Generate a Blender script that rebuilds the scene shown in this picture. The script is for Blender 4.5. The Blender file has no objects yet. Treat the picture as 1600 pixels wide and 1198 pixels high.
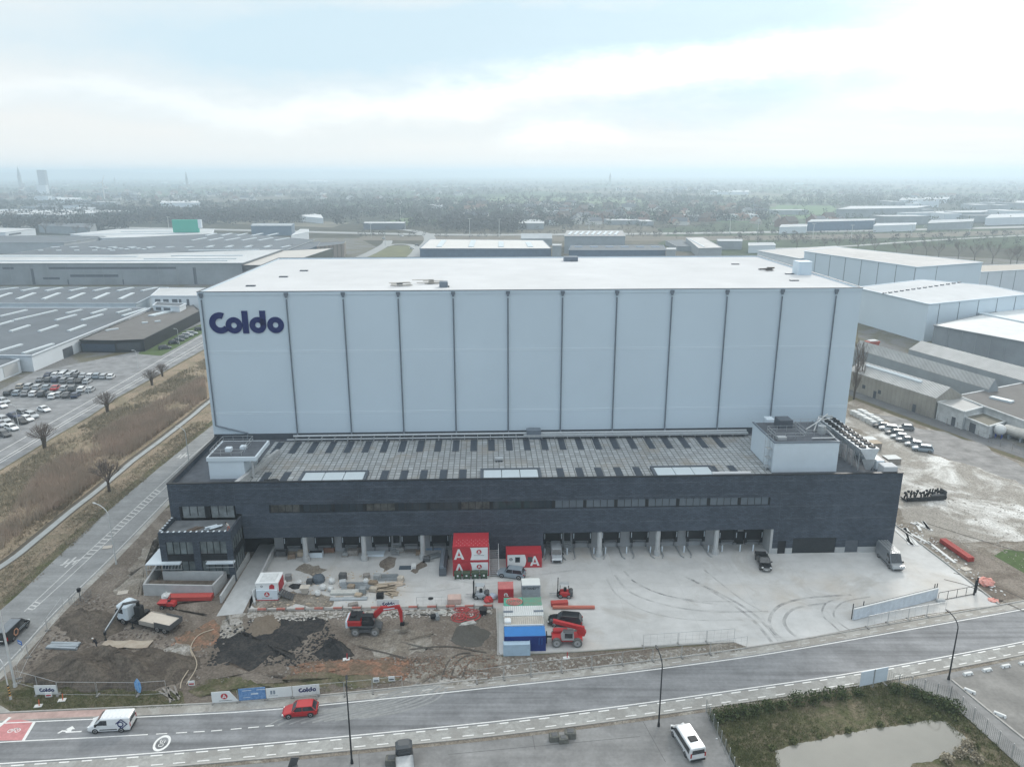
import bpy, math, random
import numpy as np
from mathutils import Vector, Matrix
from mathutils.geometry import tessellate_polygon
random.seed(7); rng = np.random.default_rng(7)
R = math.radians; PI = math.pi
sc = bpy.context.scene; COL = sc.collection
# ---------------------------------------------------------------- camera
CH, CF, CP, CR, YAW = 64.0, 1162.5, .2770, .0011, .0349
cam = bpy.data.cameras.new('camera'); co = bpy.data.objects.new('camera', cam); COL.objects.link(co)
cam.sensor_width = 36; cam.lens = CF / 1600 * 36; cam.clip_start = 1; cam.clip_end = 60000
_f = Vector((0, math.cos(CP), -math.sin(CP))); _rt = Vector((1, 0, 0)); _dn = _f.cross(_rt)
_r2 = math.cos(CR) * _rt + math.sin(CR) * _dn; _d2 = _f.cross(_r2)
m_ = Matrix((_r2, -_d2, -_f)).transposed().to_4x4(); m_.translation = (0, 0, CH)
co.matrix_world = m_; sc.camera = co
# ---------------------------------------------------------------- light
SUN_EL, SUN_AZ = 30, 26          # sun ahead of the camera, to the right, behind cloud
sdir = Vector((math.sin(R(SUN_AZ)) * math.cos(R(SUN_EL)), math.cos(R(SUN_AZ)) * math.cos(R(SUN_EL)), math.sin(R(SUN_EL))))
sl = bpy.data.lights.new('sun', 'SUN'); so = bpy.data.objects.new('sun', sl); COL.objects.link(so)
sl.energy = 2.0; sl.angle = R(11); sl.color = (1, .95, .88)
so.rotation_euler = (-sdir).to_track_quat('-Z', 'Y').to_euler(); so.location = (0, 0, 300)
w = bpy.data.worlds.new('World'); sc.world = w; w.use_nodes = True
nt = w.node_tree; N = nt.nodes; L = nt.links; N.clear()
def nn(t, **k):
    n = N.new(t)
    for a, b in k.items():
        if a in n.inputs: n.inputs[a].default_value = b
        else: setattr(n, a, b)
    return n
def mth(op, a, b=None, c=None, clamp=False):
    n = N.new('ShaderNodeMath'); n.operation = op; n.use_clamp = clamp
    for i, v in enumerate((a, b, c)):
        if v is None: continue
        if isinstance(v, (int, float)): n.inputs[i].default_value = v
        else: L.new(v, n.inputs[i])
    return n.outputs[0]
def mixc(f, a, b, bt='MIX'):
    n = N.new('ShaderNodeMix'); n.data_type = 'RGBA'; n.blend_type = bt
    for i, v in ((0, f), (6, a), (7, b)):
        if isinstance(v, (int, float)): n.inputs[i].default_value = v
        elif isinstance(v, tuple): n.inputs[i].default_value = (*v[:3], 1)
        else: L.new(v, n.inputs[i])
    return n.outputs[2]
def ramp(x, *st):
    n = N.new('ShaderNodeValToRGB'); L.new(x, n.inputs[0]); e = n.color_ramp.elements
    while len(e) > 1: e.remove(e[-1])
    for i, (p, c) in enumerate(st):
        q = e[0] if i == 0 else e.new(p)
        q.position = p; q.color = (c, c, c, 1) if isinstance(c, (int, float)) else (*c[:3], 1)
    return n.outputs[0]
sky = nn('ShaderNodeTexSky', sky_type='NISHITA', sun_disc=False); sky.sun_elevation = R(SUN_EL); sky.sun_rotation = R(SUN_AZ)
sky.air_density = 1; sky.dust_density = 1
tc = N.new('ShaderNodeTexCoord'); sx = N.new('ShaderNodeSeparateXYZ'); L.new(tc.outputs['Generated'], sx.inputs[0])
zc = mth('ADD', mth('MAXIMUM', sx.outputs[2], 0.0), .07)
cv = N.new('ShaderNodeCombineXYZ')
L.new(mth('DIVIDE', sx.outputs[0], zc), cv.inputs[0]); L.new(mth('DIVIDE', sx.outputs[1], zc), cv.inputs[1])
def cloud(scale, det, off, rough=.55, dist=.4):
    mp = N.new('ShaderNodeMapping'); mp.inputs['Location'].default_value = off; mp.inputs['Scale'].default_value = (1, 1.5, 1)
    L.new(cv.outputs[0], mp.inputs[0]); n = nn('ShaderNodeTexNoise', Scale=scale, Detail=det, Roughness=rough, Distortion=dist)
    L.new(mp.outputs[0], n.inputs['Vector']); return n.outputs['Fac']
big = ramp(cloud(.36, 8, (3.1, 1.2, 0)), (.36, 0), (.50, .45), (.62, 1))
fine = ramp(cloud(1.2, 9, (7.4, 0, 0)), (.38, 0), (.66, 1))
dt = N.new('ShaderNodeVectorMath'); dt.operation = 'DOT_PRODUCT'; L.new(tc.outputs['Generated'], dt.inputs[0]); dt.inputs[1].default_value = sdir
glow = mth('POWER', mth('MAXIMUM', dt.outputs['Value'], 0), 10)
wide = mth('MULTIPLY_ADD', dt.outputs['Value'], .5, .5)
# thick cloud is blue-grey, thin cloud is white; banks of cloud lie at set azimuths and heights
def ray0(x, y): return _f + _r2 * ((x - 800) / CF) + _d2 * ((y - 599) / CF)
wa = nn('ShaderNodeTexNoise', Scale=3.2, Detail=7., Roughness=.62); mpw = N.new('ShaderNodeMapping'); mpw.inputs['Scale'].default_value = (1, 1, 2.6); L.new(tc.outputs['Generated'], mpw.inputs[0]); L.new(mpw.outputs[0], wa.inputs['Vector'])
sw = N.new('ShaderNodeSeparateColor'); L.new(wa.outputs['Color'], sw.inputs[0])
az = mth('MULTIPLY_ADD', mth('SUBTRACT', sw.outputs[0], .5), .30, mth('ARCTAN2', sx.outputs[0], sx.outputs[1])); el = mth('MULTIPLY_ADD', mth('SUBTRACT', sw.outputs[1], .5), .11, mth('ARCSINE', sx.outputs[2]))
def bank(lst):
    tot = None
    for (x, y, wx, wy, tilt, k) in lst:
        d = ray0(x, y).normalized(); a0, e0 = math.atan2(d.x, d.y), math.asin(d.z); da = mth('SUBTRACT', az, a0); de = mth('MULTIPLY_ADD', da, -tilt, mth('SUBTRACT', el, e0))
        q = mth('ADD', mth('POWER', mth('ABSOLUTE', mth('MULTIPLY', da, CF / wx)), 2.0), mth('POWER', mth('ABSOLUTE', mth('MULTIPLY', de, CF / wy)), 2.0))
        g = mth('MULTIPLY', mth('EXPONENT', mth('MULTIPLY', q, -1.0)), k); tot = g if tot is None else mth('ADD', tot, g)
    return mth('MINIMUM', tot, 1.0)
dark = bank([(470, 75, 420, 62, .0, 1.0), (900, 45, 420, 52, .02, .95), (1240, 148, 230, 24, .05, .9), (980, 180, 220, 12, .05, .5), (1480, 190, 200, 26, .0, .6), (200, 180, 300, 14, 0, .3), (650, 205, 300, 10, 0, .3), (1180, 30, 200, 40, 0, .6)])
lite = bank([(1500, 50, 165, 70, .1, 1.), (880, 138, 260, 17, .08, 1.), (1180, 100, 230, 20, .05, .9), (885, 208, 60, 15, 0, .9), (1560, 150, 90, 22, 0, .7), (330, 165, 300, 15, 0, .25)])
cl = mixc(mth('MULTIPLY', mth('SUBTRACT', 1.0, big), .28), (.865, .88, .87), (.73, .835, .89)); cl = mixc(mth('MULTIPLY', fine, .22), cl, (.90, .91, .90))
cl = mixc(mth('MULTIPLY', dark, .92), cl, (.60, .775, .875))
hz = ramp(sx.outputs[2], (0, 1), (.03, .8), (.10, 0))
cl = mixc(mth('MULTIPLY', hz, .9), cl, (.86, .875, .86))
cl = mixc(ramp(wide, (.25, 1), (.7, 0)), cl, (.58, .71, .84))          # clear blue-grey behind the camera
zen = ramp(sx.outputs[2], (.34, 0), (.75, 1))                          # an overcast sky is brightest overhead
br = mth('MULTIPLY_ADD', glow, mth('MULTIPLY_ADD', big, .2, .0), mth('MULTIPLY_ADD', zen, .65, 1.03))
br = mth('MULTIPLY_ADD', lite, .45, br)
sc_ = N.new('ShaderNodeVectorMath'); sc_.operation = 'SCALE'; L.new(cl, sc_.inputs[0]); L.new(br, sc_.inputs['Scale'])
b1 = N.new('ShaderNodeBackground'); L.new(sc_.outputs[0], b1.inputs[0]); b1.inputs[1].default_value = 1.0
b2 = N.new('ShaderNodeBackground'); L.new(sky.outputs[0], b2.inputs[0]); b2.inputs[1].default_value = 0.05
ad = N.new('ShaderNodeMixShader'); ad.inputs[0].default_value = .06; L.new(b1.outputs[0], ad.inputs[1]); L.new(b2.outputs[0], ad.inputs[2])
ow = N.new('ShaderNodeOutputWorld'); L.new(ad.outputs[0], ow.inputs[0])
sc.view_settings.view_transform = 'Standard'; sc.view_settings.look = 'None'; sc.view_settings.gamma = 1; sc.view_settings.exposure = 0.13
sc.cycles.use_denoising = True; sc.cycles.max_bounces = 5; sc.cycles.volume_bounces = 1; sc.cycles.diffuse_bounces = 3
sc.cycles.transparent_max_bounces = 8; sc.cycles.caustics_reflective = False; sc.cycles.caustics_refractive = False
# ---------------------------------------------------------------- positions measured on the ground
def _ray(x, y): return _f + _r2 * ((x - 800) / CF) + _d2 * ((y - 599) / CF)
def P(x, y, z=0.0):
    d = _ray(x, y); t = (z - CH) / d.z; return Vector((d.x * t, d.y * t, z))
def toB(v): c, s = math.cos(YAW), math.sin(YAW); return Vector((v[0] * c + v[1] * s, -v[0] * s + v[1] * c, v[2]))
def frB(x, y, z=0): c, s = math.cos(YAW), math.sin(YAW); return Vector((x * c - y * s, x * s + y * c, z))
def PB(x, y, z=0): return toB(P(x, y, z))
def W(pts, z=0): return [P(a, b, z) for a, b in pts]
# ---------------------------------------------------------------- materials
MC = {}
def mat(name, c, rough=.75, metal=0., var=.15, scale=1.5, c2=None, bump=0., big=0., spec=.3, coat=0., alpha=1.):
    """principled with two octaves of procedural tone variation"""
    global nt, N, L
    if name in MC: return MC[name]
    m = bpy.data.materials.new(name); m.use_nodes = True; nt = m.node_tree; N = nt.nodes; L = nt.links
    b = N['Principled BSDF']; tc = N.new('ShaderNodeTexCoord')
    n1 = nn('ShaderNodeTexNoise', Scale=scale, Detail=7., Roughness=.65); L.new(tc.outputs['Object'], n1.inputs['Vector'])
    lo = tuple(v * (1 - var) for v in c); hi = tuple(min(1, v * (1 + var)) for v in (c2 or c))
    if c2: lo = c; hi = c2
    col = mixc(ramp(n1.outputs['Fac'], (.3, 0), (.7, 1)), lo, hi)
    if big:
        n2 = nn('ShaderNodeTexNoise', Scale=scale * .12, Detail=4., Roughness=.6); L.new(tc.outputs['Object'], n2.inputs['Vector'])
        col = mixc(1.0, col, ramp(n2.outputs['Fac'], (.3, 1 - big), (.7, 1 + big)), 'MULTIPLY')
    L.new(col, b.inputs['Base Color']); b.inputs['Roughness'].default_value = rough; b.inputs['Metallic'].default_value = metal
    b.inputs['Specular IOR Level'].default_value = spec; b.inputs['Coat Weight'].default_value = coat; b.inputs['Alpha'].default_value = alpha
    if bump:
        bp = N.new('ShaderNodeBump'); bp.inputs['Strength'].default_value = bump; bp.inputs['Distance'].default_value = .1
        L.new(n1.outputs['Fac'], bp.inputs['Height']); L.new(bp.outputs[0], b.inputs['Normal'])
    MC[name] = m; return m
def use(m):
    global nt, N, L
    nt = m.node_tree; N = nt.nodes; L = nt.links; return N['Principled BSDF']
# ---------------------------------------------------------------- mesh builder
class MB:
    def __init__(s): s.v = []; s.f = []; s.m = []
    def add(s, vs, fs, m=0):
        o = len(s.v); s.v += [tuple(v) for v in vs]; s.f += [tuple(i + o for i in f) for f in fs]; s.m += [m] * len(fs); return s
    def box(s, x0, x1, y0, y1, z0, z1, m=0):
        return s.add([(x0, y0, z0), (x1, y0, z0), (x1, y1, z0), (x0, y1, z0), (x0, y0, z1), (x1, y0, z1), (x1, y1, z1), (x0, y1, z1)],
                     [(0, 3, 2, 1), (4, 5, 6, 7), (0, 1, 5, 4), (1, 2, 6, 5), (2, 3, 7, 6), (3, 0, 4, 7)], m)
    def bbox(s, x0, x1, y0, y1, z0, z1, b=.05, m=0):
        """box with chamfered vertical edges and top"""
        p = [(x0 + b, y0), (x1 - b, y0), (x1, y0 + b), (x1, y1 - b), (x1 - b, y1), (x0 + b, y1), (x0, y1 - b), (x0, y0 + b)]
        cx, cy = (x0 + x1) / 2, (y0 + y1) / 2; kx = 1 - 2 * b / (x1 - x0); ky = 1 - 2 * b / (y1 - y0)
        v = [(a, c, z0) for a, c in p] + [(a, c, z1 - b) for a, c in p] + [(cx + (a - cx) * kx, cy + (c - cy) * ky, z1) for a, c in p]
        f = [(i, (i + 1) % 8, 8 + (i + 1) % 8, 8 + i) for i in range(8)] + [(8 + i, 8 + (i + 1) % 8, 16 + (i + 1) % 8, 16 + i) for i in range(8)]
        return s.add(v, f + [tuple(range(16, 24)), tuple(range(7, -1, -1))], m)
    def obox(s, c, sz, rz=0, m=0, rx=0, ry=0):
        M_ = Matrix.Translation(c) @ Matrix.Rotation(rz, 4, 'Z') @ Matrix.Rotation(ry, 4, 'Y') @ Matrix.Rotation(rx, 4, 'X')
        t = MB().box(-sz[0] / 2, sz[0] / 2, -sz[1] / 2, sz[1] / 2, -sz[2] / 2, sz[2] / 2)
        return s.add([M_ @ Vector(v) for v in t.v], t.f, m)
    def prism(s, pts, z0, z1, m=0, mt=None):
        n = len(pts); v = [(p[0], p[1], z0) for p in pts] + [(p[0], p[1], z1) for p in pts]
        ar = sum(pts[i][0] * pts[(i + 1) % n][1] - pts[(i + 1) % n][0] * pts[i][1] for i in range(n))
        if ar < 0: v = v[:n][::-1] + v[n:][::-1]
        s.add(v, [(i, (i + 1) % n, n + (i + 1) % n, n + i) for i in range(n)], m)
        tr = tessellate_polygon([[Vector((q[0], q[1], 0)) for q in v[:n]]])
        s.add(v[n:], [t if _ccw(v, t) else t[::-1] for t in tr], m if mt is None else mt); return s
    def cyl(s, a, b, r0, r1=None, n=10, m=0, cap=True):
        a = Vector(a); b = Vector(b); r1 = r0 if r1 is None else r1; d = (b - a)
        if d.length < 1e-6: return s
        d.normalize(); u = d.orthogonal().normalized(); w_ = d.cross(u)
        v = [a + (u * math.cos(2 * PI * i / n) + w_ * math.sin(2 * PI * i / n)) * r0 for i in range(n)] + \
            [b + (u * math.cos(2 * PI * i / n) + w_ * math.sin(2 * PI * i / n)) * r1 for i in range(n)]
        f = [(i, (i + 1) % n, n + (i + 1) % n, n + i) for i in range(n)]
        if cap: f += [tuple(range(n - 1, -1, -1)), tuple(range(n, 2 * n))]
        return s.add(v, f, m)
    def tube(s, pts, r, n=6, m=0):
        for a, b in zip(pts[:-1], pts[1:]): s.cyl(a, b, r, r, n, m)
        return s
    def loft(s, secs, m=0, closed=True, caps=True):
        n = len(secs[0]); o = [v for q in secs for v in q]; f = []
        for k in range(len(secs) - 1):
            for i in range(n if closed else n - 1):
                j = (i + 1) % n; f.append((k * n + i, k * n + j, (k + 1) * n + j, (k + 1) * n + i))
        if caps: f += [tuple(range(n - 1, -1, -1)), tuple((len(secs) - 1) * n + i for i in range(n))]
        return s.add(o, f, m)
    def ball(s, c, r, nu=10, nv=6, m=0, sz=(1, 1, 1), jit=0):
        v = []; f = []
        for j in range(nv + 1):
            t = PI * j / nv
            for i in range(nu):
                k = r * (1 + random.uniform(-jit, jit)); a = 2 * PI * i / nu
                v.append((c[0] + k * sz[0] * math.sin(t) * math.cos(a), c[1] + k * sz[1] * math.sin(t) * math.sin(a), c[2] + k * sz[2] * math.cos(t)))
        for j in range(nv):
            for i in range(nu): f.append((j * nu + i, (j + 1) * nu + i, (j + 1) * nu + (i + 1) % nu, j * nu + (i + 1) % nu))
        return s.add(v, f, m)
    def tf(s, M_): s.v = [tuple(M_ @ Vector(v)) for v in s.v]; return s
    def mesh(s, name, mats):
        me = bpy.data.meshes.new(name); me.from_pydata(s.v, [], s.f)
        for m in (mats if isinstance(mats, (list, tuple)) else [mats]): me.materials.append(m)
        if any(s.m): me.polygons.foreach_set('material_index', s.m)
        me.update(); return me
    def build(s, name, mats, parent=None, loc=None, smooth=False):
        me = s.mesh(name, mats); o = bpy.data.objects.new(name, me); COL.objects.link(o)
        if smooth: me.polygons.foreach_set('use_smooth', [True] * len(me.polygons))
        if parent is not None: o.parent = parent
        if loc is not None: o.location = loc
        return o
def _ccw(v, t):
    a, b, c = v[t[0]], v[t[1]], v[t[2]]
    return (b[0] - a[0]) * (c[1] - a[1]) - (b[1] - a[1]) * (c[0] - a[0]) > 0
def npmesh(name, V, F, mats, mi=None, parent=None, loc=None):
    """V (n,3), F (m,k) fixed k"""
    me = bpy.data.meshes.new(name); k = F.shape[1]
    me.vertices.add(len(V)); me.vertices.foreach_set('co', np.ascontiguousarray(V, dtype=np.float32).ravel())
    me.loops.add(F.size); me.loops.foreach_set('vertex_index', np.ascontiguousarray(F, dtype=np.int32).ravel())
    me.polygons.add(len(F)); me.polygons.foreach_set('loop_start', np.arange(0, F.size, k, dtype=np.int32))
    for m in (mats if isinstance(mats, (list, tuple)) else [mats]): me.materials.append(m)
    if mi is not None: me.polygons.foreach_set('material_index', np.ascontiguousarray(mi, dtype=np.int32))
    me.update(calc_edges=True); o = bpy.data.objects.new(name, me); COL.objects.link(o)
    if parent is not None: o.parent = parent
    if loc is not None: o.location = loc
    return o
def tag(o, label=None, cat=None, group=None, kind=None):
    if label: o['label'] = label
    if cat: o['category'] = cat
    if group: o['group'] = group
    if kind: o['kind'] = kind
    return o
def empty(name, loc=(0, 0, 0), rz=0, label=None, cat=None, group=None):
    o = bpy.data.objects.new(name, None); COL.objects.link(o); o.location = loc; o.rotation_euler = (0, 0, rz)
    o.empty_display_size = .5; return tag(o, label, cat, group)
def copy_tree(root, loc=None, rz=None, label=None, group=None, scale=None):
    def cp(o, par):
        c = o.copy(); COL.objects.link(c); c.parent = par
        for ch in KIDS.get(o.name) or [q for q in o.children]: cp(ch, c)
        return c
    c = cp(root, None)
    if loc is not None: c.location = loc
    if rz is not None: c.rotation_euler = (0, 0, rz)
    if label: c['label'] = label
    if group: c['group'] = group
    if scale: c.scale = (scale,) * 3
    return c
KIDS = {}
def recolor(root, part, mt):
    """give one copied thing its own paint"""
    for ch in root.children:
        if ch.name.split('.')[0] in part:
            ch.data = ch.data.copy(); ch.data.materials[0] = mt
def sheet(name, pts, z, mt, kind='structure', **k):
    v = [(p[0], p[1], z) for p in pts]; tr = tessellate_polygon([[Vector((q[0], q[1], 0)) for q in v]])
    b = MB().add(v, [t if _ccw(v, t) else t[::-1] for t in tr]); return tag(b.build(name, mt), kind=kind, **k)
def resample(pts, step):
    pts = [Vector(p[:2]) for p in pts]; out = [pts[0]]
    for a, b in zip(pts[:-1], pts[1:]):
        n = max(1, int((b - a).length / step))
        for i in range(1, n + 1): out.append(a.lerp(b, i / n))
    return out
def smooth(pts, k=6):
    """Catmull-Rom through ground points"""
    p = [Vector(q[:2]) for q in pts]; p = [2 * p[0] - p[1]] + p + [2 * p[-1] - p[-2]]; out = []
    for i in range(1, len(p) - 2):
        for j in range(k):
            t = j / k; a, b, c, d = p[i - 1:i + 3]
            out.append(.5 * ((2 * b) + (-a + c) * t + (2 * a - 5 * b + 4 * c - d) * t * t + (-a + 3 * b - 3 * c + d) * t ** 3))
    return out + [p[-2]]
def ribbon_mb(pts, w, z, mb=None, z1=None, taper=False):
    mb = mb or MB(); n = len(pts); L_ = []; R_ = []
    for i, p in enumerate(pts):
        d = (pts[min(i + 1, n - 1)] - pts[max(i - 1, 0)]).normalized(); q = Vector((-d.y, d.x)) * w / 2
        L_.append(p + q); R_.append(p - q)
    if z1 is None:
        mb.add([(p.x, p.y, z) for p in L_] + [(p.x, p.y, z) for p in R_], [(n + i, n + i + 1, i + 1, i) for i in range(n - 1)])
    else:
        for i in range(n - 1): mb.prism([L_[i], R_[i], R_[i + 1], L_[i + 1]], z, z1)
    return mb
def ribbon(name, pts, w, z, mt, z1=None, **k):
    return tag(ribbon_mb([Vector(p[:2]) for p in pts], w, z, z1=z1).build(name, mt), kind='structure', **k)
def dashes(pts, w, z, dash, gap, mb=None, off=0.):
    mb = mb or MB(); pts = [Vector(p[:2]) for p in pts]; s = -off; cur = []; on = False
    fine_ = resample(pts, .25); acc = -off
    for a, b in zip(fine_[:-1], fine_[1:]):
        ph = acc % (dash + gap)
        if ph < dash and acc >= 0: cur = cur or [a]; cur.append(b)
        elif cur: (ribbon_mb(cur, w, z, mb) if len(cur) > 1 else 0); cur = []
        acc += (b - a).length
    if len(cur) > 1: ribbon_mb(cur, w, z, mb)
    return mb
def offs(pts, d):
    pts = [Vector(p[:2]) for p in pts]; n = len(pts); out = []
    for i, p in enumerate(pts):
        t = (pts[min(i + 1, n - 1)] - pts[max(i - 1, 0)]).normalized(); out.append(p + Vector((-t.y, t.x)) * d)
    return out
def jag(pts, amp, step=.8, fine=.5):
    """uneven edge for a patch of soil or dirt"""
    p = resample(list(pts) + [pts[0]], step)[:-1]; n = len(p); a1 = [random.gauss(0, 1) for _ in range(n)]
    sm = [(a1[i - 2] + a1[i - 1] + a1[i] + a1[(i + 1) % n] + a1[(i + 2) % n]) / 2.2 for i in range(n)]; out = []
    for i in range(n):
        t = (p[(i + 1) % n] - p[i - 1]); t = t.normalized() if t.length > 0 else Vector((1, 0))
        out.append(p[i] + Vector((-t.y, t.x)) * amp * (sm[i] + fine * a1[i]))
    return out
def mound(name, pts, h, mt, z=.02, amp=.5, step=.8, rings=10, prof=1.4, rough=.12, kind='structure', parent=None, **k):
    """heap or patch of loose ground: rings shrinking to the middle, uneven surface"""
    o = jag(pts, amp, step); n = len(o); c = sum(o, Vector((0, 0))) / n; v = []; f = []
    for j in range(rings):
        t = j / rings; hh = (t * (2 - t)) ** prof
        for q in o:
            p = q.lerp(c, t); g = rough * h * random.uniform(-1, 1) * min(1, 3 * t) if h > .1 else 0
            v.append((p.x, p.y, z + h * hh * (1 + .25 * math.sin(p.x * .9 + p.y * 1.3)) + g))
    v.append((c.x, c.y, z + h))
    for j in range(rings - 1):
        for i in range(n): f.append((j * n + i, j * n + (i + 1) % n, (j + 1) * n + (i + 1) % n, (j + 1) * n + i))
    f += [((rings - 1) * n + i, (rings - 1) * n + (i + 1) % n, rings * n) for i in range(n)]
    if sum(o[i].x * o[(i + 1) % n].y - o[(i + 1) % n].x * o[i].y for i in range(n)) < 0: f = [q[::-1] for q in f]
    return tag(MB().add(v, f).build(name, mt, parent, smooth=True), kind=kind, **k)
# ================================================================ surfaces
def corr(name, c, ax=0, pitch=1.0, rough=.6, dk=.75, metal=0., var=.08, bump=.5, spec=.3, big=.15):
    """corrugated or ribbed sheet"""
    m = mat(name, c, rough, metal, var, .3, big=big, spec=spec); b = use(m); col = b.inputs['Base Color'].links[0].from_socket
    tc = N.new('ShaderNodeTexCoord'); sp = N.new('ShaderNodeSeparateXYZ'); L.new(tc.outputs['Object'], sp.inputs[0])
    s = mth('SINE', mth('MULTIPLY', sp.outputs[ax], 2 * PI / pitch)); k = ramp(mth('MULTIPLY_ADD', s, .5, .5), (0, dk), (.35, 1))
    L.new(mixc(1.0, col, k, 'MULTIPLY'), b.inputs['Base Color'])
    if not bump: return m
    bp = N.new('ShaderNodeBump'); bp.inputs['Strength'].default_value = bump; bp.inputs['Distance'].default_value = .05
    L.new(s, bp.inputs['Height']); L.new(bp.outputs[0], b.inputs['Normal']); return m
def ground_mat():
    m = mat('open_country', (.155, .13, .095), .95, 0, .2, .6, c2=(.085, .088, .045), spec=.05); b = use(m)
    near = b.inputs['Base Color'].links[0].from_socket
    g = N.new('ShaderNodeNewGeometry'); vo = N.new('ShaderNodeTexVoronoi'); vo.inputs['Scale'].default_value = .0042
    ns = nn('ShaderNodeTexNoise', Scale=.004, Detail=3.); L.new(g.outputs['Position'], ns.inputs['Vector'])
    wob = N.new('ShaderNodeVectorMath'); wob.operation = 'MULTIPLY_ADD'; L.new(ns.outputs['Color'], wob.inputs[0])
    wob.inputs[1].default_value = (90, 90, 0); L.new(g.outputs['Position'], wob.inputs[2])
    mp = N.new('ShaderNodeMapping'); mp.inputs['Scale'].default_value = (1, .6, 1); L.new(wob.outputs[0], mp.inputs[0]); L.new(mp.outputs[0], vo.inputs['Vector'])
    sp = N.new('ShaderNodeSeparateColor'); L.new(vo.outputs['Color'], sp.inputs[0])
    cr = N.new('ShaderNodeValToRGB'); L.new(sp.outputs[0], cr.inputs[0]); e = cr.color_ramp; e.interpolation = 'CONSTANT'
    for i, c in enumerate([(.055, .058, .045), (.055, .075, .04), (.12, .11, .085), (.045, .05, .038), (.15, .14, .11), (.06, .09, .048), (.07, .068, .05)]):
        q = e.elements[0] if i == 0 else e.elements.new(i / 7); q.position = i / 7; q.color = (*c, 1)
    n3 = nn('ShaderNodeTexNoise', Scale=.05, Detail=6., Roughness=.7); L.new(g.outputs['Position'], n3.inputs['Vector'])
    far = mixc(1.0, cr.outputs[0], ramp(n3.outputs['Fac'], (.3, .55), (.7, 1.35)), 'MULTIPLY')
    ln = N.new('ShaderNodeVectorMath'); ln.operation = 'LENGTH'; L.new(g.outputs['Position'], ln.inputs[0])
    L.new(mixc(mth('MULTIPLY_ADD', ln.outputs['Value'], 1 / 150, -2.4, True), near, far), b.inputs['Base Color']); return m
def asphalt(name, c, streak=.0, big=.25, ax=0):
    m = mat(name, c, .82, 0, .12, 2.2, big=big, spec=.25, bump=.05); b = use(m); col = b.inputs['Base Color'].links[0].from_socket
    tc = N.new('ShaderNodeTexCoord'); mp = N.new('ShaderNodeMapping'); mp.inputs['Rotation'].default_value = (0, 0, ax)
    mp.inputs['Scale'].default_value = (.03, .9, 1); L.new(tc.outputs['Object'], mp.inputs[0])
    n = nn('ShaderNodeTexNoise', Scale=1., Detail=5., Roughness=.6); L.new(mp.outputs[0], n.inputs['Vector'])
    L.new(mixc(streak, col, mixc(1.0, col, ramp(n.outputs['Fac'], (.3, .55), (.7, 1.7)), 'MULTIPLY')), b.inputs['Base Color']); return m
def yard_mat():
    m = mat('yard_concrete', (.43, .43, .42), .85, 0, .10, .35, c2=(.54, .54, .53), big=.12, spec=.2); b = use(m); col = b.inputs['Base Color'].links[0].from_socket
    tc = N.new('ShaderNodeTexCoord'); mp = N.new('ShaderNodeMapping'); mp.inputs['Rotation'].default_value = (0, 0, -YAW); L.new(tc.outputs['Object'], mp.inputs[0])
    bk = N.new('ShaderNodeTexBrick'); bk.offset = 0; bk.inputs['Scale'].default_value = 1; bk.inputs['Brick Width'].default_value = 10.2; bk.inputs['Row Height'].default_value = 7.
    bk.inputs['Mortar Size'].default_value = .03; bk.inputs['Mortar Smooth'].default_value = .6; L.new(mp.outputs[0], bk.inputs['Vector'])
    n = nn('ShaderNodeTexNoise', Scale=.07, Detail=8., Roughness=.7, Distortion=1.2); L.new(tc.outputs['Object'], n.inputs['Vector'])
    n2 = nn('ShaderNodeTexNoise', Scale=.05, Detail=5., Roughness=.6); mp2 = N.new('ShaderNodeMapping'); mp2.inputs['Location'].default_value = (40, 7, 0); L.new(tc.outputs['Object'], mp2.inputs[0]); L.new(mp2.outputs[0], n2.inputs['Vector'])
    c = mixc(ramp(n.outputs['Fac'], (.53, 0), (.63, .6)), col, (.36, .34, .31)); c = mixc(ramp(n2.outputs['Fac'], (.55, 0), (.68, .5)), c, (.49, .44, .38))
    c = mixc(mth('MULTIPLY', bk.outputs['Fac'], .35), c, (.25, .25, .25)); L.new(c, b.inputs['Base Color']); return m
def patchy(name, c1, c2, scale=.15, lo=.45, hi=.55, **k):
    """two grounds meeting along an uneven line"""
    hf = k.pop('hf', 1.); m = mat(name, c1, .92, 0, .18, k.pop('fine', 1.4), spec=.1, **k); b = use(m); col = b.inputs['Base Color'].links[0].from_socket
    tc = N.new('ShaderNodeTexCoord'); n = nn('ShaderNodeTexNoise', Scale=scale, Detail=9., Roughness=.68, Distortion=.8); L.new(tc.outputs['Object'], n.inputs['Vector'])
    n2 = nn('ShaderNodeTexNoise', Scale=3., Detail=4.); L.new(tc.outputs['Object'], n2.inputs['Vector'])
    n2.inputs['Detail'].default_value = 9; n2.inputs['Roughness'].default_value = .78; g = ramp(n2.outputs['Fac'], (.33, 1 - .45 * hf), (.67, 1 + .5 * hf))
    L.new(mixc(1.0, mixc(ramp(n.outputs['Fac'], (lo, 0), (hi, 1)), col, c2), g, 'MULTIPLY'), b.inputs['Base Color'])
    bp = N.new('ShaderNodeBump'); bp.inputs['Strength'].default_value = hf; bp.inputs['Distance'].default_value = .18; L.new(n2.outputs['Fac'], bp.inputs['Height']); L.new(bp.outputs[0], b.inputs['Normal']); return m
Mground = ground_mat()
Mroad = asphalt('road_asphalt', (.18, .184, .19), .6, .2, -.12); Mroad2 = asphalt('pale_asphalt', (.23, .235, .235), .25, .15, -1.0)
Mdrive = asphalt('forecourt_surface', (.20, .20, .198), .2, .25); Mshoulder = patchy('shoulder_concrete', (.36, .35, .325), (.29, .275, .25), .3, hf=.3)
Mpath = patchy('cycle_path_surface', (.33, .33, .315), (.27, .265, .25), .2, hf=.25); Mwhite = mat('road_paint', (.72, .72, .70), .7, 0, .12, 3)
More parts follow.
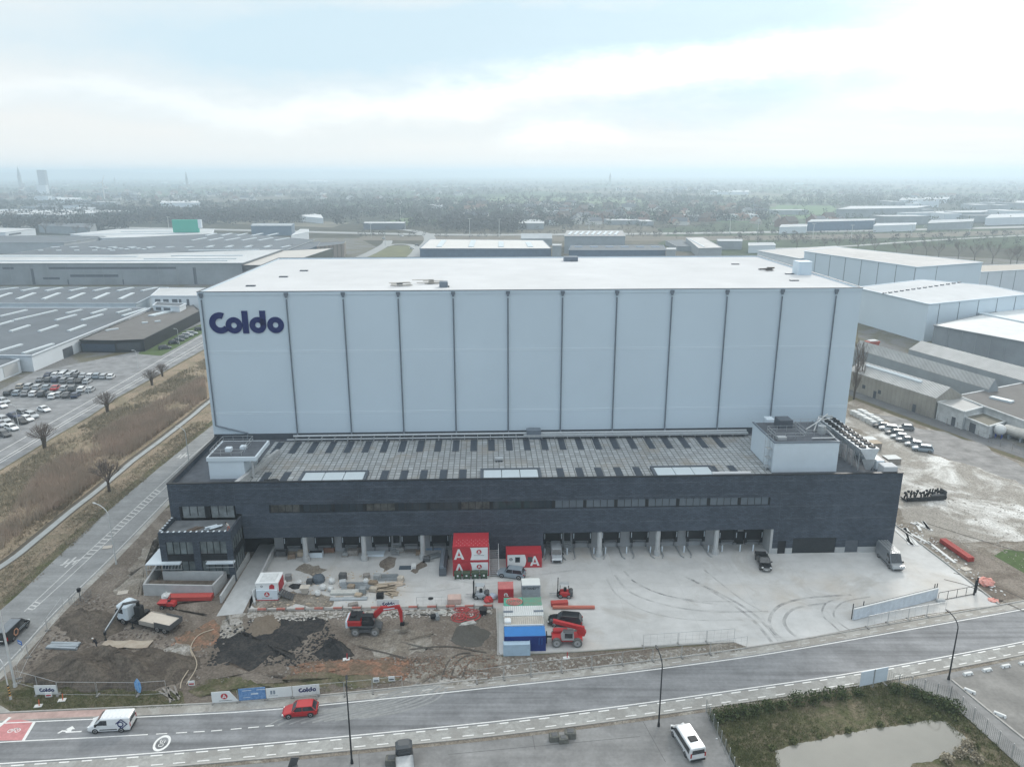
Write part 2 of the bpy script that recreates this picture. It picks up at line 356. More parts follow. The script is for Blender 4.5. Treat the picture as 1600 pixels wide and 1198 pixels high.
Mred = mat('red_road_paint', (.50, .22, .22), .8, 0, .2, 1.5); Mkerb = mat('kerb_stone', (.36, .35, .33), .85, 0, .15, 2)
Myard = yard_mat(); Mdirt = patchy('site_dirt', (.16, .135, .112), (.235, .205, .175), .12, .48, .6, bump=.4)
Mdark = patchy('dark_soil', (.092, .077, .064), (.13, .11, .09), .3, bump=.6); Mblack = patchy('black_soil', (.034, .034, .035), (.058, .055, .052), .5, bump=.5)
Mredsoil = patchy('red_sand', (.27, .155, .105), (.17, .125, .09), .5, bump=.4); Mrubble = patchy('rubble', (.36, .345, .32), (.22, .2, .17), .8, bump=.6)
Mgrass = patchy('rough_grass', (.095, .098, .052), (.165, .14, .10), .35, .42, .6, bump=.5); Mlawn = mat('green_grass', (.06, .095, .03), .95, 0, .3, 1.2)
Mdry = patchy('dry_grass', (.26, .21, .155), (.19, .165, .115), .16, .46, .6, bump=.5)
Mlot = patchy('gravel_lot_surface', (.30, .28, .25), (.66, .655, .63), .055, .47, .58, fine=.5); Mtrack = patchy('rutted_mud', (.20, .175, .145), (.32, .30, .265), .2, .47, .62)
Mwet = mat('ditch_water', (.25, .27, .27), .12, 0, .15, .6, spec=.6); Mwater = mat('pond_water_surface', (.20, .195, .17), .06, 0, .1, .15, spec=.9)
Mconc = mat('cast_concrete', (.40, .41, .41), .85, 0, .1, .8, big=.1); Mmetal = mat('galvanised_steel', (.50, .52, .53), .45, .6, .12, 4)
# ================================================================ the ground and the roads
bm_ = MB(); nr = [0, 60, 150, 400, 1000, 3000, 9000, 25000]; v = [(0, 0, 0)]; f = []
for r_ in nr[1:]: v += [(r_ * math.cos(2 * PI * i / 48), r_ * math.sin(2 * PI * i / 48), 0) for i in range(48)]
f = [(0, 1 + i, 1 + (i + 1) % 48) for i in range(48)]
for k in range(len(nr) - 2): f += [(1 + k * 48 + i, 1 + (k + 1) * 48 + i, 1 + (k + 1) * 48 + (i + 1) % 48, 1 + k * 48 + (i + 1) % 48) for i in range(48)]
tag(bm_.add(v, f).build('ground', Mground), kind='structure')
hb = MB().box(-25500, 25500, -25500, 25500, -1, 92); ho = hb.build('haze', bpy.data.materials.new('haze')); tag(ho, kind='stuff')
hm = ho.data.materials[0]; hm.use_nodes = True; nt = hm.node_tree; nt.nodes.clear()
pv = nt.nodes.new('ShaderNodeVolumePrincipled'); oo = nt.nodes.new('ShaderNodeOutputMaterial'); nt.links.new(pv.outputs[0], oo.inputs['Volume'])
pv.inputs['Density'].default_value = .00034; pv.inputs['Color'].default_value = (.74, .89, 1, 1); pv.inputs['Anisotropy'].default_value = .35
def hill(x0, x1, h, far):
    pts = [(P(x, 300).xy.normalized() * far) for x in np.linspace(x0, x1, 40)]; mb = MB(); s = []
    for i, p in enumerate(pts):
        t = i / 39; hh = h * math.sin(PI * t) ** .7 * (1 + .25 * math.sin(9 * t) + .15 * math.sin(23 * t)); n = p.normalized()
        s.append([(p.x, p.y, 0), (p.x + n.x * 900, p.y + n.y * 900, hh), (p.x + n.x * 2500, p.y + n.y * 2500, 0)])
    return tag(mb.loft(s, closed=False, caps=False).build('hill', mat('hill_ground', (.09, .10, .07), .95, 0, .3, .01), smooth=True), kind='structure')
hill(-150, 700, 88, 9500); hill(500, 1200, 74, 11000); hill(1000, 1750, 76, 12000)
sheet('paved_ground', W([(-400, 900), (-400, 372), (560, 372), (640, 412), (500, 470), (330, 505), (54, 590)]), .003, patchy('estate_ground', (.15, .15, .148), (.12, .115, .085), .06))
sheet('paved_ground', W([(1190, 388), (1560, 404), (1800, 430), (1800, 790), (1345, 606), (1338, 470)]), .003, MC['estate_ground'])
# main road
NL = smooth([P(-500, 1160), P(-120, 1136), P(54, 1127), P(212, 1120), P(400, 1110), P(590, 1092.5), P(780, 1072.5), P(960, 1053), P(1140, 1030), P(1256, 1012), P(1428, 982), P(1600, 951.5), P(1800, 915), P(2200, 850)])
SL = smooth([P(-500, 1218), P(-120, 1201), P(0, 1192.5), P(200, 1179), P(400, 1162.5), P(590, 1145), P(780, 1126), P(960, 1104), P(1140, 1079), P(1350, 1048), P(1600, 1002), P(1800, 962), P(2200, 890)])
def band(name, a, b, z, mt, **k):
    n = len(a); mb = MB().add([(p.x, p.y, z) for p in a] + [(p.x, p.y, z) for p in b], [(n + i, n + i + 1, i + 1, i) for i in range(n - 1)]); return tag(mb.build(name, mt), kind='structure', **k)
def resample_n(p, n):
    p = [Vector(q[:2]) for q in p]; d = [0]
    for a, b in zip(p[:-1], p[1:]): d.append(d[-1] + (b - a).length)
    t = np.linspace(0, d[-1], n); X = np.interp(t, d, [q.x for q in p]); Y = np.interp(t, d, [q.y for q in p]); return [Vector((x, y)) for x, y in zip(X, Y)]
def bandz(name, a, b, z, mt):
    a = resample_n(a, 60); b = resample_n(b, 60); return band(name, a, b, z, mt)
bandz('road', offs(NL, .3), offs(SL, -.3), .012, Mroad)
band('road_shoulder', offs(NL, 1.75), offs(NL, .3), .016, Mshoulder)
band('cycle_path', offs(SL, -.3), offs(SL, -2.2), .016, Mpath)
ribbon('kerb', offs(NL, 1.85), .18, .0, Mkerb, z1=.12); ribbon('kerb', offs(SL, -2.35), .2, 0, Mkerb, z1=.12)
band('verge', offs(SL, -2.45), offs(SL, -3.0), .016, Mtrack)
dn_ = dashes(offs(NL, .9)[30:], .12, .0225, 1.2, 1.6); tag(dn_.build('road_marking', mat('worn_road_paint', (.50, .50, .49), .8, 0, .25, 2)), kind='structure')
mk = ribbon_mb(NL, .16, .022); ribbon_mb(SL, .16, .022, mk)
dashes(offs(SL, -.42), .17, .022, 1.25, 1.25, mk); dashes(offs(SL, -1.85), .14, .022, 1.25, 1.25, mk, .6)
CL = smooth([P(-30, 1161), P(37, 1157), P(140, 1152), P(231, 1147)], 4); ribbon_mb(CL, .15, .022, mk)
dashes([P(244, 1146.3), P(330, 1141.5), P(428, 1133)], .14, .022, 1.25, .85, mk)
ribbon_mb([P(54, 1127).xy, P(36, 1157).xy], .35, .024, mk); ribbon_mb([P(16, 1120).xy, P(-8, 1140).xy], .4, .024, mk)
tag(mk.build('road_marking', Mwhite), kind='structure')
sheet('road_marking', W([(-40, 1157), (36.5, 1156), (53, 1127), (17, 1121)]), .018, Mred)
band('cycle_path', offs(NL, 1.7)[6:17], offs(NL, .5)[6:17], .019, mat('faded_red_path', (.42, .30, .27), .85, 0, .2, 1.0))
# turn arrow, small bicycle and the 50 roundel, as painted shapes
def flat(name, polys, o, ux, uy, z, mt):
    mb = MB()
    for p in polys:
        v = [o + ux * a + uy * b for a, b in p]; v = [(q.x, q.y, z) for q in v]; tr = tessellate_polygon([[Vector((q[0], q[1], 0)) for q in v]])
        mb.add(v, [t if _ccw(v, t) else t[::-1] for t in tr])
    return tag(mb.build(name, mt), kind='structure')
def ring(cx, cy, r0, r1, a0=0, a1=360, n=28):
    o = [(cx + r1 * math.cos(R(a0 + (a1 - a0) * i / n)), cy + r1 * math.sin(R(a0 + (a1 - a0) * i / n))) for i in range(n + 1)]
    q = [(cx + r0 * math.cos(R(a0 + (a1 - a0) * i / n)), cy + r0 * math.sin(R(a0 + (a1 - a0) * i / n))) for i in range(n + 1)]
    return [[o[i], o[i + 1], q[i + 1], q[i]] for i in range(n)]
def bars(*pp, w=.2):
    out = []
    for (x0, y0, x1, y1) in pp:
        d = Vector((x1 - x0, y1 - y0)); l = d.length; d /= l; n = Vector((-d.y, d.x)) * w / 2; d *= w / 2
        a = Vector((x0, y0)) - d; b = Vector((x1, y1)) + d; out.append([tuple(a + n), tuple(a - n), tuple(b - n), tuple(b + n)])
    return out
rd = (P(330, 1140).xy - P(200, 1147).xy).normalized(); rn = Vector((-rd.y, rd.x))
five = [(-.45, .5, .4, .5), (-.45, .5, -.45, .05), (-.45, .05, .3, .05), (.3, .05, .4, -.3), (.4, -.3, .25, -.5), (.25, -.5, -.45, -.5)]
zero = [(-.35, -.5, .35, -.5), (.35, -.5, .35, .5), (.35, .5, -.35, .5), (-.35, .5, -.35, -.5)]
def glyph(seg, ox): return [(a + ox, b, c + ox, d) for a, b, c, d in seg]
flat('road_marking', ring(0, 0, 1.02, 1.4) , P(253, 1160.5).xy, rd * .66, rn * .92, .022, Mwhite)
flat('road_marking', bars(*[(b, a, d, c) for a, b, c, d in glyph(five, .55) + glyph(zero, -.55)], w=.17), P(253, 1160.5).xy, -rd * .5, rn * .56, .024, Mwhite)
flat('road_marking', [[(0, -.3), (2.2, -.3), (2.2, -.05), (.5, -.05), (.5, .4), (.9, .4), (.15, 1.1), (-.6, .4), (-.25, .4), (-.25, -.3)], [(-.25, .2), (-1.0, .3), (-1.5, -.3), (-1.2, -.35), (-.8, 0), (-.25, -.1)]], P(106, 1142).xy, rd * .75, rn * .8, .022, Mwhite)
flat('road_marking', ring(-.55, 0, .3, .42, n=14) + ring(.55, 0, .3, .42, n=14) + bars((-.55, 0, -.2, .5), (-.2, .5, .4, .5), (.4, .5, .55, 0), (-.2, .5, .1, 0), (.1, 0, .4, .5), (-.55, 0, .1, 0), w=.1), P(22, 1141).xy, rd * .75, rn * .8, .022, Mwhite)
# pale mud smears across the carriageway where lorries turn out of the site
for k in range(9):
    pts = smooth([P(700 - 6 * k, 1072 - k * .5), P(682 - 16 * k, 1092 + k), P(630 - 22 * k, 1110 + k), P(560 - 18 * k, 1122 + k * 1.5)], 5)
    ribbon('mud_mark', pts, random.uniform(.2, .5), .0195 + .0002 * k, mat('pale_mud', (.26, .265, .26), .9, 0, .2, 2))
# left road and its verges
LE = [P(-200, 1080), P(-60, 1000), P(12.5, 950), P(92, 875), P(173, 800), P(255, 730), P(333, 667), P(380, 630), P(520, 520)]
RE = [P(-110, 1135), P(0, 1047.5), P(90, 953), P(175, 870), P(262, 780), P(300, 740), P(350, 688), P(420, 620), P(560, 510)]
LE = smooth(LE); RE = smooth(RE)
bandz('road', offs(LE, .8), offs(RE, -.25), .010, Mroad2)
band('road_shoulder', offs(RE, -.25), offs(RE, -1.3), .010, Mshoulder); band('verge', offs(LE, 2.6), offs(LE, .8), .008, Mgrass)
mk = ribbon_mb(offs(RE, .15), .16, .02); c1 = [P(38, 955), P(97, 900), P(250, 758), P(300, 712), P(352, 668), P(400, 630)]; c2 = [P(52, 952), P(109.5, 900), P(255, 764), P(303, 716), P(354, 672), P(402, 634)]
ribbon_mb([p.xy for p in c1], .15, .02, mk); ribbon_mb([p.xy for p in c2], .15, .02, mk)
a = resample_n([P(128, 871), P(245, 763)], 44); b = resample_n([P(137, 874), P(250, 768)], 44)
for i in range(0, 43, 2): ribbon_mb([a[i], b[i + 1]], .3, .021, mk)
a = resample_n([P(40, 953), P(54, 940)], 6); b = resample_n([P(52, 952), P(66, 940)], 6)
for i in (0, 2, 4): ribbon_mb([b[i], a[i + 1]], .3, .021, mk)
for (x, y) in ((110, 878), (286, 712)):
    p = P(x, y).xy; d = (P(250, 758).xy - P(97, 900).xy).normalized(); n = Vector((-d.y, d.x))
    for t, l in ((0, 3.5), (1.2, 2.2), (-1.1, 1.6)): ribbon_mb([p + n * t * .7 - d * l / 2, p + n * t * .7 + d * l / 2], .3, .02, mk)
    ribbon_mb([p - n * 1.3 + d, p + n * 1.2 - d], .3, .0215, mk)
tag(mk.build('road_marking', mat('worn_road_paint', (.50, .50, .49), .8, 0, .25, 2)), kind='structure')
# further road with the car park behind it
sheet('car_park', W([(-260, 900), (0, 734), (85, 682), (140, 650), (185, 620), (320, 545), (420, 490), (400, 478), (300, 505), (218, 548), (130, 566), (54, 581), (-60, 640), (-300, 760)]), .006, asphalt('car_park_asphalt', (.20, .205, .21), .15, .3))
mk = MB()
for q in ([(-200, 815), (0, 705), (100, 649), (200, 592), (310, 527.5), (400, 478)], [(-180, 825), (0, 723), (105, 660), (205, 602), (315, 540), (410, 487)], [(-180, 821), (0, 719), (104, 657), (204, 599), (314, 536), (408, 484)]): ribbon_mb([p.xy for p in W(q)], .16, .015, mk)
tag(mk.build('road_marking', Mwhite), kind='structure')
sheet('lawn', W([(216, 553), (252, 556), (318, 520), (318, 505), (224, 541)]), .012, Mlawn)
# rough strip with reeds and ditch
sheet('verge', W([(-260, 905), (0, 736), (85, 684), (140, 652), (186, 622), (320, 547), (430, 480), (560, 505), (380, 628), (333, 665), (173, 797), (12, 948), (-70, 1003), (-260, 1100)]), .004, Mdry)
DT = [P(-150, 970), P(0, 884), P(60, 838), P(110, 797), P(150, 766), P(190, 733), P(208, 718), P(250, 687), P(298, 650), P(330, 624), P(420, 560)]; DT = smooth(DT)
ribbon('ditch', DT, 2.6, .010, mat('ditch_bank', (.09, .078, .06), .95, 0, .2, 1)); ribbon('ditch', offs(DT, -.25), 1.25, .016, Mwet)
# the building plot: bare earth
sheet('site_ground', W([(-30, 1078), (95, 960), (175, 882), (250, 800), (268, 790), (330, 720), (420, 760), (440, 900), (395, 958), (775, 949), (779, 1026), (1000, 1014), (1147, 1006), (1190, 1014), (1140, 1022), (960, 1045), (780, 1064), (590, 1084), (400, 1099), (290, 1106), (120, 1112), (30, 1112)]), .006, Mdirt)
sheet('verge', W([(-10, 1090), (25, 1112.5), (120, 1112), (210, 1110), (290, 1104), (285, 1080), (215, 1078), (55, 1068), (10, 1060), (-30, 1078)]), .010, Mgrass)
sheet('pavement', W([(-80, 1150), (-30, 1095), (0, 1101), (26, 1117), (14, 1122), (-10, 1140)]), .014, Mshoulder)
B = lambda x, y: frB(x, y)
YARD = [P(388, 957), P(775, 950), P(778, 1023), P(900, 1018), P(1000, 1011), P(1147, 1003), P(1172, 1012), P(1319, 985), P(1444, 960), P(1561, 944.5), P(1522, 914), P(1460, 866), P(1400, 821), P(1396, 805), frB(71, 131), frB(49.2, 131), frB(49.2, 121), frB(-41, 121), P(433, 848)]
sheet('yard', YARD, .03, Myard)
ribbon('kerb', [P(1561, 944.5), P(1522, 914), P(1460, 866), P(1400, 821), P(1394, 800)], .25, 0, Mkerb, z1=.22)
ribbon('kerb', [P(778, 1023), P(900, 1018), P(1000, 1011), P(1147, 1003)], .2, 0, Mkerb, z1=.12); ribbon('kerb', [P(778, 951), P(778, 1023)], .25, 0, Mkerb, z1=.1)
def tmark(px, w, al):
    mt = mat('tyre_mark_%d' % int(al * 100), (.20, .20, .20), .9); b = use(mt); tc = N.new('ShaderNodeTexCoord'); n = nn('ShaderNodeTexNoise', Scale=.7, Detail=6.); L.new(tc.outputs['Object'], n.inputs['Vector'])
    L.new(ramp(n.outputs['Fac'], (.35, 0), (.7, al)), b.inputs['Alpha']); tmark.z += .0003
    return ribbon('tyre_mark', smooth([P(*q) for q in px], 8), w, tmark.z, mt)
tmark.z = .034
for px, w, al in (([(1228, 1002), (1207, 985), (1203, 965), (1220, 945), (1262, 934), (1330, 929)], .5, .42), ([(1250, 999), (1230, 982), (1226, 966), (1243, 950), (1290, 942)], .5, .42),
    ([(1217, 1001), (1192, 972), (1165, 950), (1130, 930), (1080, 905)], .5, .35), ([(1206, 1003), (1180, 972), (1150, 948), (1115, 925), (1070, 900)], .5, .35), ([(1322, 995), (1300, 975), (1285, 960), (1290, 943), (1312, 934)], .3, .45),
    ([(1330, 986), (1308, 970), (1303, 955), (1320, 940), (1360, 932)], .3, .45), ([(960, 898), (985, 925), (1040, 945), (1110, 955), (1200, 955)], .4, .35), ([(975, 892), (1000, 915), (1060, 935), (1120, 944)], .4, .35),
    ([(948, 905), (965, 930), (1010, 955), (1080, 968), (1160, 968)], .3, .25), ([(1100, 890), (1150, 930), (1190, 955)], .3, .3), ([(985, 905), (1030, 927), (1090, 938), (1150, 940)], .3, .3), ([(700, 905), (760, 912), (830, 900), (900, 890)], .5, .2), ([(560, 915), (650, 925), (720, 918)], .4, .2)):
    tmark(px, w, al)
mound('damp_patch', [p.xy for p in W([(592, 882), (608, 870), (618, 872), (612, 885), (600, 893)])], .004, Mdirt, z=.036, amp=.3)
mound('damp_patch', [p.xy for p in W([(645, 892), (660, 878), (668, 884), (655, 895), (648, 897)])], .004, Mdirt, z=.036, amp=.3)
mound('damp_patch', [p.xy for p in W([(398, 955), (402, 935), (440, 925), (500, 925), (512, 940), (508, 952)])], .004, Mtrack, z=.034, amp=.5)
mound('damp_patch', [p.xy for p in W([(463, 890), (476, 880), (500, 882), (508, 890), (490, 900)])], .004, Mtrack, z=.036, amp=.5)
# right-hand plot
sheet('gravel_lot', W([(1300, 640), (1335, 624), (1400, 650), (1600, 722), (1800, 800), (1800, 960), (1600, 925), (1570, 945), (1522, 914), (1400, 821), (1390, 780)]), .005, Mtrack)
sheet('gravel_lot', [p for p in jag([q.xy for q in W([(1330, 655), (1380, 672), (1440, 706), (1600, 745), (1800, 830), (1800, 900), (1600, 842), (1500, 846), (1440, 812), (1405, 790), (1395, 745)])], 1.2, 2)], .012, Mlot)
sheet('asphalt_patch', jag([p.xy for p in W([(1345, 640), (1400, 650), (1600, 722), (1800, 795), (1700, 790), (1540, 735), (1440, 705), (1400, 670)])], 1., 1.5), .018, asphalt('worn_asphalt', (.21, .205, .20), .2, .35))
sheet('access_road', W([(1330, 601), (1345, 607), (1460, 650), (1538, 678), (1800, 770), (1800, 790), (1600, 716), (1530, 692), (1450, 663), (1326, 617)]), .020, asphalt('lane_asphalt', (.12, .125, .13), .1, .2))
sheet('lawn', W([(1553, 868), (1570, 858), (1700, 870), (1750, 930), (1600, 895)]), .016, Mlawn)
sheet('mud', jag([p.xy for p in W([(1452, 838), (1500, 842), (1560, 875), (1640, 915), (1562, 946), (1524, 912)])], .6, 1.), .0145, Mdirt)
band('verge', offs(NL, 3.6)[44:], offs(NL, 1.95)[44:], .011, Mtrack)
# south side
sheet('forecourt', W([(-400, 1240), (0, 1214), (380, 1182), (740, 1146), (1100, 1101), (1112, 1125), (1190, 1270), (1250, 1500), (-400, 1700)]), .006, Mdrive)
sheet('access_road', W([(1381, 1055), (1600, 1012), (1800, 975), (2100, 1150), (1900, 1500), (1640, 1500), (1600, 1205), (1480, 1094)]), .006, Mdrive)
sheet('car_park', W([(1487, 1060), (1600, 1026), (1800, 985), (2100, 1150), (1900, 1400), (1640, 1190), (1600, 1153)]), .014, asphalt('gravelly_asphalt', (.19, .185, .175), .1, .3))
ribbon('kerb', [P(1487, 1062), P(1540, 1106), P(1600, 1154), P(1680, 1220)], .25, 0, Mkerb, z1=.12)
sheet('pond_bank', W([(1103, 1108), (1381, 1060), (1482, 1094), (1600, 1203), (1660, 1300), (1200, 1300)]), .006, Mgrass)
POND = W([(1210, 1172), (1256, 1161), (1350, 1141), (1453, 1126), (1478, 1128), (1508, 1152), (1518, 1172), (1472, 1182), (1428, 1194), (1400, 1250), (1230, 1250)])
sheet('pond_water', jag([p.xy for p in POND], .15, .5), .03, Mwater)
mk = MB()
for a, b in (((0, 1232), (600, 1160)), ((300, 1189), (305, 1260)), ((560, 1165), (565, 1260)), ((830, 1137), (836, 1170)), ((700, 1178), (1000, 1150)), ((1000, 1118), (1040, 1190)), ((620, 1158), (1000, 1114))):
    ribbon_mb(resample([P(*a), P(*b)], 3), .07, .0115, mk)
tag(mk.build('slab_joint', mat('joint_filler', (.11, .11, .11), .9)), kind='structure')
# ================================================================ the two big buildings
class Th:
    """a building: an Empty at its base, parts given in building-frame coordinates"""
    def __init__(s, name, x, y, label, cat, group=None, rz=YAW, fr=True):
        s.o = frB(x, y) if fr else Vector((x, y, 0)); s.x, s.y = x, y; s.root = empty(name, s.o, rz, label, cat, group)
    def part(s, name, mb, mt, par=None, smooth=False):
        mb.v = [(v[0] - s.x, v[1] - s.y, v[2]) for v in mb.v]; return mb.build(name, mt, par or s.root, smooth=smooth)
Mclad = mat('white_cladding', (.565, .655, .72), .6, 0, .03, .06, big=.05, spec=.2); Mroofw = mat('white_membrane', (.54, .55, .557), 1., 0, .05, .15, big=.07, spec=.04)
Mcop = mat('dark_coping', (.10, .115, .135), .5, .3, .1); Mpipe = mat('grey_downpipe', (.17, .20, .235), .5, .3, .08); Mnavy = mat('navy_lettering', (.005, .014, .105), .5, 0, .05)
Mslab = mat('roofing_felt', (.085, .095, .11), .85, 0, .25, .6, big=.2); Mglass = mat('dark_glass', (.03, .04, .05), .08, 0, .3, .3, spec=.8)
Mblk = mat('black_metal', (.018, .02, .023), .5, .2, .1); Mwhite2 = mat('white_panel', (.60, .67, .72), .55, 0, .04, .3, big=.05)
def brick_facade():
    m = mat('anthracite_brickwork', (.056, .070, .092), .85, 0, .2, .5, big=.15); b = use(m); col = b.inputs['Base Color'].links[0].from_socket
    tc = N.new('ShaderNodeTexCoord'); sp = N.new('ShaderNodeSeparateXYZ'); L.new(tc.outputs['Object'], sp.inputs[0]); cb = N.new('ShaderNodeCombineXYZ')
    L.new(mth('ADD', sp.outputs[0], sp.outputs[1]), cb.inputs[0]); L.new(sp.outputs[2], cb.inputs[1])
    bk = N.new('ShaderNodeTexBrick'); bk.inputs['Scale'].default_value = 1; bk.inputs['Brick Width'].default_value = .6; bk.inputs['Row Height'].default_value = .25; bk.inputs['Mortar Size'].default_value = .025
    bk.inputs['Color1'].default_value = (.8, .8, .8, 1); bk.inputs['Color2'].default_value = (1.15, 1.15, 1.15, 1); bk.inputs['Mortar'].default_value = (.6, .6, .6, 1); L.new(cb.outputs[0], bk.inputs['Vector'])
    c = mixc(1., col, bk.outputs['Color'], 'MULTIPLY')
    zz = mth('FRACT', mth('MULTIPLY', mth('ADD', sp.outputs[2], .42), 1 / 2.35)); n = nn('ShaderNodeTexNoise', Scale=.35, Detail=6., Roughness=.7); L.new(tc.outputs['Object'], n.inputs['Vector'])
    lime = mth('MULTIPLY', ramp(zz, (0, .8), (.035, .5), (.12, 0)), ramp(n.outputs['Fac'], (.42, 0), (.62, .55)))
    xx = mth('FRACT', mth('MULTIPLY', sp.outputs[0], 1 / 10.2)); n2 = nn('ShaderNodeTexNoise', Scale=.2, Detail=5.); L.new(tc.outputs['Object'], n2.inputs['Vector'])
    lime2 = mth('MULTIPLY', ramp(xx, (0, .5), (.012, 0)), ramp(n2.outputs['Fac'], (.45, 0), (.6, .5)))
    c = mixc(lime, c, (.17, .19, .21)); c = mixc(lime2, c, (.15, .17, .19)); L.new(c, b.inputs['Base Color']); return m
Mbrick = brick_facade()
def pavers():
    m = mat('roof_pavers', (.37, .39, .40), .9, 0, .12, .5, c2=(.27, .28, .28), big=.12); b = use(m); col = b.inputs['Base Color'].links[0].from_socket
    tc = N.new('ShaderNodeTexCoord'); bk = N.new('ShaderNodeTexBrick'); bk.offset = 0; bk.inputs['Scale'].default_value = 1; bk.inputs['Brick Width'].default_value = 1.0; bk.inputs['Row Height'].default_value = 1.15
    bk.inputs['Mortar Size'].default_value = .10; bk.inputs['Bias'].default_value = -.1; bk.inputs['Mortar Smooth'].default_value = .2; bk.inputs['Color1'].default_value = (1.08, 1.09, 1.1, 1); bk.inputs['Color2'].default_value = (.80, .80, .79, 1); bk.inputs['Mortar'].default_value = (.45, .45, .45, 1)
    L.new(tc.outputs['Object'], bk.inputs['Vector']); n = nn('ShaderNodeTexNoise', Scale=.16, Detail=5., Roughness=.6); L.new(tc.outputs['Object'], n.inputs['Vector'])
    c = mixc(1., col, bk.outputs['Color'], 'MULTIPLY'); c = mixc(ramp(n.outputs['Fac'], (.52, 0), (.68, .7)), c, (.24, .215, .18)); L.new(c, b.inputs['Base Color']); return m
# ---- the high cold store
HX0, HX1, HY0, HY1, HZ = -53.1, 71.3, 138.19, 194.4, 42.75
h = Th('warehouse', 9, 150, 'tall white windowless cold store with a navy Coldo name on its wall', 'warehouse')
h.part('wall', MB().box(HX0, HX1, HY0, HY1, 15.1, HZ - .6), Mclad); h.part('plinth_wall', MB().box(HX0 + .03, HX1 - .03, HY0 + .03, HY1 - .03, 0, 15.1), Mcop)
h.part('roof', MB().box(HX0 + .3, HX1 - .3, HY0 + .3, HY1 - .3, HZ - .6, HZ - .25), Mroofw)
c = MB(); t = .32
c.box(HX0 - .08, HX1 + .08, HY0 - .08, HY0 + t, HZ - .6, HZ + .02).box(HX0 - .08, HX1 + .08, HY1 - t, HY1 + .08, HZ - .6, HZ + .02)
c.box(HX0 - .08, HX0 + t, HY0 + t, HY1 - t, HZ - .6, HZ + .02).box(HX1 - t, HX1 + .08, HY0 + t, HY1 - t, HZ - .6, HZ + .02)
h.part('parapet', c, Mclad); c = MB().box(HX0 - .12, HX1 + .12, HY0 - .14, HY0 + .12, HZ + .02, HZ + .12).box(HX0 - .12, HX1 + .12, HY1 - .2, HY1 + .14, HZ + .02, HZ + .12)
c.box(HX0 - .12, HX0 + .2, HY0 + .12, HY1 - .2, HZ + .02, HZ + .12).box(HX1 - .2, HX1 + .12, HY0 + .12, HY1 - .2, HZ + .02, HZ + .12); h.part('coping', c, Mcop)
for z in (31.55, 19.4):
    h.part('panel_joint', MB().box(HX0 - .02, HX1 + .02, HY0 - .035, HY0 + .01, z, z + .09).box(HX0 - .02, HX1 + .02, HY0 - .03, HY0 + .01, z - .28, z - .22), mat('joint_profile', (.70, .77, .82), .5, 0, .04))
for i, x in enumerate([-52.45, -36.95, -26.5, -16.34, -6.14, 4.07, 14.32, 24.57, 34.99, 45.47, 56.0, 66.35]):
    m = MB(); m.box(x - .36, x + .36, HY0 - .36, HY0 - .02, HZ - .6, HZ - .15); m.loft([[(x - .3, HY0 - .34, HZ - .6), (x + .3, HY0 - .34, HZ - .6), (x + .3, HY0 - .03, HZ - .6), (x - .3, HY0 - .03, HZ - .6)], [(x - .15, HY0 - .35, HZ - 1.1), (x + .15, HY0 - .35, HZ - 1.1), (x + .15, HY0 - .05, HZ - 1.1), (x - .15, HY0 - .05, HZ - 1.1)]])
    if i == 0: m.tube([(x, HY0 - .24, HZ - 1.4), (x, HY0 - .24, 16.9), (-46.5, HY0 - .24, 15.3), (-46.6, HY0 - .5, 14.3)], .13, 8)
    else: m.tube([(x, HY0 - .24, HZ - 1.4), (x, HY0 - .24, 15.3), (x + .1, HY0 - 1.0, 14.1)], .13, 8)
    h.part('downpipe', m, Mpipe)
def letters(th, x0, z0, s, y, mt):
    """Coldo: an open C, then o l d o, bold round letters"""
    def pg(polys, name):
        mb = MB()
        for q in polys:
            v = [(x0 + a * s, y, z0 + b * s) for a, b in q]; n = len(v); k = [(p[0], y + .12, p[2]) for p in v]
            mb.add(v + k, [tuple(range(n)), tuple(range(2 * n - 1, n - 1, -1))] + [(i, n + i, n + (i + 1) % n, (i + 1) % n) for i in range(n)])
        th.part(name, mb, mt)
    C = ring(66, 65, 28, 65, 64, 322, 34)
    pg(C, 'letter'); pg(ring(147, 50, 17, 50), 'letter'); pg([[(198, 0), (234, 0), (234, 138), (198, 138)]], 'letter')
    pg(ring(290, 50, 17, 50) + [[(305, 44), (340, 50), (340, 138), (305, 138)]], 'letter'); pg(ring(396, 50, 17, 50), 'letter')
letters(h, -51.55, 35.0, 13.75 / 446, HY0 - .16, Mnavy)
m = MB()
for x, y in ((-46, 150), (-43, 160), (-40, 170), (66, 152), (64, 160), (62, 168), (60, 176), (57, 182)): m.bbox(x - .8, x + .8, y - .35, y + .35, HZ - .25, HZ + .12)
for i, (x, y) in enumerate([(-46, 147), (-43, 160), (-41, 170), (63, 150), (66, 160), (63, 168), (60, 178), (22, 186), (-8, 144.5)]):
    h.part('roof_drain', MB().bbox(x - .9, x + .9, y - .4, y + .4, HZ - .25, HZ - .02, .05), Mcop)
h.part('roof_hatch', MB().bbox(-9.0, -7.4, 143.6, 145.2, HZ - .25, HZ + .9, .1), Mpipe); h.part('roof_hatch', MB().bbox(19.5, 23, 186, 188, HZ - .25, HZ + .9, .1), Mpipe)
h.part('stair_housing', MB().box(67.2, 70.2, 158.5, 161.5, HZ - .25, HZ + 2.6).box(67.8, 68.8, 158.4, 158.5, HZ - .2, HZ + 2), Mclad)
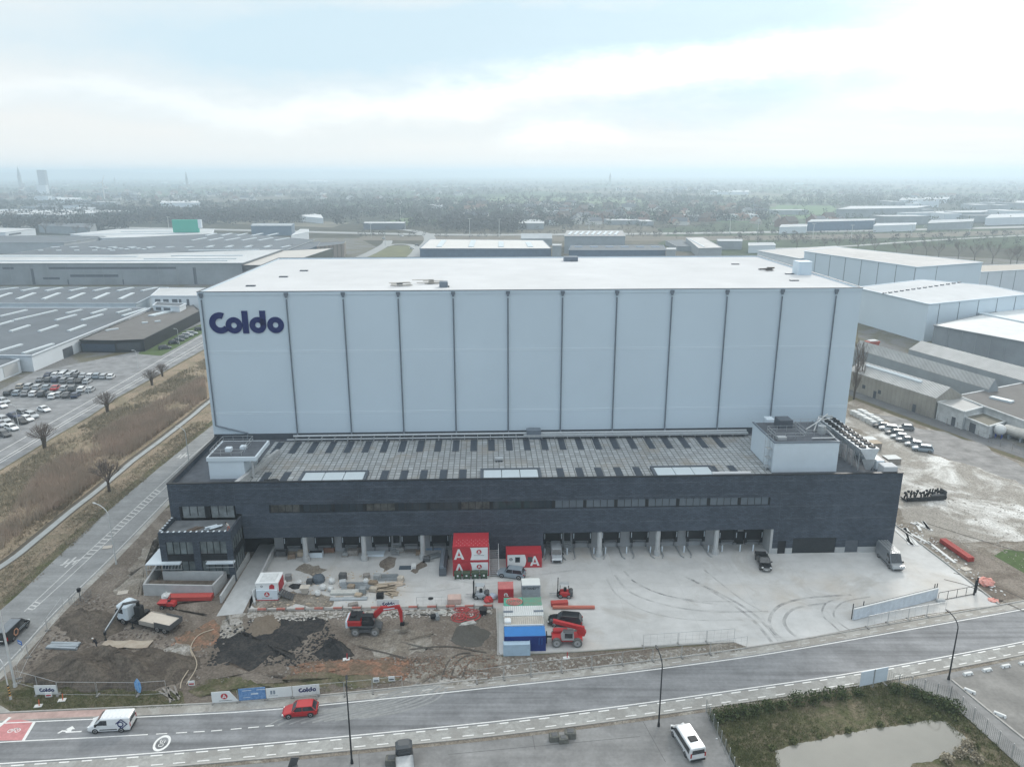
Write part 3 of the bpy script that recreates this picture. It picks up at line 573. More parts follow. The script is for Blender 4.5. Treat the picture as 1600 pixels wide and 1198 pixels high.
for i, (x, y, l, lb) in enumerate([(-17, 146, 5, 'long pale boards and straps lying left of the hatch on the white roof'), (-11, 149, 5.5, 'slanting run of loose profiles nearest the hatch on the white roof'), (64, 166, 3.6, 'small dark stack of roofing material at the right end of the white roof')]):
    g = Th('material_stack', x, y, lb, 'stack'); zt = HZ - .24
    for k in range(5):
        g.part('board', MB().obox((x + random.uniform(-.6, .6) * l / 2, y + random.uniform(-1.2, 1.2), zt + .12 + .14 * k), (l * random.uniform(.4, .9), .3, .12), random.uniform(-.25, .45)), Mdark if i == 2 else mat('pale_board', (.42, .40, .36)))
    g.part('crate', MB().bbox(x - .5, x + .6, y + .3, y + 1.1, zt, zt + .6, .05), Mcop)
# ---- the loading building
DX0, DX1, DY, DB = -52.7, 70.4, 114.8, 137.9
d = Th('loading_building', 9, 118, 'long low anthracite brick building with dock doors and a paved roof', 'building')
w_ = MB(); w_.box(DX0, DX1, DY, DY + .4, 10.8, 14.8); w_.box(-41.1, DX1, DY, DY + .4, 4.78, 9.3); w_.box(DX0, DX0 + .5, DY + .4, DB, 0, 14.8); w_.box(DX1 - .5, DX1, DY + .4, DB, 0, 14.8)
w_.box(DX0, -51.2, DY, DY + .4, 0, 10.8).box(-42.0, -36.5, DY, DY + .4, 9.3, 10.8).box(48, DX1, DY, DY + .4, 9.3, 10.8).box(-6.3, 9.35, DY, DY + .4, 0, 4.78)
w_.box(49.1, 50.1, DY, DY + .4, 1.1, 4.78).box(51.5, 52.7, DY, DY + .4, 1.1, 4.78).box(60.3, 62.0, DY, DY + .4, 1.1, 4.78).box(64.3, DX1, DY, DY + .4, 1.1, 4.78)
w_.box(50.1, 51.5, DY, DY + .4, 2.5, 4.78).box(52.7, 60.3, DY, DY + .4, 2.95, 4.78).box(62.0, 64.3, DY, DY + .4, 2.4, 4.78)
w_.box(-6.3, -5.9, DY + .4, 118.5, 0, 4.78).box(9.0, 9.35, DY + .4, 118.5, 0, 4.78)
d.part('wall', w_, Mbrick)
for xa, xb in ((49.1, 50.1), (51.5, 52.7), (60.3, 62.0), (64.3, DX1 + .05)): d.part('plinth', MB().box(xa, xb, DY - .05, DY + .4, 0, 1.1), Mconc)
d.part('return_wall', MB().box(48.7, 49.1, DY, 119, 0, 4.7), Mconc)
d.part('coping', MB().box(DX0 - .06, DX1 + .06, DY - .06, DY + .5, 14.8, 14.9).box(DX0 - .06, DX0 + .56, DY + .5, DB, 14.8, 14.9).box(DX1 - .56, DX1 + .06, DY + .5, DB, 14.8, 14.9), Mblk)
d.part('roof', MB().box(DX0 + .5, DX1 - .5, DY + .4, DB, 13.2, 13.95), Mslab)
d.part('soffit', MB().box(-41.1, DX1 - .5, DY + .4, 119, 4.78, 5.0), Mblk)
rw = MB(); rw.box(-37.3, -6.3, 118.5, 118.9, 0, 4.78).box(9.35, 41, 118.5, 118.9, 0, 4.78).box(41, 48.7, 118.6, 119, 0, 4.78)
d.part('recess_wall', rw, mat('grey_recess_wall', (.34, .35, .36), .8, 0, .12, .7)); d.part('floor_slab', MB().box(DX0 + .5, DX1 - .5, 119, DB, .0, .02), Mblk)
d.part('roof_paving', MB().box(-41.0, 48.9, 115.25, 136.4, 13.95, 14.02).box(48.9, 53.2, 126.3, 136.4, 13.95, 14.02), pavers())
Mst = mat('dark_rooflight_strip', (.045, .055, .07), .5, 0, .2, 2)
x = -39.6; xs = []
while x < 47.5: xs.append(x); x += 3.36
for i, x in enumerate(xs[:27]): d.part('dark_strip', MB().box(x - .62, x + .62, 130.0, 136.0, 14.02, 14.07), Mst)
x = -37.9
while x < 46:
    if not any(a < x < b for a, b in ((-32.2, -20.6), (-1.6, 9.2), (28, 39))): d.part('dark_strip', MB().box(x - .62, x + .62, 115.3, 121.1, 14.02, 14.07), Mst)
    x += 3.36
Mlight = mat('white_rooflight', (.50, .56, .59), .3, 0, .03)
for a, b in ((-31.3, -21), (-.8, 8.6), (28.8, 38.5)):
    fr = MB().box(a - .5, b + .5, 115.3, 115.55, 14.02, 14.45).box(a - .5, b + .5, 119.9, 120.3, 14.02, 14.55).box(a - .5, a, 115.55, 119.9, 14.02, 14.5).box(b, b + .5, 115.55, 119.9, 14.02, 14.5)
    s = d.part('skylight', fr, Mcop)
    for k in range(3): d.part('pane', MB().box(a + (b - a) * k / 3 + .06, a + (b - a) * (k + 1) / 3 - .06, 115.6, 119.85, 14.02, 14.4), Mlight, s)
# window ribbon: each bay is one window
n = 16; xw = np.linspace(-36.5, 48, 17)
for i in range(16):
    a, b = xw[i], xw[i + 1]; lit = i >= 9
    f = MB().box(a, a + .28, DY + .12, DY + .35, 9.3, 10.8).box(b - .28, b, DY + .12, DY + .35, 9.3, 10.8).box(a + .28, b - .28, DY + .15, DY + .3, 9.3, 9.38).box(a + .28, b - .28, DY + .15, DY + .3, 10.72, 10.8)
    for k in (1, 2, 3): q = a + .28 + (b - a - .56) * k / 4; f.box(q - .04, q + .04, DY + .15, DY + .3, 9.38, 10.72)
    wn = d.part('window', f, Mblk); d.part('pane', MB().box(a + .28, b - .28, DY + .2, DY + .23, 9.38, 10.72), mat('painted_reflection_glass', (.10, .125, .15), .2, 0, .12, .5, spec=.6) if lit else (Mglass if i % 3 else mat('dim_glass', (.075, .075, .07), .25, 0, .6, .8)), wn)  # right-hand bays: reflected light is painted in as a paler glass colour
for a, b in ((-50.9, -47.0), (-46.2, -42.2)):
    f = MB().box(a, a + .12, DY + .1, DY + .3, 9.05, 10.8).box(b - .12, b, DY + .1, DY + .3, 9.05, 10.8)
    for k in range(1, 3): q = a + (b - a) * k / 3; f.box(q - .04, q + .04, DY + .1, DY + .3, 9.05, 10.8)
    wn = d.part('window', f, Mblk); d.part('pane', MB().box(a + .12, b - .12, DY + .18, DY + .22, 8.6, 10.75), mat('grey_green_glass', (.19, .21, .215), .12, 0, .5, .6, spec=.7), wn)
d.part('pillar', MB().box(-47.0, -46.2, DY + .02, DY + .4, 8.6, 10.8).box(-51.2, -50.9, DY + .02, DY + .4, 8.6, 10.8), Mblk)
# dock doors
def dock_door(x, z0=1.15, y=118.5, hh=2.6):
    a, b = x - 1.65, x + 1.65; s = d.part('dock_door', MB().box(a, b, y - .5, y - .02, z0 + .35, z0 + hh + .5).box(a, a + .5, y - .62, y - .5, z0 - .1, z0 + hh + .5).box(b - .5, b, y - .62, y - .5, z0 - .1, z0 + hh + .5).box(a + .5, b - .5, y - .62, y - .5, z0 + hh - .2, z0 + hh + .5), Mblk)
    d.part('guide_light', MB().box(a + .12, a + .24, y - .68, y - .62, z0 + .9, z0 + 1.9).box(b - .24, b - .12, y - .68, y - .62, z0 + .9, z0 + 1.9), Mwhite2, s)
    d.part('bumper', MB().box(a + .3, a + .55, y - .35, y - .02, z0 - 1.1, z0 - .2).box(b - .55, b - .3, y - .35, y - .02, z0 - 1.1, z0 - .2).box(a + .6, b - .6, y - .3, y - .02, z0 - .3, z0 - .05), mat('dock_steel', (.22, .23, .24), .5, .4), s)
for x in (-33.9, -28.6, -23.9, -18.7, -13.6, -8.6, 11.3, 16.4, 21.5, 26.6, 31.7, 36.6): dock_door(x)
for x in (42.4, 47.0): dock_door(x, .7, 118.6, 3.0)
d.part('door', MB().box(44.2, 45.4, 118.5, 118.6, 0.02, 2.5), Mblk); d.part('door', MB().box(-16.7, -15.6, 118.4, 118.5, 1.5, 3.9), Mblk); d.part('door', MB().box(13.3, 14.4, 118.4, 118.5, 1.3, 3.9), Mblk)
d.part('door', MB().box(50.1, 51.5, DY + .1, DY + .2, 0, 2.5).box(51.2, 51.3, DY + .04, DY + .1, 1, 1.2), Mblk); d.part('door', MB().box(62.0, 64.3, DY + .1, DY + .2, 0, 2.4), Mcop)
m = MB().box(52.7, 60.3, DY + .12, DY + .2, 0, 2.95)
for k in range(9): m.box(52.75, 60.25, DY + .09, DY + .12, .1 + k * .32, .3 + k * .32)
d.part('roller_shutter', m, mat('dark_shutter', (.03, .035, .04), .5, .2))
for x, hgt in ((-31.2, 0), (-21.3, 0), (-11.3, 0), (19.1, 0), (29.2, 0), (39.4, 0)):
    s = d.part('column', MB().cyl((x, 115.3, .03), (x, 115.3, 4.8), .42, n=16), Mconc, smooth=False); d.part('base', MB().cyl((x, 115.3, .03), (x, 115.3, .95), .62, .58, n=16), Mconc, s)
for i, x in enumerate([9.7, 13.6, 18.3, 20.3, 24, 28.2, 30.2, 34.1, 38.4, 40.8, 44.0, 46.3]):
    d.part('bollard', MB().cyl((x, 116.0, .03), (x, 116.0, 1.15), .13, n=8).ball((x, 116.0, 1.15), .13, 8, 4), Mwhite2)
for x in (11.3, 16.4, 21.5, 26.6, 31.7, 36.6):
    for s_ in (-1.5, 1.5): d.part('wheel_guide', MB().tube([(x + s_ * 1.25, 113.9, .16), (x + s_, 114.7, .16), (x + s_, 118.2, .16)], .1, 6), Mmetal)
for x in (-16.2, 13.85):
    m = MB()
    for k in range(6): m.box(x - .6, x + .6, 117.9 - .28 * k, 118.2 - .28 * k, 1.15 - .2 * k, 1.22 - .2 * k)
    m.tube([(x - .65, 118.2, 2.2), (x - .65, 116.5, 1.1), (x - .65, 116.5, .03)], .03).tube([(x + .65, 118.2, 2.2), (x + .65, 116.5, 1.1), (x + .65, 116.5, .03)], .03); d.part('steps', m, Mmetal)
# plant rooms
def railing(x0, x1, y0, y1, z, hgt=1.1):
    m = MB(); pts = [(x0, y0), (x1, y0), (x1, y1), (x0, y1), (x0, y0)]
    for (a, b), (c_, e) in zip(pts[:-1], pts[1:]):
        for zz in (.55, 1.1): m.cyl((a, b, z + zz), (c_, e, z + zz), .035, n=4)
        l = math.hypot(c_ - a, e - b); k = max(1, round(l / 1.6))
        for i in range(k): m.cyl((a + (c_ - a) * i / k, b + (e - b) * i / k, z), (a + (c_ - a) * i / k, b + (e - b) * i / k, z + 1.1), .035, n=4)
    return m
s = d.part('plant_room', MB().box(49.1, 60.4, 118.0, 128.8, 13.95, 19.3), Mwhite2); d.part('roof', MB().box(49.4, 60.1, 118.3, 128.5, 19.3, 19.42), Mslab, s)
d.part('coping', MB().box(49.0, 60.5, 117.9, 118.25, 19.3, 19.5).box(49.0, 49.35, 118.25, 128.9, 19.3, 19.5).box(60.15, 60.5, 118.25, 128.9, 19.3, 19.5), Mpipe, s)
d.part('railing', railing(49.8, 55, 119.6, 123.5, 19.42), Mmetal, s); d.part('railing', railing(55.8, 60.0, 121, 127, 19.42), Mmetal, s)
d.part('pipework', MB().tube([(56, 119.2, 19.7), (60, 119.2, 19.7), (60, 126, 20.4), (63.5, 130, 20.4)], .14).tube([(57, 124, 19.6), (60, 125, 21), (64, 129, 20)], .12).tube([(58, 123, 19.6), (61, 128, 20.6), (66, 133, 19)], .12).cyl((59, 122.2, 19.42), (59, 122.2, 20.9), .7).bbox(50, 51.6, 119, 120, 19.42, 20, .05), Mmetal, s)
d.part('plant_cabinet', MB().bbox(52.5, 55, 125, 127.5, 19.42, 21.0, .08), Mcop, s); d.part('plant_cabinet', MB().bbox(53, 54.6, 132, 134, 14, 18.8, .08), Mwhite2)
m = MB()
for z in (14.6, 16.3, 18): m.box(48.2, 49.05, 118.6, 119.9, z, z + .06)
for (a, b) in ((48.2, 118.6), (49.0, 118.6), (48.2, 119.9), (49.0, 119.9)): m.cyl((a, b, 14), (a, b, 20.4), .03, n=4)
for z in (15.1, 15.6, 16.9, 17.4, 18.6, 19.1, 20.3): m.tube([(48.2, 118.6, z), (48.2, 119.9, z), (49.0, 119.9, z)], .025, 4)
d.part('stair_tower', m, Mmetal)
s = d.part('plant_room', MB().box(-47.1, -41.2, 118.7, 126.2, 13.95, 17.2), Mwhite2); d.part('roof', MB().box(-47.3, -39.0, 118.5, 126.6, 17.2, 17.9), Mwhite2, s)
d.part('roof_membrane', MB().box(-47.0, -39.3, 118.8, 126.3, 17.9, 17.95), Mslab, s); d.part('railing', railing(-46.8, -41.6, 119.2, 125.8, 17.95), Mmetal, s)
d.part('ventilator', MB().bbox(-45, -43.9, 121, 122, 17.95, 18.6, .08), Mwhite2, s); d.part('ventilator', MB().bbox(-42.8, -41.8, 122, 123, 17.95, 18.5, .08), Mwhite2, s)
d.part('upstand', MB().prism([(-41.9, 115.3), (-41.2, 115.3), (-38.3, 130), (-38.9, 130)], 13.95, 14.9), Mconc); d.part('support', MB().box(-40, -39.7, 118.9, 119.2, 14, 17.2), Mconc)
m = MB().tube([(-37.5, 136.9, 14.95), (51, 136.9, 14.95)], .22, 8).tube([(-38.5, 135.9, 14.6), (7, 135.9, 14.6)], .13, 8).box(7, 51, 135.6, 136.5, 14.55, 14.9)
for k in range(36): m.box(-37 + k * 2.5, -36.9 + k * 2.5, 135.7, 137.2, 14.02, 14.8)
d.part('pipe_run', m, Mmetal); d.part('plant_cabinet', MB().bbox(7.6, 10.4, 136, 137.4, 14.02, 15.9, .1), Mpipe)
# condenser bank with rows of fans
cs = d.part('condenser', MB().loft([[(65.2, 117.6, 16.2), (66.6, 117.6, 16.2), (67.3, 117.6, 18.2), (63.9, 117.6, 18.2)], [(65.2, 134.5, 16.2), (66.6, 134.5, 16.2), (67.3, 134.5, 18.2), (63.9, 134.5, 18.2)]]), mat('white_coil_casing', (.55, .58, .60), .5, 0, .1))
m = MB()
for k in range(8):
    y = 118.2 + k * 2.2
    for x in (64.3, 67.0): m.box(x - .07, x + .07, y, y + .14, 14, 17.6)
    m.tube([(64.3, y, 14.1), (64.3, y + 2.1, 17.2)], .05, 4)
m.loft([[(65.5, 117.8, 14.2), (66.3, 117.8, 14.2), (67.2, 117.8, 16.2), (64.6, 117.8, 16.2)], [(65.5, 118, 14.2), (66.3, 118, 14.2), (67.2, 118, 16.2), (64.6, 118, 16.2)]])
d.part('frame', m, Mmetal, cs)
for k in range(11):
    for x in (64.75, 66.4):
        y = 118.5 + k * 1.5; mm = MB(); n = 14
        for i in range(n):
            a0, a1 = 2 * PI * i / n, 2 * PI * (i + 1) / n
            mm.add([(x + .66 * math.cos(a0), y + .66 * math.sin(a0), 18.2), (x + .66 * math.cos(a1), y + .66 * math.sin(a1), 18.2), (x + .56 * math.cos(a1), y + .56 * math.sin(a1), 18.45), (x + .56 * math.cos(a0), y + .56 * math.sin(a0), 18.45)], [(0, 1, 2, 3)])
        for a in range(4): mm.obox((x, y, 18.38), (1.1, .16, .03), a * PI / 4)
        d.part('fan', mm, Mblk, cs)
d.part('duct', MB().prism([(67.6, 118.5), (69.0, 118.5), (69.0, 124.0), (67.6, 126.0)], 14, 15.6), Mwhite2); d.part('rooftop_cabinet', MB().bbox(67.4, 69.8, 115.5, 117.6, 13.95, 15.7, .08), Mroofw); d.part('rooftop_cabinet', MB().bbox(62, 63.4, 128.5, 131, 13.95, 16.4, .08), Mcop)
for (x, y, sx_, lb, nm) in ((2.0, 124.8, 1.4, 'small grey trolley standing alone in the middle of the paved roof', 'trolley'), (41.5, 116.6, 6, 'long roll of white foil lying at the front right of the paved roof', 'foil_roll'), (-32, 115.9, 1.6, 'orange bundle at the parapet by the left skylight', 'bundle'), (-36.5, 117.2, 2.4, 'dark heap of sheeting at the front left corner of the paved roof', 'tarpaulin_heap')):
    g = Th(nm, x, y, lb, nm.split('_')[-1] if nm != 'tarpaulin_heap' else 'tarpaulin')
    if nm == 'foil_roll': g.part('roll', MB().cyl((x - 3.3, y, 14.42), (x + 3.3, y, 14.42), .38, n=14), Mroofw)
    elif nm == 'trolley': g.part('tray', MB().bbox(x - .7, x + .7, y - .4, y + .4, 14.3, 14.75, .05), Mmetal); g.part('wheel', MB().cyl((x - .5, y - .45, 14.15), (x - .5, y + .45, 14.15), .13).cyl((x + .5, y - .45, 14.15), (x + .5, y + .45, 14.15), .13), Mblk)
    elif nm == 'bundle': g.part('wrapped_bundle', MB().bbox(x - 1.2, x + 1.0, y - .3, y + .3, 14.02, 14.4, .12), mat('orange_plastic', (.60, .13, .05)))
    else: g.part('sheet', MB().ball((x, y, 14.02), 1.3, 14, 7, sz=(1.1, .6, .25), jit=.2), Mblk)
# ---- the office wing at the left corner
o_ = Th('office_wing', -46.8, 111, 'glazed dark office wing with roof terrace at the left corner of the loading building', 'building')
AX0, AX1, AY = -52.5, -41.1, 109.0
a_ = MB().box(AX0, AX1, AY, AY + .35, 7.33, 9.0).box(AX0, AX0 + .35, AY + .35, 114.7, 7.33, 9.0).box(AX1 - .35, AX1, AY + .35, 114.75, 7.33, 9.0)
a_.box(AX0, AX0 + 1.0, AY, AY + .5, 0, 7.33).box(AX1 - .9, AX1, AY, AY + .5, 0, 7.33).box(-47.3, -46.2, AY, AY + .4, 0, 7.33)
o_.part('wall', a_, Mbrick); o_.part('core', MB().box(AX0 + .3, AX1 - .35, AY + 1.2, 114.7, 0, 7.9), mat('dim_interior', (.05, .055, .06), .9, 0, .5, .5))
o_.part('floor_band', MB().box(AX0 + .02, AX1 - .02, AY + .02, 114.7, 3.9, 5.0), Mblk); o_.part('terrace', MB().box(AX0 + .35, AX1 - .35, AY + .35, 114.8, 8.0, 8.25), mat('terrace_felt', (.13, .14, .15), .8, 0, .3, .5))
m = MB()
for k in range(12): m.box(AX0 + .5 + k * .9, AX0 + .75 + k * .9, AY - .02, AY + .4, 9.0, 9.07)
for k in range(6): m.box(AX0 - .02, AX0 + .3, AY + .6 + k * .9, AY + .85 + k * .9, 9.0, 9.07)
o_.part('coping_bracket', m, Mwhite2)
for (za, zb) in ((5.0, 7.33), (1.2, 3.9)):
    for (xa, xb) in ((AX0 + 1.0, -47.3), (-46.2, AX1 - .9)):
        f = MB().box(xa, xb, AY + .15, AY + .28, za, za + .1).box(xa, xb, AY + .15, AY + .28, zb - .1, zb)
        for k in range(5): q = xa + (xb - xa) * k / 4; f.box(q - .05, q + .05, AY + .14, AY + .3, za + .1, zb - .1)
        s = o_.part('window', f, Mblk); o_.part('pane', MB().box(xa, xb, AY + .2, AY + .24, za + .1, zb - .1), mat('office_glass', (.13, .155, .16), .08, 0, .6, .35, spec=.8), s)
    f = MB().box(AX1 - .28, AX1 - .15, AY + .5, 114.7, za, za + .1)
    for k in range(6): q = AY + .5 + (114.7 - AY - .5) * k / 5; f.box(AX1 - .3, AX1 - .12, q - .05, q + .05, za, zb)
    s = o_.part('window', f, Mblk); o_.part('pane', MB().box(AX1 - .24, AX1 - .2, AY + .5, 114.7, za + .1, zb), MC['office_glass'], s)
o_.part('canopy', MB().box(AX0 - 2.2, AX0 + 3.2, AY - .9, AY - .05, 3.75, 3.95).box(-45.2, AX1 + .3, AY - .9, AY - .05, 3.75, 3.95).box(AX0 - 2.2, AX0 - .05, AY - .05, 113.5, 3.75, 3.95), Mwhite2)
m = MB()
for k in range(12): m.tube([(AX0 - 2.2 + k * .5, AY - .9, 3.0), (AX0 - 2.0 + k * .5, AY - .9, 3.75)], .04, 4)
m.tube([(AX0 - 2.2, AY - .9, 3.0), (AX0 + 3.5, AY - .9, 3.0)], .05, 4).tube([(-45.2, AY - .9, 3.2), (AX1 + .3, AY - .9, 3.2), (AX1 + .3, AY - .9, 4.4), (-45.2, AY - .9, 4.4)], .05, 4).tube([(AX0 - 2.2, 113, 0), (AX0 - 2.2, 113, 3.8)], .07, 6).tube([(AX0 - 2.2, AY - .9, 0), (AX0 - 2.2, AY - .9, 3.8)], .07, 6)
o_.part('canopy_frame', m, Mmetal)
for (x, y, rz, n_, lb) in ((-47.6, 111.6, .9, 7, 'row of brown battens laid on the office terrace'), (-44.6, 111.8, .5, 9, 'heap of white wrapping and boards on the office terrace beside the worker')):
    g = Th('board_stack', x, y, lb, 'boards')
    for k in range(n_): g.part('board', MB().obox((x + random.uniform(-.7, .7) * (1 if n_ > 8 else .1) + (k - 3) * .22 * (n_ < 8), y + random.uniform(-.3, .3), 8.3 + (.05 * k if n_ > 8 else 0)), (1.9, .13 if n_ < 8 else .35, .06), rz + random.uniform(-.2, .2) * (n_ > 8)), Mwhite2 if n_ > 8 else mat('brown_batten', (.16, .12, .09)))
# concrete basement walls in front of the office, and the ramp
t = Th('retaining_wall', -48, 105, 'low pale concrete retaining walls boxed around a planting bed in front of the office wing', 'wall')
def wl(pts, w, z1, nm='wall', th=t, m=Mconc): th.part(nm, ribbon_mb([Vector(p) for p in pts], w, 0, z1=z1), m)
wl([(-54.2, 105.5), (-43.2, 104.7)], .3, 2.0); wl([(-54.1, 105.6), (-54.6, 112.5)], .3, 2.0); wl([(-53.9, 107.7), (-43.4, 107.0)], .3, 1.3); wl([(-43.2, 104.8), (-42.6, 109.0)], .3, 2.0); wl([(-52.4, 108.6), (-42.6, 108.2)], .25, 2.4)
t.part('planting_soil', MB().prism([(-53.9, 105.7), (-43.4, 104.9), (-43.3, 106.9), (-53.9, 107.5)], 0, 1.5), Mdark)
rp = Th('ramp', -38.5, 108, 'pale concrete ramp between side walls running under the building beside the office wing', 'ramp')
rp.part('ramp_slab', MB().add([(-40.9, 99.2, .05), (-37.2, 99.8, .05), (-37.7, 121.5, .1), (-40.9, 121.5, .1)], [(0, 1, 2, 3)]), Mconc)
wl([(-41.4, 102.8), (-41.2, 116.5)], .3, 1.3, 'side_wall', rp); wl([(-36.9, 104.5), (-37.4, 118.5)], .3, 1.3, 'side_wall', rp)
wl([(-36.9, 104.4), (-36.0, 102.0)], .3, .6, 'side_wall', rp)
# ================================================================ vehicles
Mtyre = mat('tyre_rubber', (.02, .02, .021), .9, 0, .2, 5); Mrim = mat('alloy_rim', (.35, .36, .37), .35, .7, .1, 5); Mlamp = mat('lamp_lens', (.7, .72, .72), .15, 0, .05); Mtail = mat('red_lens', (.35, .02, .02), .25, 0, .1)
Mcglass = mat('car_glass', (.025, .03, .036), .06, 0, .3, 1, spec=.9); Mplast = mat('black_plastic', (.03, .031, .033), .6, 0, .15, 4); Mplate = mat('number_plate', (.7, .7, .66), .5)
def paint(n, c, metal=.2, rough=.3): return mat('paint_' + n, c, rough, metal, .04, 1.2, coat=.5)
PAINT = {'white': (.72, .74, .75), 'silver': (.42, .45, .47), 'grey': (.20, .215, .23), 'black': (.014, .015, .017), 'dark blue': (.02, .035, .08), 'red': (.42, .02, .025), 'pale blue': (.27, .325, .37), 'beige': (.38, .34, .28), 'dark grey': (.07, .075, .08), 'orange': (.55, .13, .05)}
def tread(m, x, y, r, w, n=16):
    s = 1 if y > 0 else -1
    m.cyl((x, y - s * w, r), (x, y, r), r, n=n); return m
def wheel(par, x, y, r=.32, w=.22, detail=True, mt=None, ty=None):
    s = 1 if y > 0 else -1; m = MB().cyl((x, y - s * w, r), (x, y, r), r, n=18)
    m.cyl((x, y, r), (x, y + s * .015, r), r * .66, r * .6, n=14, m=1); m.cyl((x, y + s * .015, r), (x, y + s * .03, r), r * .2, n=8, m=0)
    if detail:
        for k in range(5): m.obox((x + .33 * r * math.cos(k * 2 * PI / 5), y + s * .02, r + .33 * r * math.sin(k * 2 * PI / 5)), (.55 * r, .02, .09 * r), 0, 0, ry=-k * 2 * PI / 5)
    return m.build('wheel', [ty or Mtyre, mt or Mrim], par)
def car(name, label, cat, loc, rz, paintn='silver', style='hatch', detail=True, group=None):
    S = {'hatch': (4.2, 1.8, 1.48, .93, .95, .35, -1.45, -1.98), 'estate': (4.7, 1.84, 1.50, .95, 1.1, .45, -1.85, -2.25), 'sedan': (4.6, 1.82, 1.44, .93, 1.0, .35, -.95, -1.65),
         'suv': (4.6, 1.88, 1.68, 1.05, 1.05, .45, -1.75, -2.15), 'bigsuv': (5.0, 2.0, 1.76, 1.1, 1.15, .5, -1.95, -2.4)}[style]
    Lc, Wd, H, zs, xa, xb, xc, xd = S; hl = Lc / 2; w = Wd / 2; M_ = paint(paintn, PAINT[paintn]); t = empty(name, loc, rz, label, cat, group)
    st = []   # (x, halfwidth, zbottom, zshoulder)
    for x, k, zb, z in ((-hl, .80, .42, zs - .18), (-hl + .10, .93, .30, zs - .04), (-hl + .45, .985, .24, zs), (-hl * .45, 1, .20, zs), (0, 1, .20, zs - .02), (hl * .45, 1, .20, zs - .05), (hl - .55, .98, .22, zs - .18), (hl - .15, .90, .26, zs - .30), (hl, .70, .34, zs - .40)):
        h_ = w * k; st.append([(x, -h_ * .93, zb), (x, -h_, zb + .16), (x, -h_, zb + (z - zb) * .72), (x, -h_ * .96, z - .03), (x, -h_ * .75, z + .02), (x, 0, z + .05), (x, h_ * .75, z + .02), (x, h_ * .96, z - .03), (x, h_, zb + (z - zb) * .72), (x, h_, zb + .16), (x, h_ * .93, zb)])
    m = MB().loft(st); m.build('body', [M_], t, smooth=False)
    wb = Lc * .31; r = .33 if H < 1.6 else .37
    # glass house: lower ring, waist and roof ring
    def rg(x0, x1, hw, z, b=.12): return [(x0, -hw + b, z), (x0 + b, -hw, z), (x1 - b, -hw, z), (x1, -hw + b * 1.6, z), (x1, hw - b * 1.6, z), (x1 - b, hw, z), (x0 + b, hw, z), (x0, hw - b, z)]
    g = MB().loft([rg(xd, xa, w * .93, zs - .02), rg(xc - .04, xb + .03, w * .77, H - .05)]); g.build('window', Mcglass, t)
    rf = MB().loft([rg(xc - .10, xb + .06, w * .785, H - .075), rg(xc - .02, xb - .02, w * .77, H - .01), rg(xc + .15, xb - .2, w * .62, H + .015)])
    for s in (-1, 1):
        for (x0, x1) in ((xd + .06, xc - .02), (xa - .04, xb + .02)): rf.cyl((x0, s * w * .925, zs - .02), (x1, s * w * .76, H - .05), .05, .045, 5)
        if detail: rf.cyl((-.35, s * w * .935, zs - .02), (-.35, s * w * .775, H - .05), .035, .035, 4)
    rf.build('roof', M_, t)
    for sx_ in (-1, 1):
        for s in (-1, 1):
            wheel(t, sx_ * wb, s * (w + .012), r, detail=detail)
            if detail:
                a = MB(); n = 10
                for i in range(n):
                    a0, a1 = PI * i / n, PI * (i + 1) / n; y = s * (w + .004)
                    q = [(sx_ * wb + k * math.cos(b), y, r + k * math.sin(b)) for b, k in ((a0, r + .01), (a1, r + .01), (a1, r + .07), (a0, r + .07))]; a.add(q, [(0, 1, 2, 3)])
                a.build('wheel_arch', Mplast, t)
    if detail:
        for s in (-1, 1):
            MB().obox((hl - .16, s * w * .66, zs - .42), (.26, .42, .15), s * -.42).build('headlight', Mlamp, t); MB().obox((-hl + .12, s * w * .78, zs - .16), (.22, .26, .2), s * .5).build('tail_light', Mtail, t)
            MB().bbox(xa - .42, xa - .22, min(s * (w + .02), s * (w + .2)), max(s * (w + .02), s * (w + .2)), zs, zs + .15, .03).build('mirror', M_, t)
        MB().obox((hl - .02, 0, .42), (.12, w * 1.3, .2)).build('grille', Mplast, t); MB().obox((-hl + .03, 0, .42), (.14, w * 1.5, .2)).build('bumper', Mplast, t)
        MB().obox((-hl - .045, 0, .62), (.02, .5, .11)).build('number_plate', Mplate, t); MB().obox((hl + .045, 0, .45), (.02, .5, .11)).build('number_plate', Mplate, t)
    return t
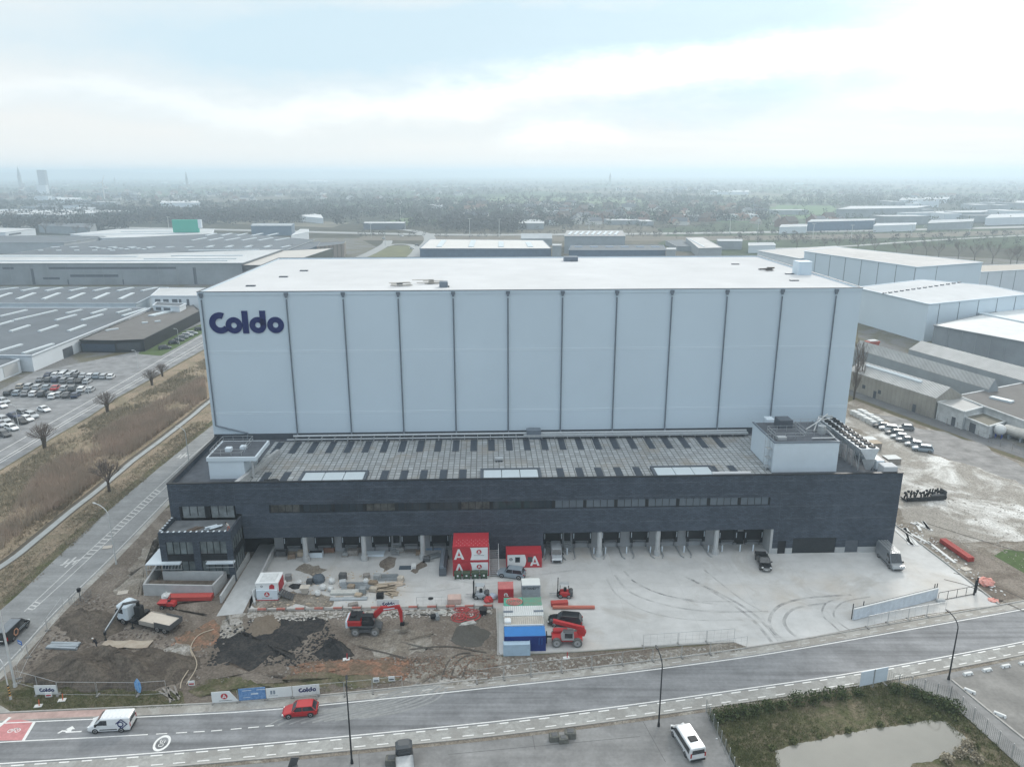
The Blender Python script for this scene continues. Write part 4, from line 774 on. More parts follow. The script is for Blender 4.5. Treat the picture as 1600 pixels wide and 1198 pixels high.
def van(name, label, cat, loc, rz, pn, Ln=5.0, Wd=1.95, H=1.97, hood=.9, ws=.75, side=None, rear=True, roofc=None, ribs=0, group=None):
    """one-box body: bonnet, sloping windscreen, square back"""
    hl = Ln / 2; w = Wd / 2; M_ = paint(pn, PAINT[pn]); t = empty(name, loc, rz, label, cat, group); xh = hl - hood; xt = xh - ws; zh = 1.05
    def sec(x, k, zb, zt): h_ = w * k; f = .90 if zt > 1.4 else .95; return [(x, -h_ * .95, zb), (x, -h_, zb + .2), (x, -h_, zb + (zt - zb) * .5), (x, -h_ * f, zt - .12), (x, -h_ * (f - .1), zt - .02), (x, 0, zt + .02), (x, h_ * (f - .1), zt - .02), (x, h_ * f, zt - .12), (x, h_, zb + (zt - zb) * .5), (x, h_, zb + .2), (x, h_ * .95, zb)]
    m = MB().loft([sec(-hl, .96, .42, H - .06), sec(-hl + .08, .99, .32, H), sec(-hl * .5, 1, .26, H), sec(0, 1, .26, H), sec(xt, 1, .26, H - .02), sec(xh, .99, .26, zh + .12), sec(hl - .3, .96, .28, zh - .12), sec(hl - .06, .88, .32, zh - .3), sec(hl, .74, .4, zh - .42)])
    m.build('body', M_, t)
    def sy(z): return w * (1 if z < (H + .26) / 2 else 1 - .10 * (z - (H + .26) / 2) / ((H - .12) - (H + .26) / 2)) + .012
    MB().add([(xh - .01, -w * .86, zh + .17), (xh - .01, w * .86, zh + .17), (xt + .05, w * .80, H - .07), (xt + .05, -w * .80, H - .07)], [(0, 1, 2, 3)]).add([(xh + .02, -w * .86, zh + .19), (xh + .02, w * .86, zh + .19), (xt + .08, w * .80, H - .02), (xt + .08, -w * .80, H - .02)], [(0, 1, 2, 3)]).build('windscreen', Mcglass, t)
    for s in (-1, 1):
        z0, z1 = 1.12, H - .25
        q = [(xh - .15, z0), (xt - .75, z0), (xt - .75, z1), (xt - .05, z1)]
        MB().add([(x, s * sy(z), z) for x, z in q], [(0, 1, 2, 3) if s > 0 else (3, 2, 1, 0)]).build('side_window', Mcglass, t)
        for (x0, x1) in (side or []): MB().add([(x, s * sy(z), z) for x, z in ((x1, z0), (x0, z0), (x0, z1), (x1, z1))], [(0, 1, 2, 3) if s > 0 else (3, 2, 1, 0)]).build('side_window', Mcglass, t)
        for x in (-hl * .58, hl * .62): wheel(t, x, s * (w + .012), .34)
        MB().obox((hl - .2, s * w * .70, zh - .32), (.28, .34, .2), s * -.4).build('headlight', Mlamp, t); MB().obox((-hl + .01, s * w * .86, 1.05), (.08, .16, .55)).build('tail_light', Mtail, t)
        MB().bbox(xh - .35, xh - .15, min(s * (w + .03), s * (w + .25)), max(s * (w + .03), s * (w + .25)), 1.1, 1.4, .03).build('mirror', Mplast, t)
        MB().box(-hl * .4, hl * .4, min(s * (w + .005), s * (w + .03)), max(s * (w + .005), s * (w + .03)), .48, .58).build('side_moulding', Mplast, t)
    if rear: MB().add([(-hl - .03, w * .78, 1.2), (-hl - .03, -w * .78, 1.2), (-hl + .0, -w * .72, H - .28), (-hl + .0, w * .72, H - .28)], [(0, 1, 2, 3)]).build('rear_window', Mcglass, t)
    MB().obox((-hl - .02, 0, .42), (.14, w * 1.8, .2)).build('bumper', Mplast, t); MB().obox((hl - .02, 0, .5), (.14, w * 1.3, .3)).build('grille', Mplast, t); MB().obox((-hl - .06, 0, .75), (.03, .5, .12)).build('number_plate', Mplate, t)
    for k in range(ribs): MB().box(-hl + .5 + k * (xt + hl - .8) / max(1, ribs - 1), -hl + .58 + k * (xt + hl - .8) / max(1, ribs - 1), -w * .72, w * .72, H, H + .045).build('roof_rib', roofc or M_, t)
    if roofc and not ribs: MB().loft([[(-hl + .15, -w * .8, H - .03), (xt - .05, -w * .8, H - .03), (xt - .05, w * .8, H - .03), (-hl + .15, w * .8, H - .03)], [(-hl + .2, -w * .74, H + .035), (xt - .12, -w * .74, H + .035), (xt - .12, w * .74, H + .035), (-hl + .2, w * .74, H + .035)]]).build('roof_panel', roofc, t)
    return t
def decal(par, polys, mt, side, y, ox, oz, k=1., name='logo', flip=1, tilt=0.):
    """flat marking standing 1 cm proud of a side panel"""
    m = MB()
    for p in polys:
        v = [(ox + flip * a * k, side * (y - tilt * b * k), oz + b * k) for a, b in p]; m.add(v, [tuple(range(len(v)))])
    return m.build(name, mt, par)
def head(a, b): d = b - a; return math.atan2(d.y, d.x)      # rotation so that +x points from a to b
def mid(a, b): return ((a[0] + b[0]) / 2, (a[1] + b[1]) / 2, 0)
rdir = head(P(330, 1140), P(130, 1150))
v = van('van', 'white delivery van with a dark diamond and ring mark, on the main road', 'van', P(176, 1136), rdir, 'white', 5.0, ribs=6, rear=True); v.location.z = .02
dm = bars((-.62, 0, 0, .62), (0, .62, .62, .1), (-.62, 0, 0, -.55), (0, -.55, .35, -.25), w=.11); decal(v, dm, Mnavy, 1, 1.0, -1.6, 1.2, 1.0, tilt=.06); decal(v, ring(.12, 0, .24, .36, n=20), Mnavy, 1, 1.005, -1.6, 1.2, tilt=.06)
car('car', 'red hatchback with silver trim driving on the main road beside the banners', 'car', P(470, 1114) + Vector((0, 0, .02)), head(P(520, 1110), P(400, 1120)), 'red', 'hatch')
v = van('van', 'black van with pale panel roof and copper ring mark on the left road', 'van', P(22, 991), head(P(14, 1000), P(110, 906)), 'black', 5.3, 2.0, 1.98, roofc=mat('grey_roof_panel', (.17, .19, .21), .4)); v.location.z = .02
Mcopp = mat('copper_print', (.50, .26, .16), .5); decal(v, ring(0, 0, .38, .58, n=6) , Mcopp, -1, 1.02, -.9, 1.05, tilt=.06); decal(v, [[(-1.2, 0), (1.0, 0), (1.0, .05), (-1.2, .05)], [(-1.2, .2), (.4, .2), (.4, .25), (-1.2, .25)]], Mwhite2, -1, 1.03, 1.0, .85)
car('car', 'silver blue compact crossover parked by the red site cabins', 'car', P(799, 900) + Vector((0, 0, .04)), head(P(820, 902), P(780, 897)), 'pale blue', 'suv')
car('car', 'large black estate parked behind the raised telehandler boom', 'car', P(883, 975) + Vector((0, 0, .04)), head(P(900, 976), P(866, 973)), 'black', 'bigsuv')
v = van('van', 'silver panel van backed up to a dock door', 'van', P(869, 870), head(P(868, 858), P(871, 885)), 'silver', 4.9, 1.92, 1.85, hood=1.0, rear=True); v.location.z = .04
def pickup(name, label, loc, rz, pn):
    t = empty(name, loc, rz, label, 'pickup'); M_ = paint(pn, PAINT[pn]); w = .96; Ln = 5.4; hl = 2.7
    def sec(x, k, zb, z): h_ = w * k; return [(x, -h_ * .94, zb), (x, -h_, zb + .2), (x, -h_, z - .12), (x, -h_ * .9, z), (x, h_ * .9, z), (x, h_, z - .12), (x, h_, zb + .2), (x, h_ * .94, zb)]
    MB().loft([sec(-hl, .93, .5, 1.08), sec(-hl + .1, 1, .4, 1.12), sec(-.7, 1, .32, 1.12), sec(.9, 1, .32, 1.08), sec(hl - .5, .98, .34, 1.0), sec(hl - .08, .9, .4, .9), sec(hl, .75, .5, .8)]).build('body', M_, t)
    MB().box(-hl + .15, -.85, -.74, .74, 1.125, 1.15).build('bed_cover', Mplast, t)
    def rg(x0, x1, hw, z): return [(x0, -hw, z), (x1, -hw, z), (x1, hw, z), (x0, hw, z)]
    MB().loft([rg(-.85, 1.35, .9, 1.08), rg(-.62, .62, .74, 1.72)]).build('window', Mcglass, t)
    r_ = MB().loft([rg(-.68, .66, .76, 1.70), rg(-.6, .55, .7, 1.79)])
    for s in (-1, 1):
        r_.cyl((-.85, s * .9, 1.08), (-.62, s * .74, 1.72), .06, n=5).cyl((1.35, s * .9, 1.08), (.62, s * .74, 1.72), .05, n=5).cyl((.2, s * .91, 1.08), (.2, s * .75, 1.72), .04, n=4)
        for x in (-1.65, 1.7): wheel(t, x, s * (w + .015), .39, .26)
        MB().obox((hl - .12, s * .66, .84), (.22, .3, .18), -s * .3).build('headlight', Mlamp, t); MB().obox((-hl + .03, s * .84, .92), (.1, .14, .34)).build('tail_light', Mtail, t); MB().bbox(1.0, 1.2, min(s * .98, s * 1.2), max(s * .98, s * 1.2), 1.1, 1.3, .03).build('mirror', M_, t)
    r_.build('roof', M_, t); MB().obox((hl, 0, .66), (.1, 1.1, .34)).build('grille', Mrim, t); MB().obox((hl + .06, 0, .48), (.02, .5, .11)).build('number_plate', Mplate, t); return t
t = pickup('pickup', 'black double cab pickup parked in front of the last dock door', P(1192, 882), head(P(1187, 868), P(1199, 896)), 'black'); t.location.z = .04
v = van('van', 'long grey high roof van with a ladder rack, beside the dark wall corner', 'van', P(1389, 879), head(P(1376, 865), P(1407, 897)), 'grey', 6.2, 2.05, 2.55, hood=.8, ws=.8); v.location.z = .04
MB().obox((0, 0, 0), (.4, 1.9, .5)).tf(Matrix.Translation((3.0, 0, .85))).build('front_panel', paint('silver', PAINT['silver']), v)
m = MB()
for k in range(9): m.box(-2.8 + k * .5, -2.74 + k * .5, -.8, .8, 2.66, 2.72)
for y in (-.75, -.25, .3, .75): m.box(-2.9, 1.5, y - .03, y + .03, 2.72, 2.78)
m.build('ladder_rack', Mmetal, v)
v = van('minibus', 'white passenger minibus with a dark roof hatch, parked by the pond fence', 'minibus', P(1073, 1164), head(P(1090, 1190), P(1058, 1139)), 'white', 5.4, 2.0, 2.0, hood=.75, ws=.8, side=[(-2.4, .45)]); v.location.z = .01
MB().bbox(-1.7, -.85, -.5, .5, 2.0, 2.12, .05).build('roof_hatch', Mplast, v)
# tipper seen from behind at the bottom edge
t = empty('flatbed_truck', P(633, 1199), head(P(635, 1230), P(632, 1190)), 'small flatbed truck with a dark cab and pale load bed, at the bottom edge', 'truck')
MB().bbox(.9, 2.5, -.95, .95, .5, 2.0, .3).build('cab', paint('dark grey', PAINT['dark grey']), t); MB().box(.87, .9, -.75, .75, 1.3, 1.8).build('rear_window', Mcglass, t)
MB().box(-2.6, .8, -1.0, 1.0, .8, .92).build('load_bed', mat('pale_bed', (.42, .44, .45)), t)
for s in (-1, 1): MB().box(-2.6, .8, s * 1.0 - .03, s * 1.0 + .03, .92, 1.3).build('side_board', mat('dark_board', (.10, .10, .10)), t)
MB().box(-2.5, 2.2, -.5, .5, .5, .8).build('chassis', Mblk, t)
for x in (-1.8, 1.7):
    for s in (-1, 1): wheel(t, x, s * .97, .36, .25)
# ---- parked cars
cols = ['silver', 'black', 'grey', 'white', 'dark blue', 'silver', 'dark grey', 'pale blue', 'white', 'black', 'silver', 'red', 'grey']; PROTO = {}
def parked(x, y, rz, c, style, label, group):
    k = (c, style)
    p = P(x, y); p.z = .01
    if k not in PROTO: PROTO[k] = car('parked_car', label, 'car', p, rz, c, style, False, group); return
    copy_tree(PROTO[k], p, rz, label, group)
ORD = ['first', 'second', 'third', 'fourth', 'fifth', 'sixth', 'seventh', 'eighth', 'ninth', 'tenth', 'eleventh', 'twelfth']
sty = {'hatch': 'hatchback', 'estate': 'estate car', 'sedan': 'saloon', 'suv': 'crossover'}
def row(pts, az, rowname, group, seq=None):
    for i, (x, y) in enumerate(pts):
        c = seq[i] if seq else cols[(i * 5 + len(rowname)) % len(cols)]; s = ['hatch', 'estate', 'sedan', 'suv', 'hatch'][(i * 3 + len(rowname)) % 5]
        parked(x, y, az + random.uniform(-.04, .04), c, s, '%s %s, %s from the left in %s' % (c, sty[s], ORD[i], rowname), group)
def lin(a, b, n): return [(a[0] + (b[0] - a[0]) * i / (n - 1), a[1] + (b[1] - a[1]) * i / (n - 1)) for i in range(n)]
az = head(P(110, 612), P(124, 602)); G1 = 'cars in the car park behind the far road'
row(lin((84, 621), (95, 619), 2)[:1] + lin((91, 621), (91, 621), 2)[:0], az, 'the corner of the car park', G1, ['white'])
row(lin((88, 585.5), (117, 585), 3), az, 'the row against the white warehouse wall', G1, ['dark grey', 'silver', 'silver'])
row(lin((76, 587.5), (176, 589.5), 9)[0:0] + lin((77, 588), (174, 590.5), 10), az, 'the back row of the middle block', G1, ['dark blue', 'white', 'white', 'silver', 'dark grey', 'silver', 'white', 'pale blue', 'silver', 'white'])
row(lin((65, 595), (137, 598), 7), az, 'the front row of the middle car block', G1, ['grey', 'dark grey', 'dark blue', 'grey', 'grey', 'black', 'silver'])
row(lin((33, 606), (142, 611), 9), az, 'the back row of the lower car block', G1, ['beige', 'silver', 'silver', 'pale blue', 'red', 'silver', 'dark grey', 'white', 'silver'])
row(lin((15, 616), (119, 620), 9), az, 'the front row of the lower car block', G1, ['black', 'pale blue', 'grey', 'white', 'dark grey', 'black', 'silver', 'dark grey', 'dark blue'])
az2 = head(P(36, 642), P(60, 648)); G2 = 'cars at the near end of the car park'
row([(69, 642), ], az2, 'front of the near car group', G2, ['white'])
row([(6, 629), (2, 636)], az2, 'the pair cut by the left edge', G2, ['silver', 'white'])
row([(37, 647.5), (50, 652)], az2, 'the dark pair of the near car group', G2, ['grey', 'silver'])
row([(22, 652), (43, 657)], az2, 'the second line of the near car group', G2, ['dark blue', 'white'])
row([(6, 658), (34, 661)], az2, 'the third line of the near car group', G2, ['silver', 'black'])
row([(1, 665), (19, 671)], az2, 'the fourth line of the near car group', G2, ['silver', 'white'])
row([(7, 681)], az2, 'the last line of the near car group', G2, ['dark grey'])
row([(258, 545), (272, 537), (279, 533), (286, 529), (293, 526), (300, 522.5), (312, 516)], head(P(258, 545), P(270, 544)), 'the kerbside line by the dark office', 'cars parked along the far road', ['dark grey', 'black', 'dark grey', 'grey', 'silver', 'silver', 'black'])
az3 = head(P(1428, 703), P(1454, 706)) + PI
row([(1377, 668), (1388, 672.5), (1398, 679), (1405, 685), (1415, 690), (1428, 697), (1441, 704.5)], az3, 'the diagonal line on the gravel lot', 'cars on the gravel lot', ['black', 'white', 'dark grey', 'silver', 'grey', 'silver', 'pale blue'])
row([(1414, 671)], az3, 'front of the gravel lot line, standing apart', 'cars on the gravel lot', ['grey'])
# ---- wheeled excavator
Mxr = mat('machine_red', (.42, .028, .03), .45, 0, .12, 2, coat=.2); Mdust = mat('dusty_tyre', (.13, .13, .125), .95, 0, .25, 4); Mxg = mat('machine_grey', (.10, .105, .11), .6, .2, .2, 3)
def plate2d(m, pts, y0, y1, mi=0):
    n = len(pts); v = [(a, y0, b) for a, b in pts] + [(a, y1, b) for a, b in pts]
    return m.add(v, [tuple(range(n)), tuple(range(2 * n - 1, n - 1, -1))] + [(i, n + i, n + (i + 1) % n, (i + 1) % n) for i in range(n)], mi)
ex = empty('wheeled_excavator', P(573, 986), head(P(560, 985), P(610, 985)), 'red and black wheeled excavator with its arm lowered to the dirt', 'excavator')
m = MB().bbox(-2.3, 2.3, -.75, .75, .75, 1.25, .1); m.obox((-1.4, 0, .65), (.3, 2.1, .3)); m.obox((1.4, 0, .65), (.3, 2.1, .3)); m.cyl((0, 0, 1.25), (0, 0, 1.5), .8, n=20).box(-.8, .8, -1.2, -.75, .6, 1.0).box(-.8, .8, .75, 1.2, .6, 1.0)
m.build('undercarriage', Mxg, ex)
for x in (-1.4, 1.4):
    for s in (-1, 1): wheel(ex, x, s * 1.25, .60, .5, False, mat('grey_hub', (.30, .30, .30)), Mdust)
MB().bbox(-2.4, 1.3, -1.25, 1.25, 1.5, 1.7, .1).build('deck', Mxg, ex); MB().bbox(-2.55, -.4, -1.25, 1.25, 1.7, 2.55, .18).build('engine_cover', Mxr, ex)
MB().bbox(-2.75, -2.3, -1.25, 1.25, 1.35, 2.5, .18).build('counterweight', Mwhite2, ex); MB().box(-2.3, -.6, -1.2, 1.2, 2.55, 2.62).box(-2.1, -1.4, -.5, .3, 2.62, 2.85).build('engine_grille', Mblk, ex)
cb = MB(); plate2d(cb, [(-.35, 1.7), (1.3, 1.7), (1.45, 2.3), (1.1, 3.15), (-.3, 3.15)], -1.25, -.3); cb.build('cab', Mblk, ex); MB().box(-.2, 1.0, -1.27, -1.255, 2.2, 3.0).add([(1.46, -1.15, 2.32), (1.46, -.4, 2.32), (1.12, -.4, 3.1), (1.12, -1.15, 3.1)], [(0, 1, 2, 3)]).build('window', Mcglass, ex)
MB().bbox(-.4, 1.2, -1.28, -.27, 3.15, 3.25, .05).build('cab_roof', Mblk, ex)
bm = MB(); plate2d(bm, [(.5, 1.8), (1.0, 1.7), (2.5, 3.35), (4.7, 3.75), (4.7, 4.15), (2.2, 4.0), (1.2, 3.1)], -.05, .35); bm.build('boom', Mxr, ex)
am = MB(); plate2d(am, [(4.4, 4.2), (4.9, 4.2), (5.3, 3.2), (5.25, 1.5), (4.95, 1.5), (4.75, 3.2)], 0, .3); am.build('arm', Mxr, ex)
MB().cyl((1.2, .15, 2.0), (2.6, .15, 3.3), .08).cyl((3.2, .15, 4.1), (4.55, .15, 4.35), .07).cyl((5.35, .15, 3.2), (5.5, .15, 1.9), .06).build('hydraulic_ram', Mmetal, ex)
decal(ex, [[(2.6, 3.55), (4.2, 3.8), (4.2, 3.98), (2.6, 3.75)]], Mwhite2, -1, .06, 0, 0, name='pale_stripe'); bk = MB(); n = 8; arc = [(5.2 + .62 * math.cos(R(200 + 150 * i / n)) + .25, 1.0 + .62 * math.sin(R(200 + 150 * i / n))) for i in range(n + 1)]
for (a, b), (c_, e) in zip(arc[:-1], arc[1:]): bk.add([(a, -.75, b), (a, 1.05, b), (c_, 1.05, e), (c_, -.75, e)], [(0, 1, 2, 3)])
plate2d(bk, arc, -.77, -.74); plate2d(bk, arc, 1.04, 1.07); bk.build('bucket', mat('worn_steel', (.28, .25, .21), .6, .4, .3, 2), ex); MB().cyl((5.1, -.1, 1.5), (5.4, .4, 1.0), .14).box(4.9, 5.5, -.15, .45, 1.0, 1.4).build('coupler', Mblk, ex)
# ---- telehandler
th = empty('telehandler', P(885, 1004) + Vector((0, 0, .04)), head(P(905, 1005), P(868, 1005)), 'red telehandler with raised boom parked beside the blue container', 'telehandler')
MB().bbox(-2.2, 2.1, -.85, .85, .75, 1.3, .12).build('chassis', Mxr, th)
for x in (-1.45, 1.45):
    for s in (-1, 1): wheel(th, x, s * 1.2, .68, .45, False, mat('grey_hub', (.30, .30, .30)), Mdust)
MB().bbox(-.2, 1.9, -1.15, -.35, 1.3, 1.75, .12).build('engine_cover', Mxr, th)
cb = MB(); plate2d(cb, [(-1.0, 1.2), (.75, 1.2), (.85, 1.7), (.45, 2.4), (-.9, 2.4)], .35, 1.2); cb.build('cab', mat('light_grey_frame', (.33, .34, .34), .5), th)
MB().box(-.75, .35, 1.205, 1.225, 1.55, 2.3).box(-.75, .35, .33, .345, 1.5, 2.3).build('window', Mcglass, th); MB().bbox(-.95, .55, .33, 1.22, 2.4, 2.48, .05).build('cab_roof', Mxg, th)
bm = MB(); plate2d(bm, [(-2.5, 1.2), (-2.75, 1.9), (-2.3, 2.35), (-1.6, 2.35), (-1.4, 1.9), (-1.9, 1.2)], -.3, .25); bm.build('rear_frame', Mxr, th)
bm = MB(); plate2d(bm, [(-2.5, 1.95), (-2.5, 2.55), (1.9, 3.75), (2.0, 3.3)], -.26, .22); bm.build('boom', Mxr, th); bm = MB(); plate2d(bm, [(1.85, 3.35), (1.8, 3.65), (2.3, 3.75), (2.35, 3.5)], -.18, .14); bm.build('boom_extension', Mxg, th)
decal(th, [[(-.1, 0), (1.3, .40), (1.25, .56), (-.15, .16)]], Mwhite2, 1, .195, .5, 3.0); MB().box(2.75, 2.9, -.6, .6, .3, 1.5).box(2.1, 2.75, -.1, .1, .9, 1.1).build('carriage', Mblk, th)
for y in (-.4, .4): MB().box(2.9, 3.6, y - .06, y + .06, .3, .38).build('fork', Mblk, th)
# ---- crane truck
ct = empty('crane_truck', P(236, 976), head(P(277, 982), P(206, 966)), 'white cab lorry with a folded crane behind the cab and a beige load bed', 'truck')
MB().bbox(3.0, 5.0, -1.2, 1.2, .8, 3.1, .25).build('cab', Mwhite2, ct); MB().add([(5.01, -.95, 1.9), (5.01, .95, 1.9), (4.9, .9, 2.75), (4.9, -.9, 2.75)], [(0, 1, 2, 3)]).add([(5.03, -.95, 1.88), (5.03, .95, 1.88), (5.03, .9, 2.6), (5.03, -.9, 2.6)], [(0, 1, 2, 3)]).build('windscreen', Mcglass, ct)
for s in (-1, 1): MB().box(3.7, 4.7, min(s * 1.2, s * 1.22), max(s * 1.2, s * 1.22), 1.85, 2.6).build('side_window', Mcglass, ct); MB().box(4.6, 4.75, min(s * 1.3, s * 1.5), max(s * 1.3, s * 1.5), 1.7, 2.5).build('mirror', Mblk, ct); MB().obox((4.98, s * .9, 1.05), (.1, .35, .22)).build('headlight', Mlamp, ct)
MB().bbox(3.3, 4.4, -.9, .9, 3.1, 3.35, .15).build('air_deflector', Mwhite2, ct); MB().box(-4.6, 4.6, -.45, .45, .75, 1.05).box(-1, 2.2, .8, 1.15, .5, .95).box(-1, 2.2, -1.15, -.8, .5, .95).box(4.5, 5.05, -1.15, 1.15, .45, .8).build('chassis', Mblk, ct)
for x in (-3.6, -2.3, 3.9):
    for s in (-1, 1): wheel(ct, x, s * 1.22, .5, .35, False)
MB().box(-4.7, .9, -1.25, 1.25, 1.1, 1.3).build('load_bed', mat('beige_timber', (.56, .50, .43), .8, 0, .08, .8), ct)
for s in (-1, 1): MB().box(-4.7, -1.9, s * 1.25 - .03, s * 1.25 + .03, .85, 1.65).build('side_board', Mxg, ct); MB().box(-1.85, .85, s * 1.27 - .03, s * 1.27 + .03, .75, 1.42).build('side_board', mat('beige_board', (.33, .31, .28)), ct)
MB().box(-4.76, -4.7, -1.25, 1.25, .9, 1.7).build('tailgate', Mxg, ct)
MB().bbox(1.3, 2.4, -.5, .5, 1.1, 2.9, .1).cyl((1.9, 0, 2.8), (1.9, 0, 3.6), .25).box(1.5, 2.3, -1.6, 1.6, 1.0, 1.3).build('crane_base', Mblk, ct)
MB().tube([(1.9, 0, 3.6), (2.2, 2.2, 4.4)], .2, 6).tube([(2.2, 2.2, 4.4), (2.9, 5.3, 1.6)], .15, 6).build('crane_arm', Mxg, ct); MB().tube([(2.2, 2.45, 4.5), (2.85, 5.2, 1.9)], .07, 6).build('hydraulic_ram', mat('bright_chrome', (.6, .62, .63), .3, .8), ct)
MB().cyl((2.9, 5.3, 1.7), (2.9, 5.3, 1.2), .2).cyl((2.9, 5.3, 1.2), (2.9, 5.35, .5), .05).box(2.75, 3.05, 5.2, 5.45, .2, .5).build('hook', Mblk, ct)
for s in (-1, 1): MB().cyl((1.9, s * 1.5, 1.1), (1.9, s * 1.5, .05), .08).cyl((1.9, s * 1.5, .02), (1.9, s * 1.5, .08), .25).build('outrigger', Mblk, ct)
# ---- small red dumper, two forklifts
t = empty('dumper', P(264, 949), head(P(276, 949), P(254, 948)), 'small red site dumper standing before the planter wall', 'dumper'); t.scale = (.85,) * 3
MB().bbox(-1.4, .2, -.6, .6, .6, 1.35, .15).build('engine_cover', Mxr, t); MB().loft([[(.3, -.5, .6), (1.3, -.5, .6), (1.3, .5, .6), (.3, .5, .6)], [(.1, -.75, 1.3), (1.8, -.75, 1.2), (1.8, .75, 1.2), (.1, .75, 1.3)]]).build('skip', Mxr, t)
MB().tube([(-.2, -.55, 1.3), (-.3, -.55, 2.3), (-.3, .55, 2.3), (-.2, .55, 1.3)], .05).build('roll_bar', Mxg, t); MB().bbox(-.4, 0, -.25, .25, 1.3, 1.6, .05).build('seat', Mblk, t); MB().box(-1.2, 1.2, -.3, .3, .4, .65).build('chassis', Mblk, t)
for x in (-.9, .9):
    for s in (-1, 1): wheel(t, x, s * .78, .38, .28, False)
def forklift(label, loc, rz, mc):
    t = empty('forklift', loc, rz, label, 'forklift'); MB().bbox(-1.5, .5, -.6, .6, .35, 1.1, .15).build('body', mc, t); MB().bbox(-1.6, -1.0, -.62, .62, .4, 1.35, .15).build('counterweight', Mxg, t)
    for x in (-1.0, .45):
        for s in (-1, 1): MB().cyl((x, s * .5, 1.0), (x * .85, s * .45, 2.3), .05, n=4).build('cab_post', Mblk, t)
    MB().bbox(-.95, .5, -.5, .5, 2.3, 2.38, .05).build('cab_roof', mc if mc is not Mxr else Mmetal, t); MB().bbox(-.6, -.15, -.25, .25, 1.1, 1.6, .05).build('seat', Mblk, t)
    MB().box(.7, .82, -.42, -.3, .15, 3.1).box(.7, .82, .3, .42, .15, 3.1).box(.72, .8, -.3, .3, 2.9, 3.0).box(.72, .8, -.3, .3, 1.4, 1.5).build('mast', Mblk, t); MB().box(.82, .9, -.55, .55, .3, .9).build('carriage', Mblk, t)
    for y in (-.35, .35): MB().box(.9, 2.1, y - .06, y + .06, .3, .36).build('fork', Mmetal, t)
    for x in (-1.0, .35):
        for s in (-1, 1): wheel(t, x, s * .62, .35, .25, False)
    return t
forklift('grey and white forklift with raised mast, facing the timber crate', P(748, 934) + Vector((0, 0, .035)), head(P(756, 934), P(736, 933)), mat('forklift_grey', (.36, .39, .41), .5))
forklift('black and red forklift standing alone right of the grey container', P(879, 932) + Vector((0, 0, .035)), head(P(886, 933), P(864, 932)), Mxr)
# ================================================================ the site: cabins, containers, goods, fences, lamps, soil
Mcabred = mat('cabin_red', (.42, .028, .04), .5, 0, .08, 1.5, spec=.4); Mcabdot = Mcabred; Mcabw = mat('cabin_white', (.70, .72, .72), .5, 0, .05, 1)
def A_shape(s=1.0, hole=True):
    """a bold capital A"""
    return [[(0, 0), (.26, 0), (.56, .95), (.44, 1.25)], [(.44, 1.25), (.56, .95), (.62, 1.25)], [(.62, 1.25), (.56, .95), (.84, 0), (1.12, 0)], [(.30, .22), (.82, .22), (.76, .42), (.36, .42)]]
def Alogo(par, x, y, z, r, side=-1, mc=None):
    decal(par, [[(r * math.cos(2 * PI * i / 24), r * math.sin(2 * PI * i / 24)) for i in range(24)]], mc or Mcabred, side, y, x, z, name='emblem')
    decal(par, [[((a - .56) * r * 1.1, (b - .6) * r * 1.05) for a, b in q] for q in A_shape()], Mcabw, side, y + .006, x, z, name='emblem_letter')
def cabin(label, x, y, z, Lx, Ly, H, base, roofm, name='site_cabin', cat='cabin', white_from=None, rz=YAW, bigA=True, dots=False, win=()):
    t = empty(name, frB(x, y, z), rz, label, cat)
    h = H; MB().box(-Lx / 2, Lx / 2, -Ly / 2, Ly / 2, .08, h - .12).build('wall', base, t); fr = MB()
    for sx_ in (-1, 1):
        for sy_ in (-1, 1): fr.box(sx_ * Lx / 2 - .07, sx_ * Lx / 2 + .07, sy_ * Ly / 2 - .07, sy_ * Ly / 2 + .07, 0, h)
    fr.box(-Lx / 2 - .05, Lx / 2 + .05, -Ly / 2 - .05, Ly / 2 + .05, 0, .14); fr.box(-Lx / 2 - .05, Lx / 2 + .05, -Ly / 2 - .05, Ly / 2 + .05, h - .16, h - .02)
    fr.build('frame', roofm if roofm is not Mcabw else Mcabred, t); MB().box(-Lx / 2 + .02, Lx / 2 - .02, -Ly / 2 + .02, Ly / 2 - .02, h - .02, h + .02).build('roof', roofm, t)
    if dots:
        m = MB()
        for i in range(8):
            for j in range(4): m.box(-Lx / 2 + .5 + i * .7 + .35 * (j % 2), -Lx / 2 + .58 + i * .7 + .35 * (j % 2), -Ly / 2 + .4 + j * .6, -Ly / 2 + .48 + j * .6, h + .02, h + .05)
        m.build('roof_studs', Mcabw, t)
    yy = Ly / 2 + .012
    if white_from is not None:
        a, b = white_from
        n = 8; pts = [(a + .25 * math.cos(PI * (i / n - .5)), .2 + (h - .4) * i / n) for i in range(n + 1)]
        pts = [(p[0] if b > a else p[0], p[1]) for p in pts]; decal(t, [[(b, .2)] + pts + [(b, h - .2)]], Mcabw, -1, yy, 0, 0, name='white_panel')
    return t, yy
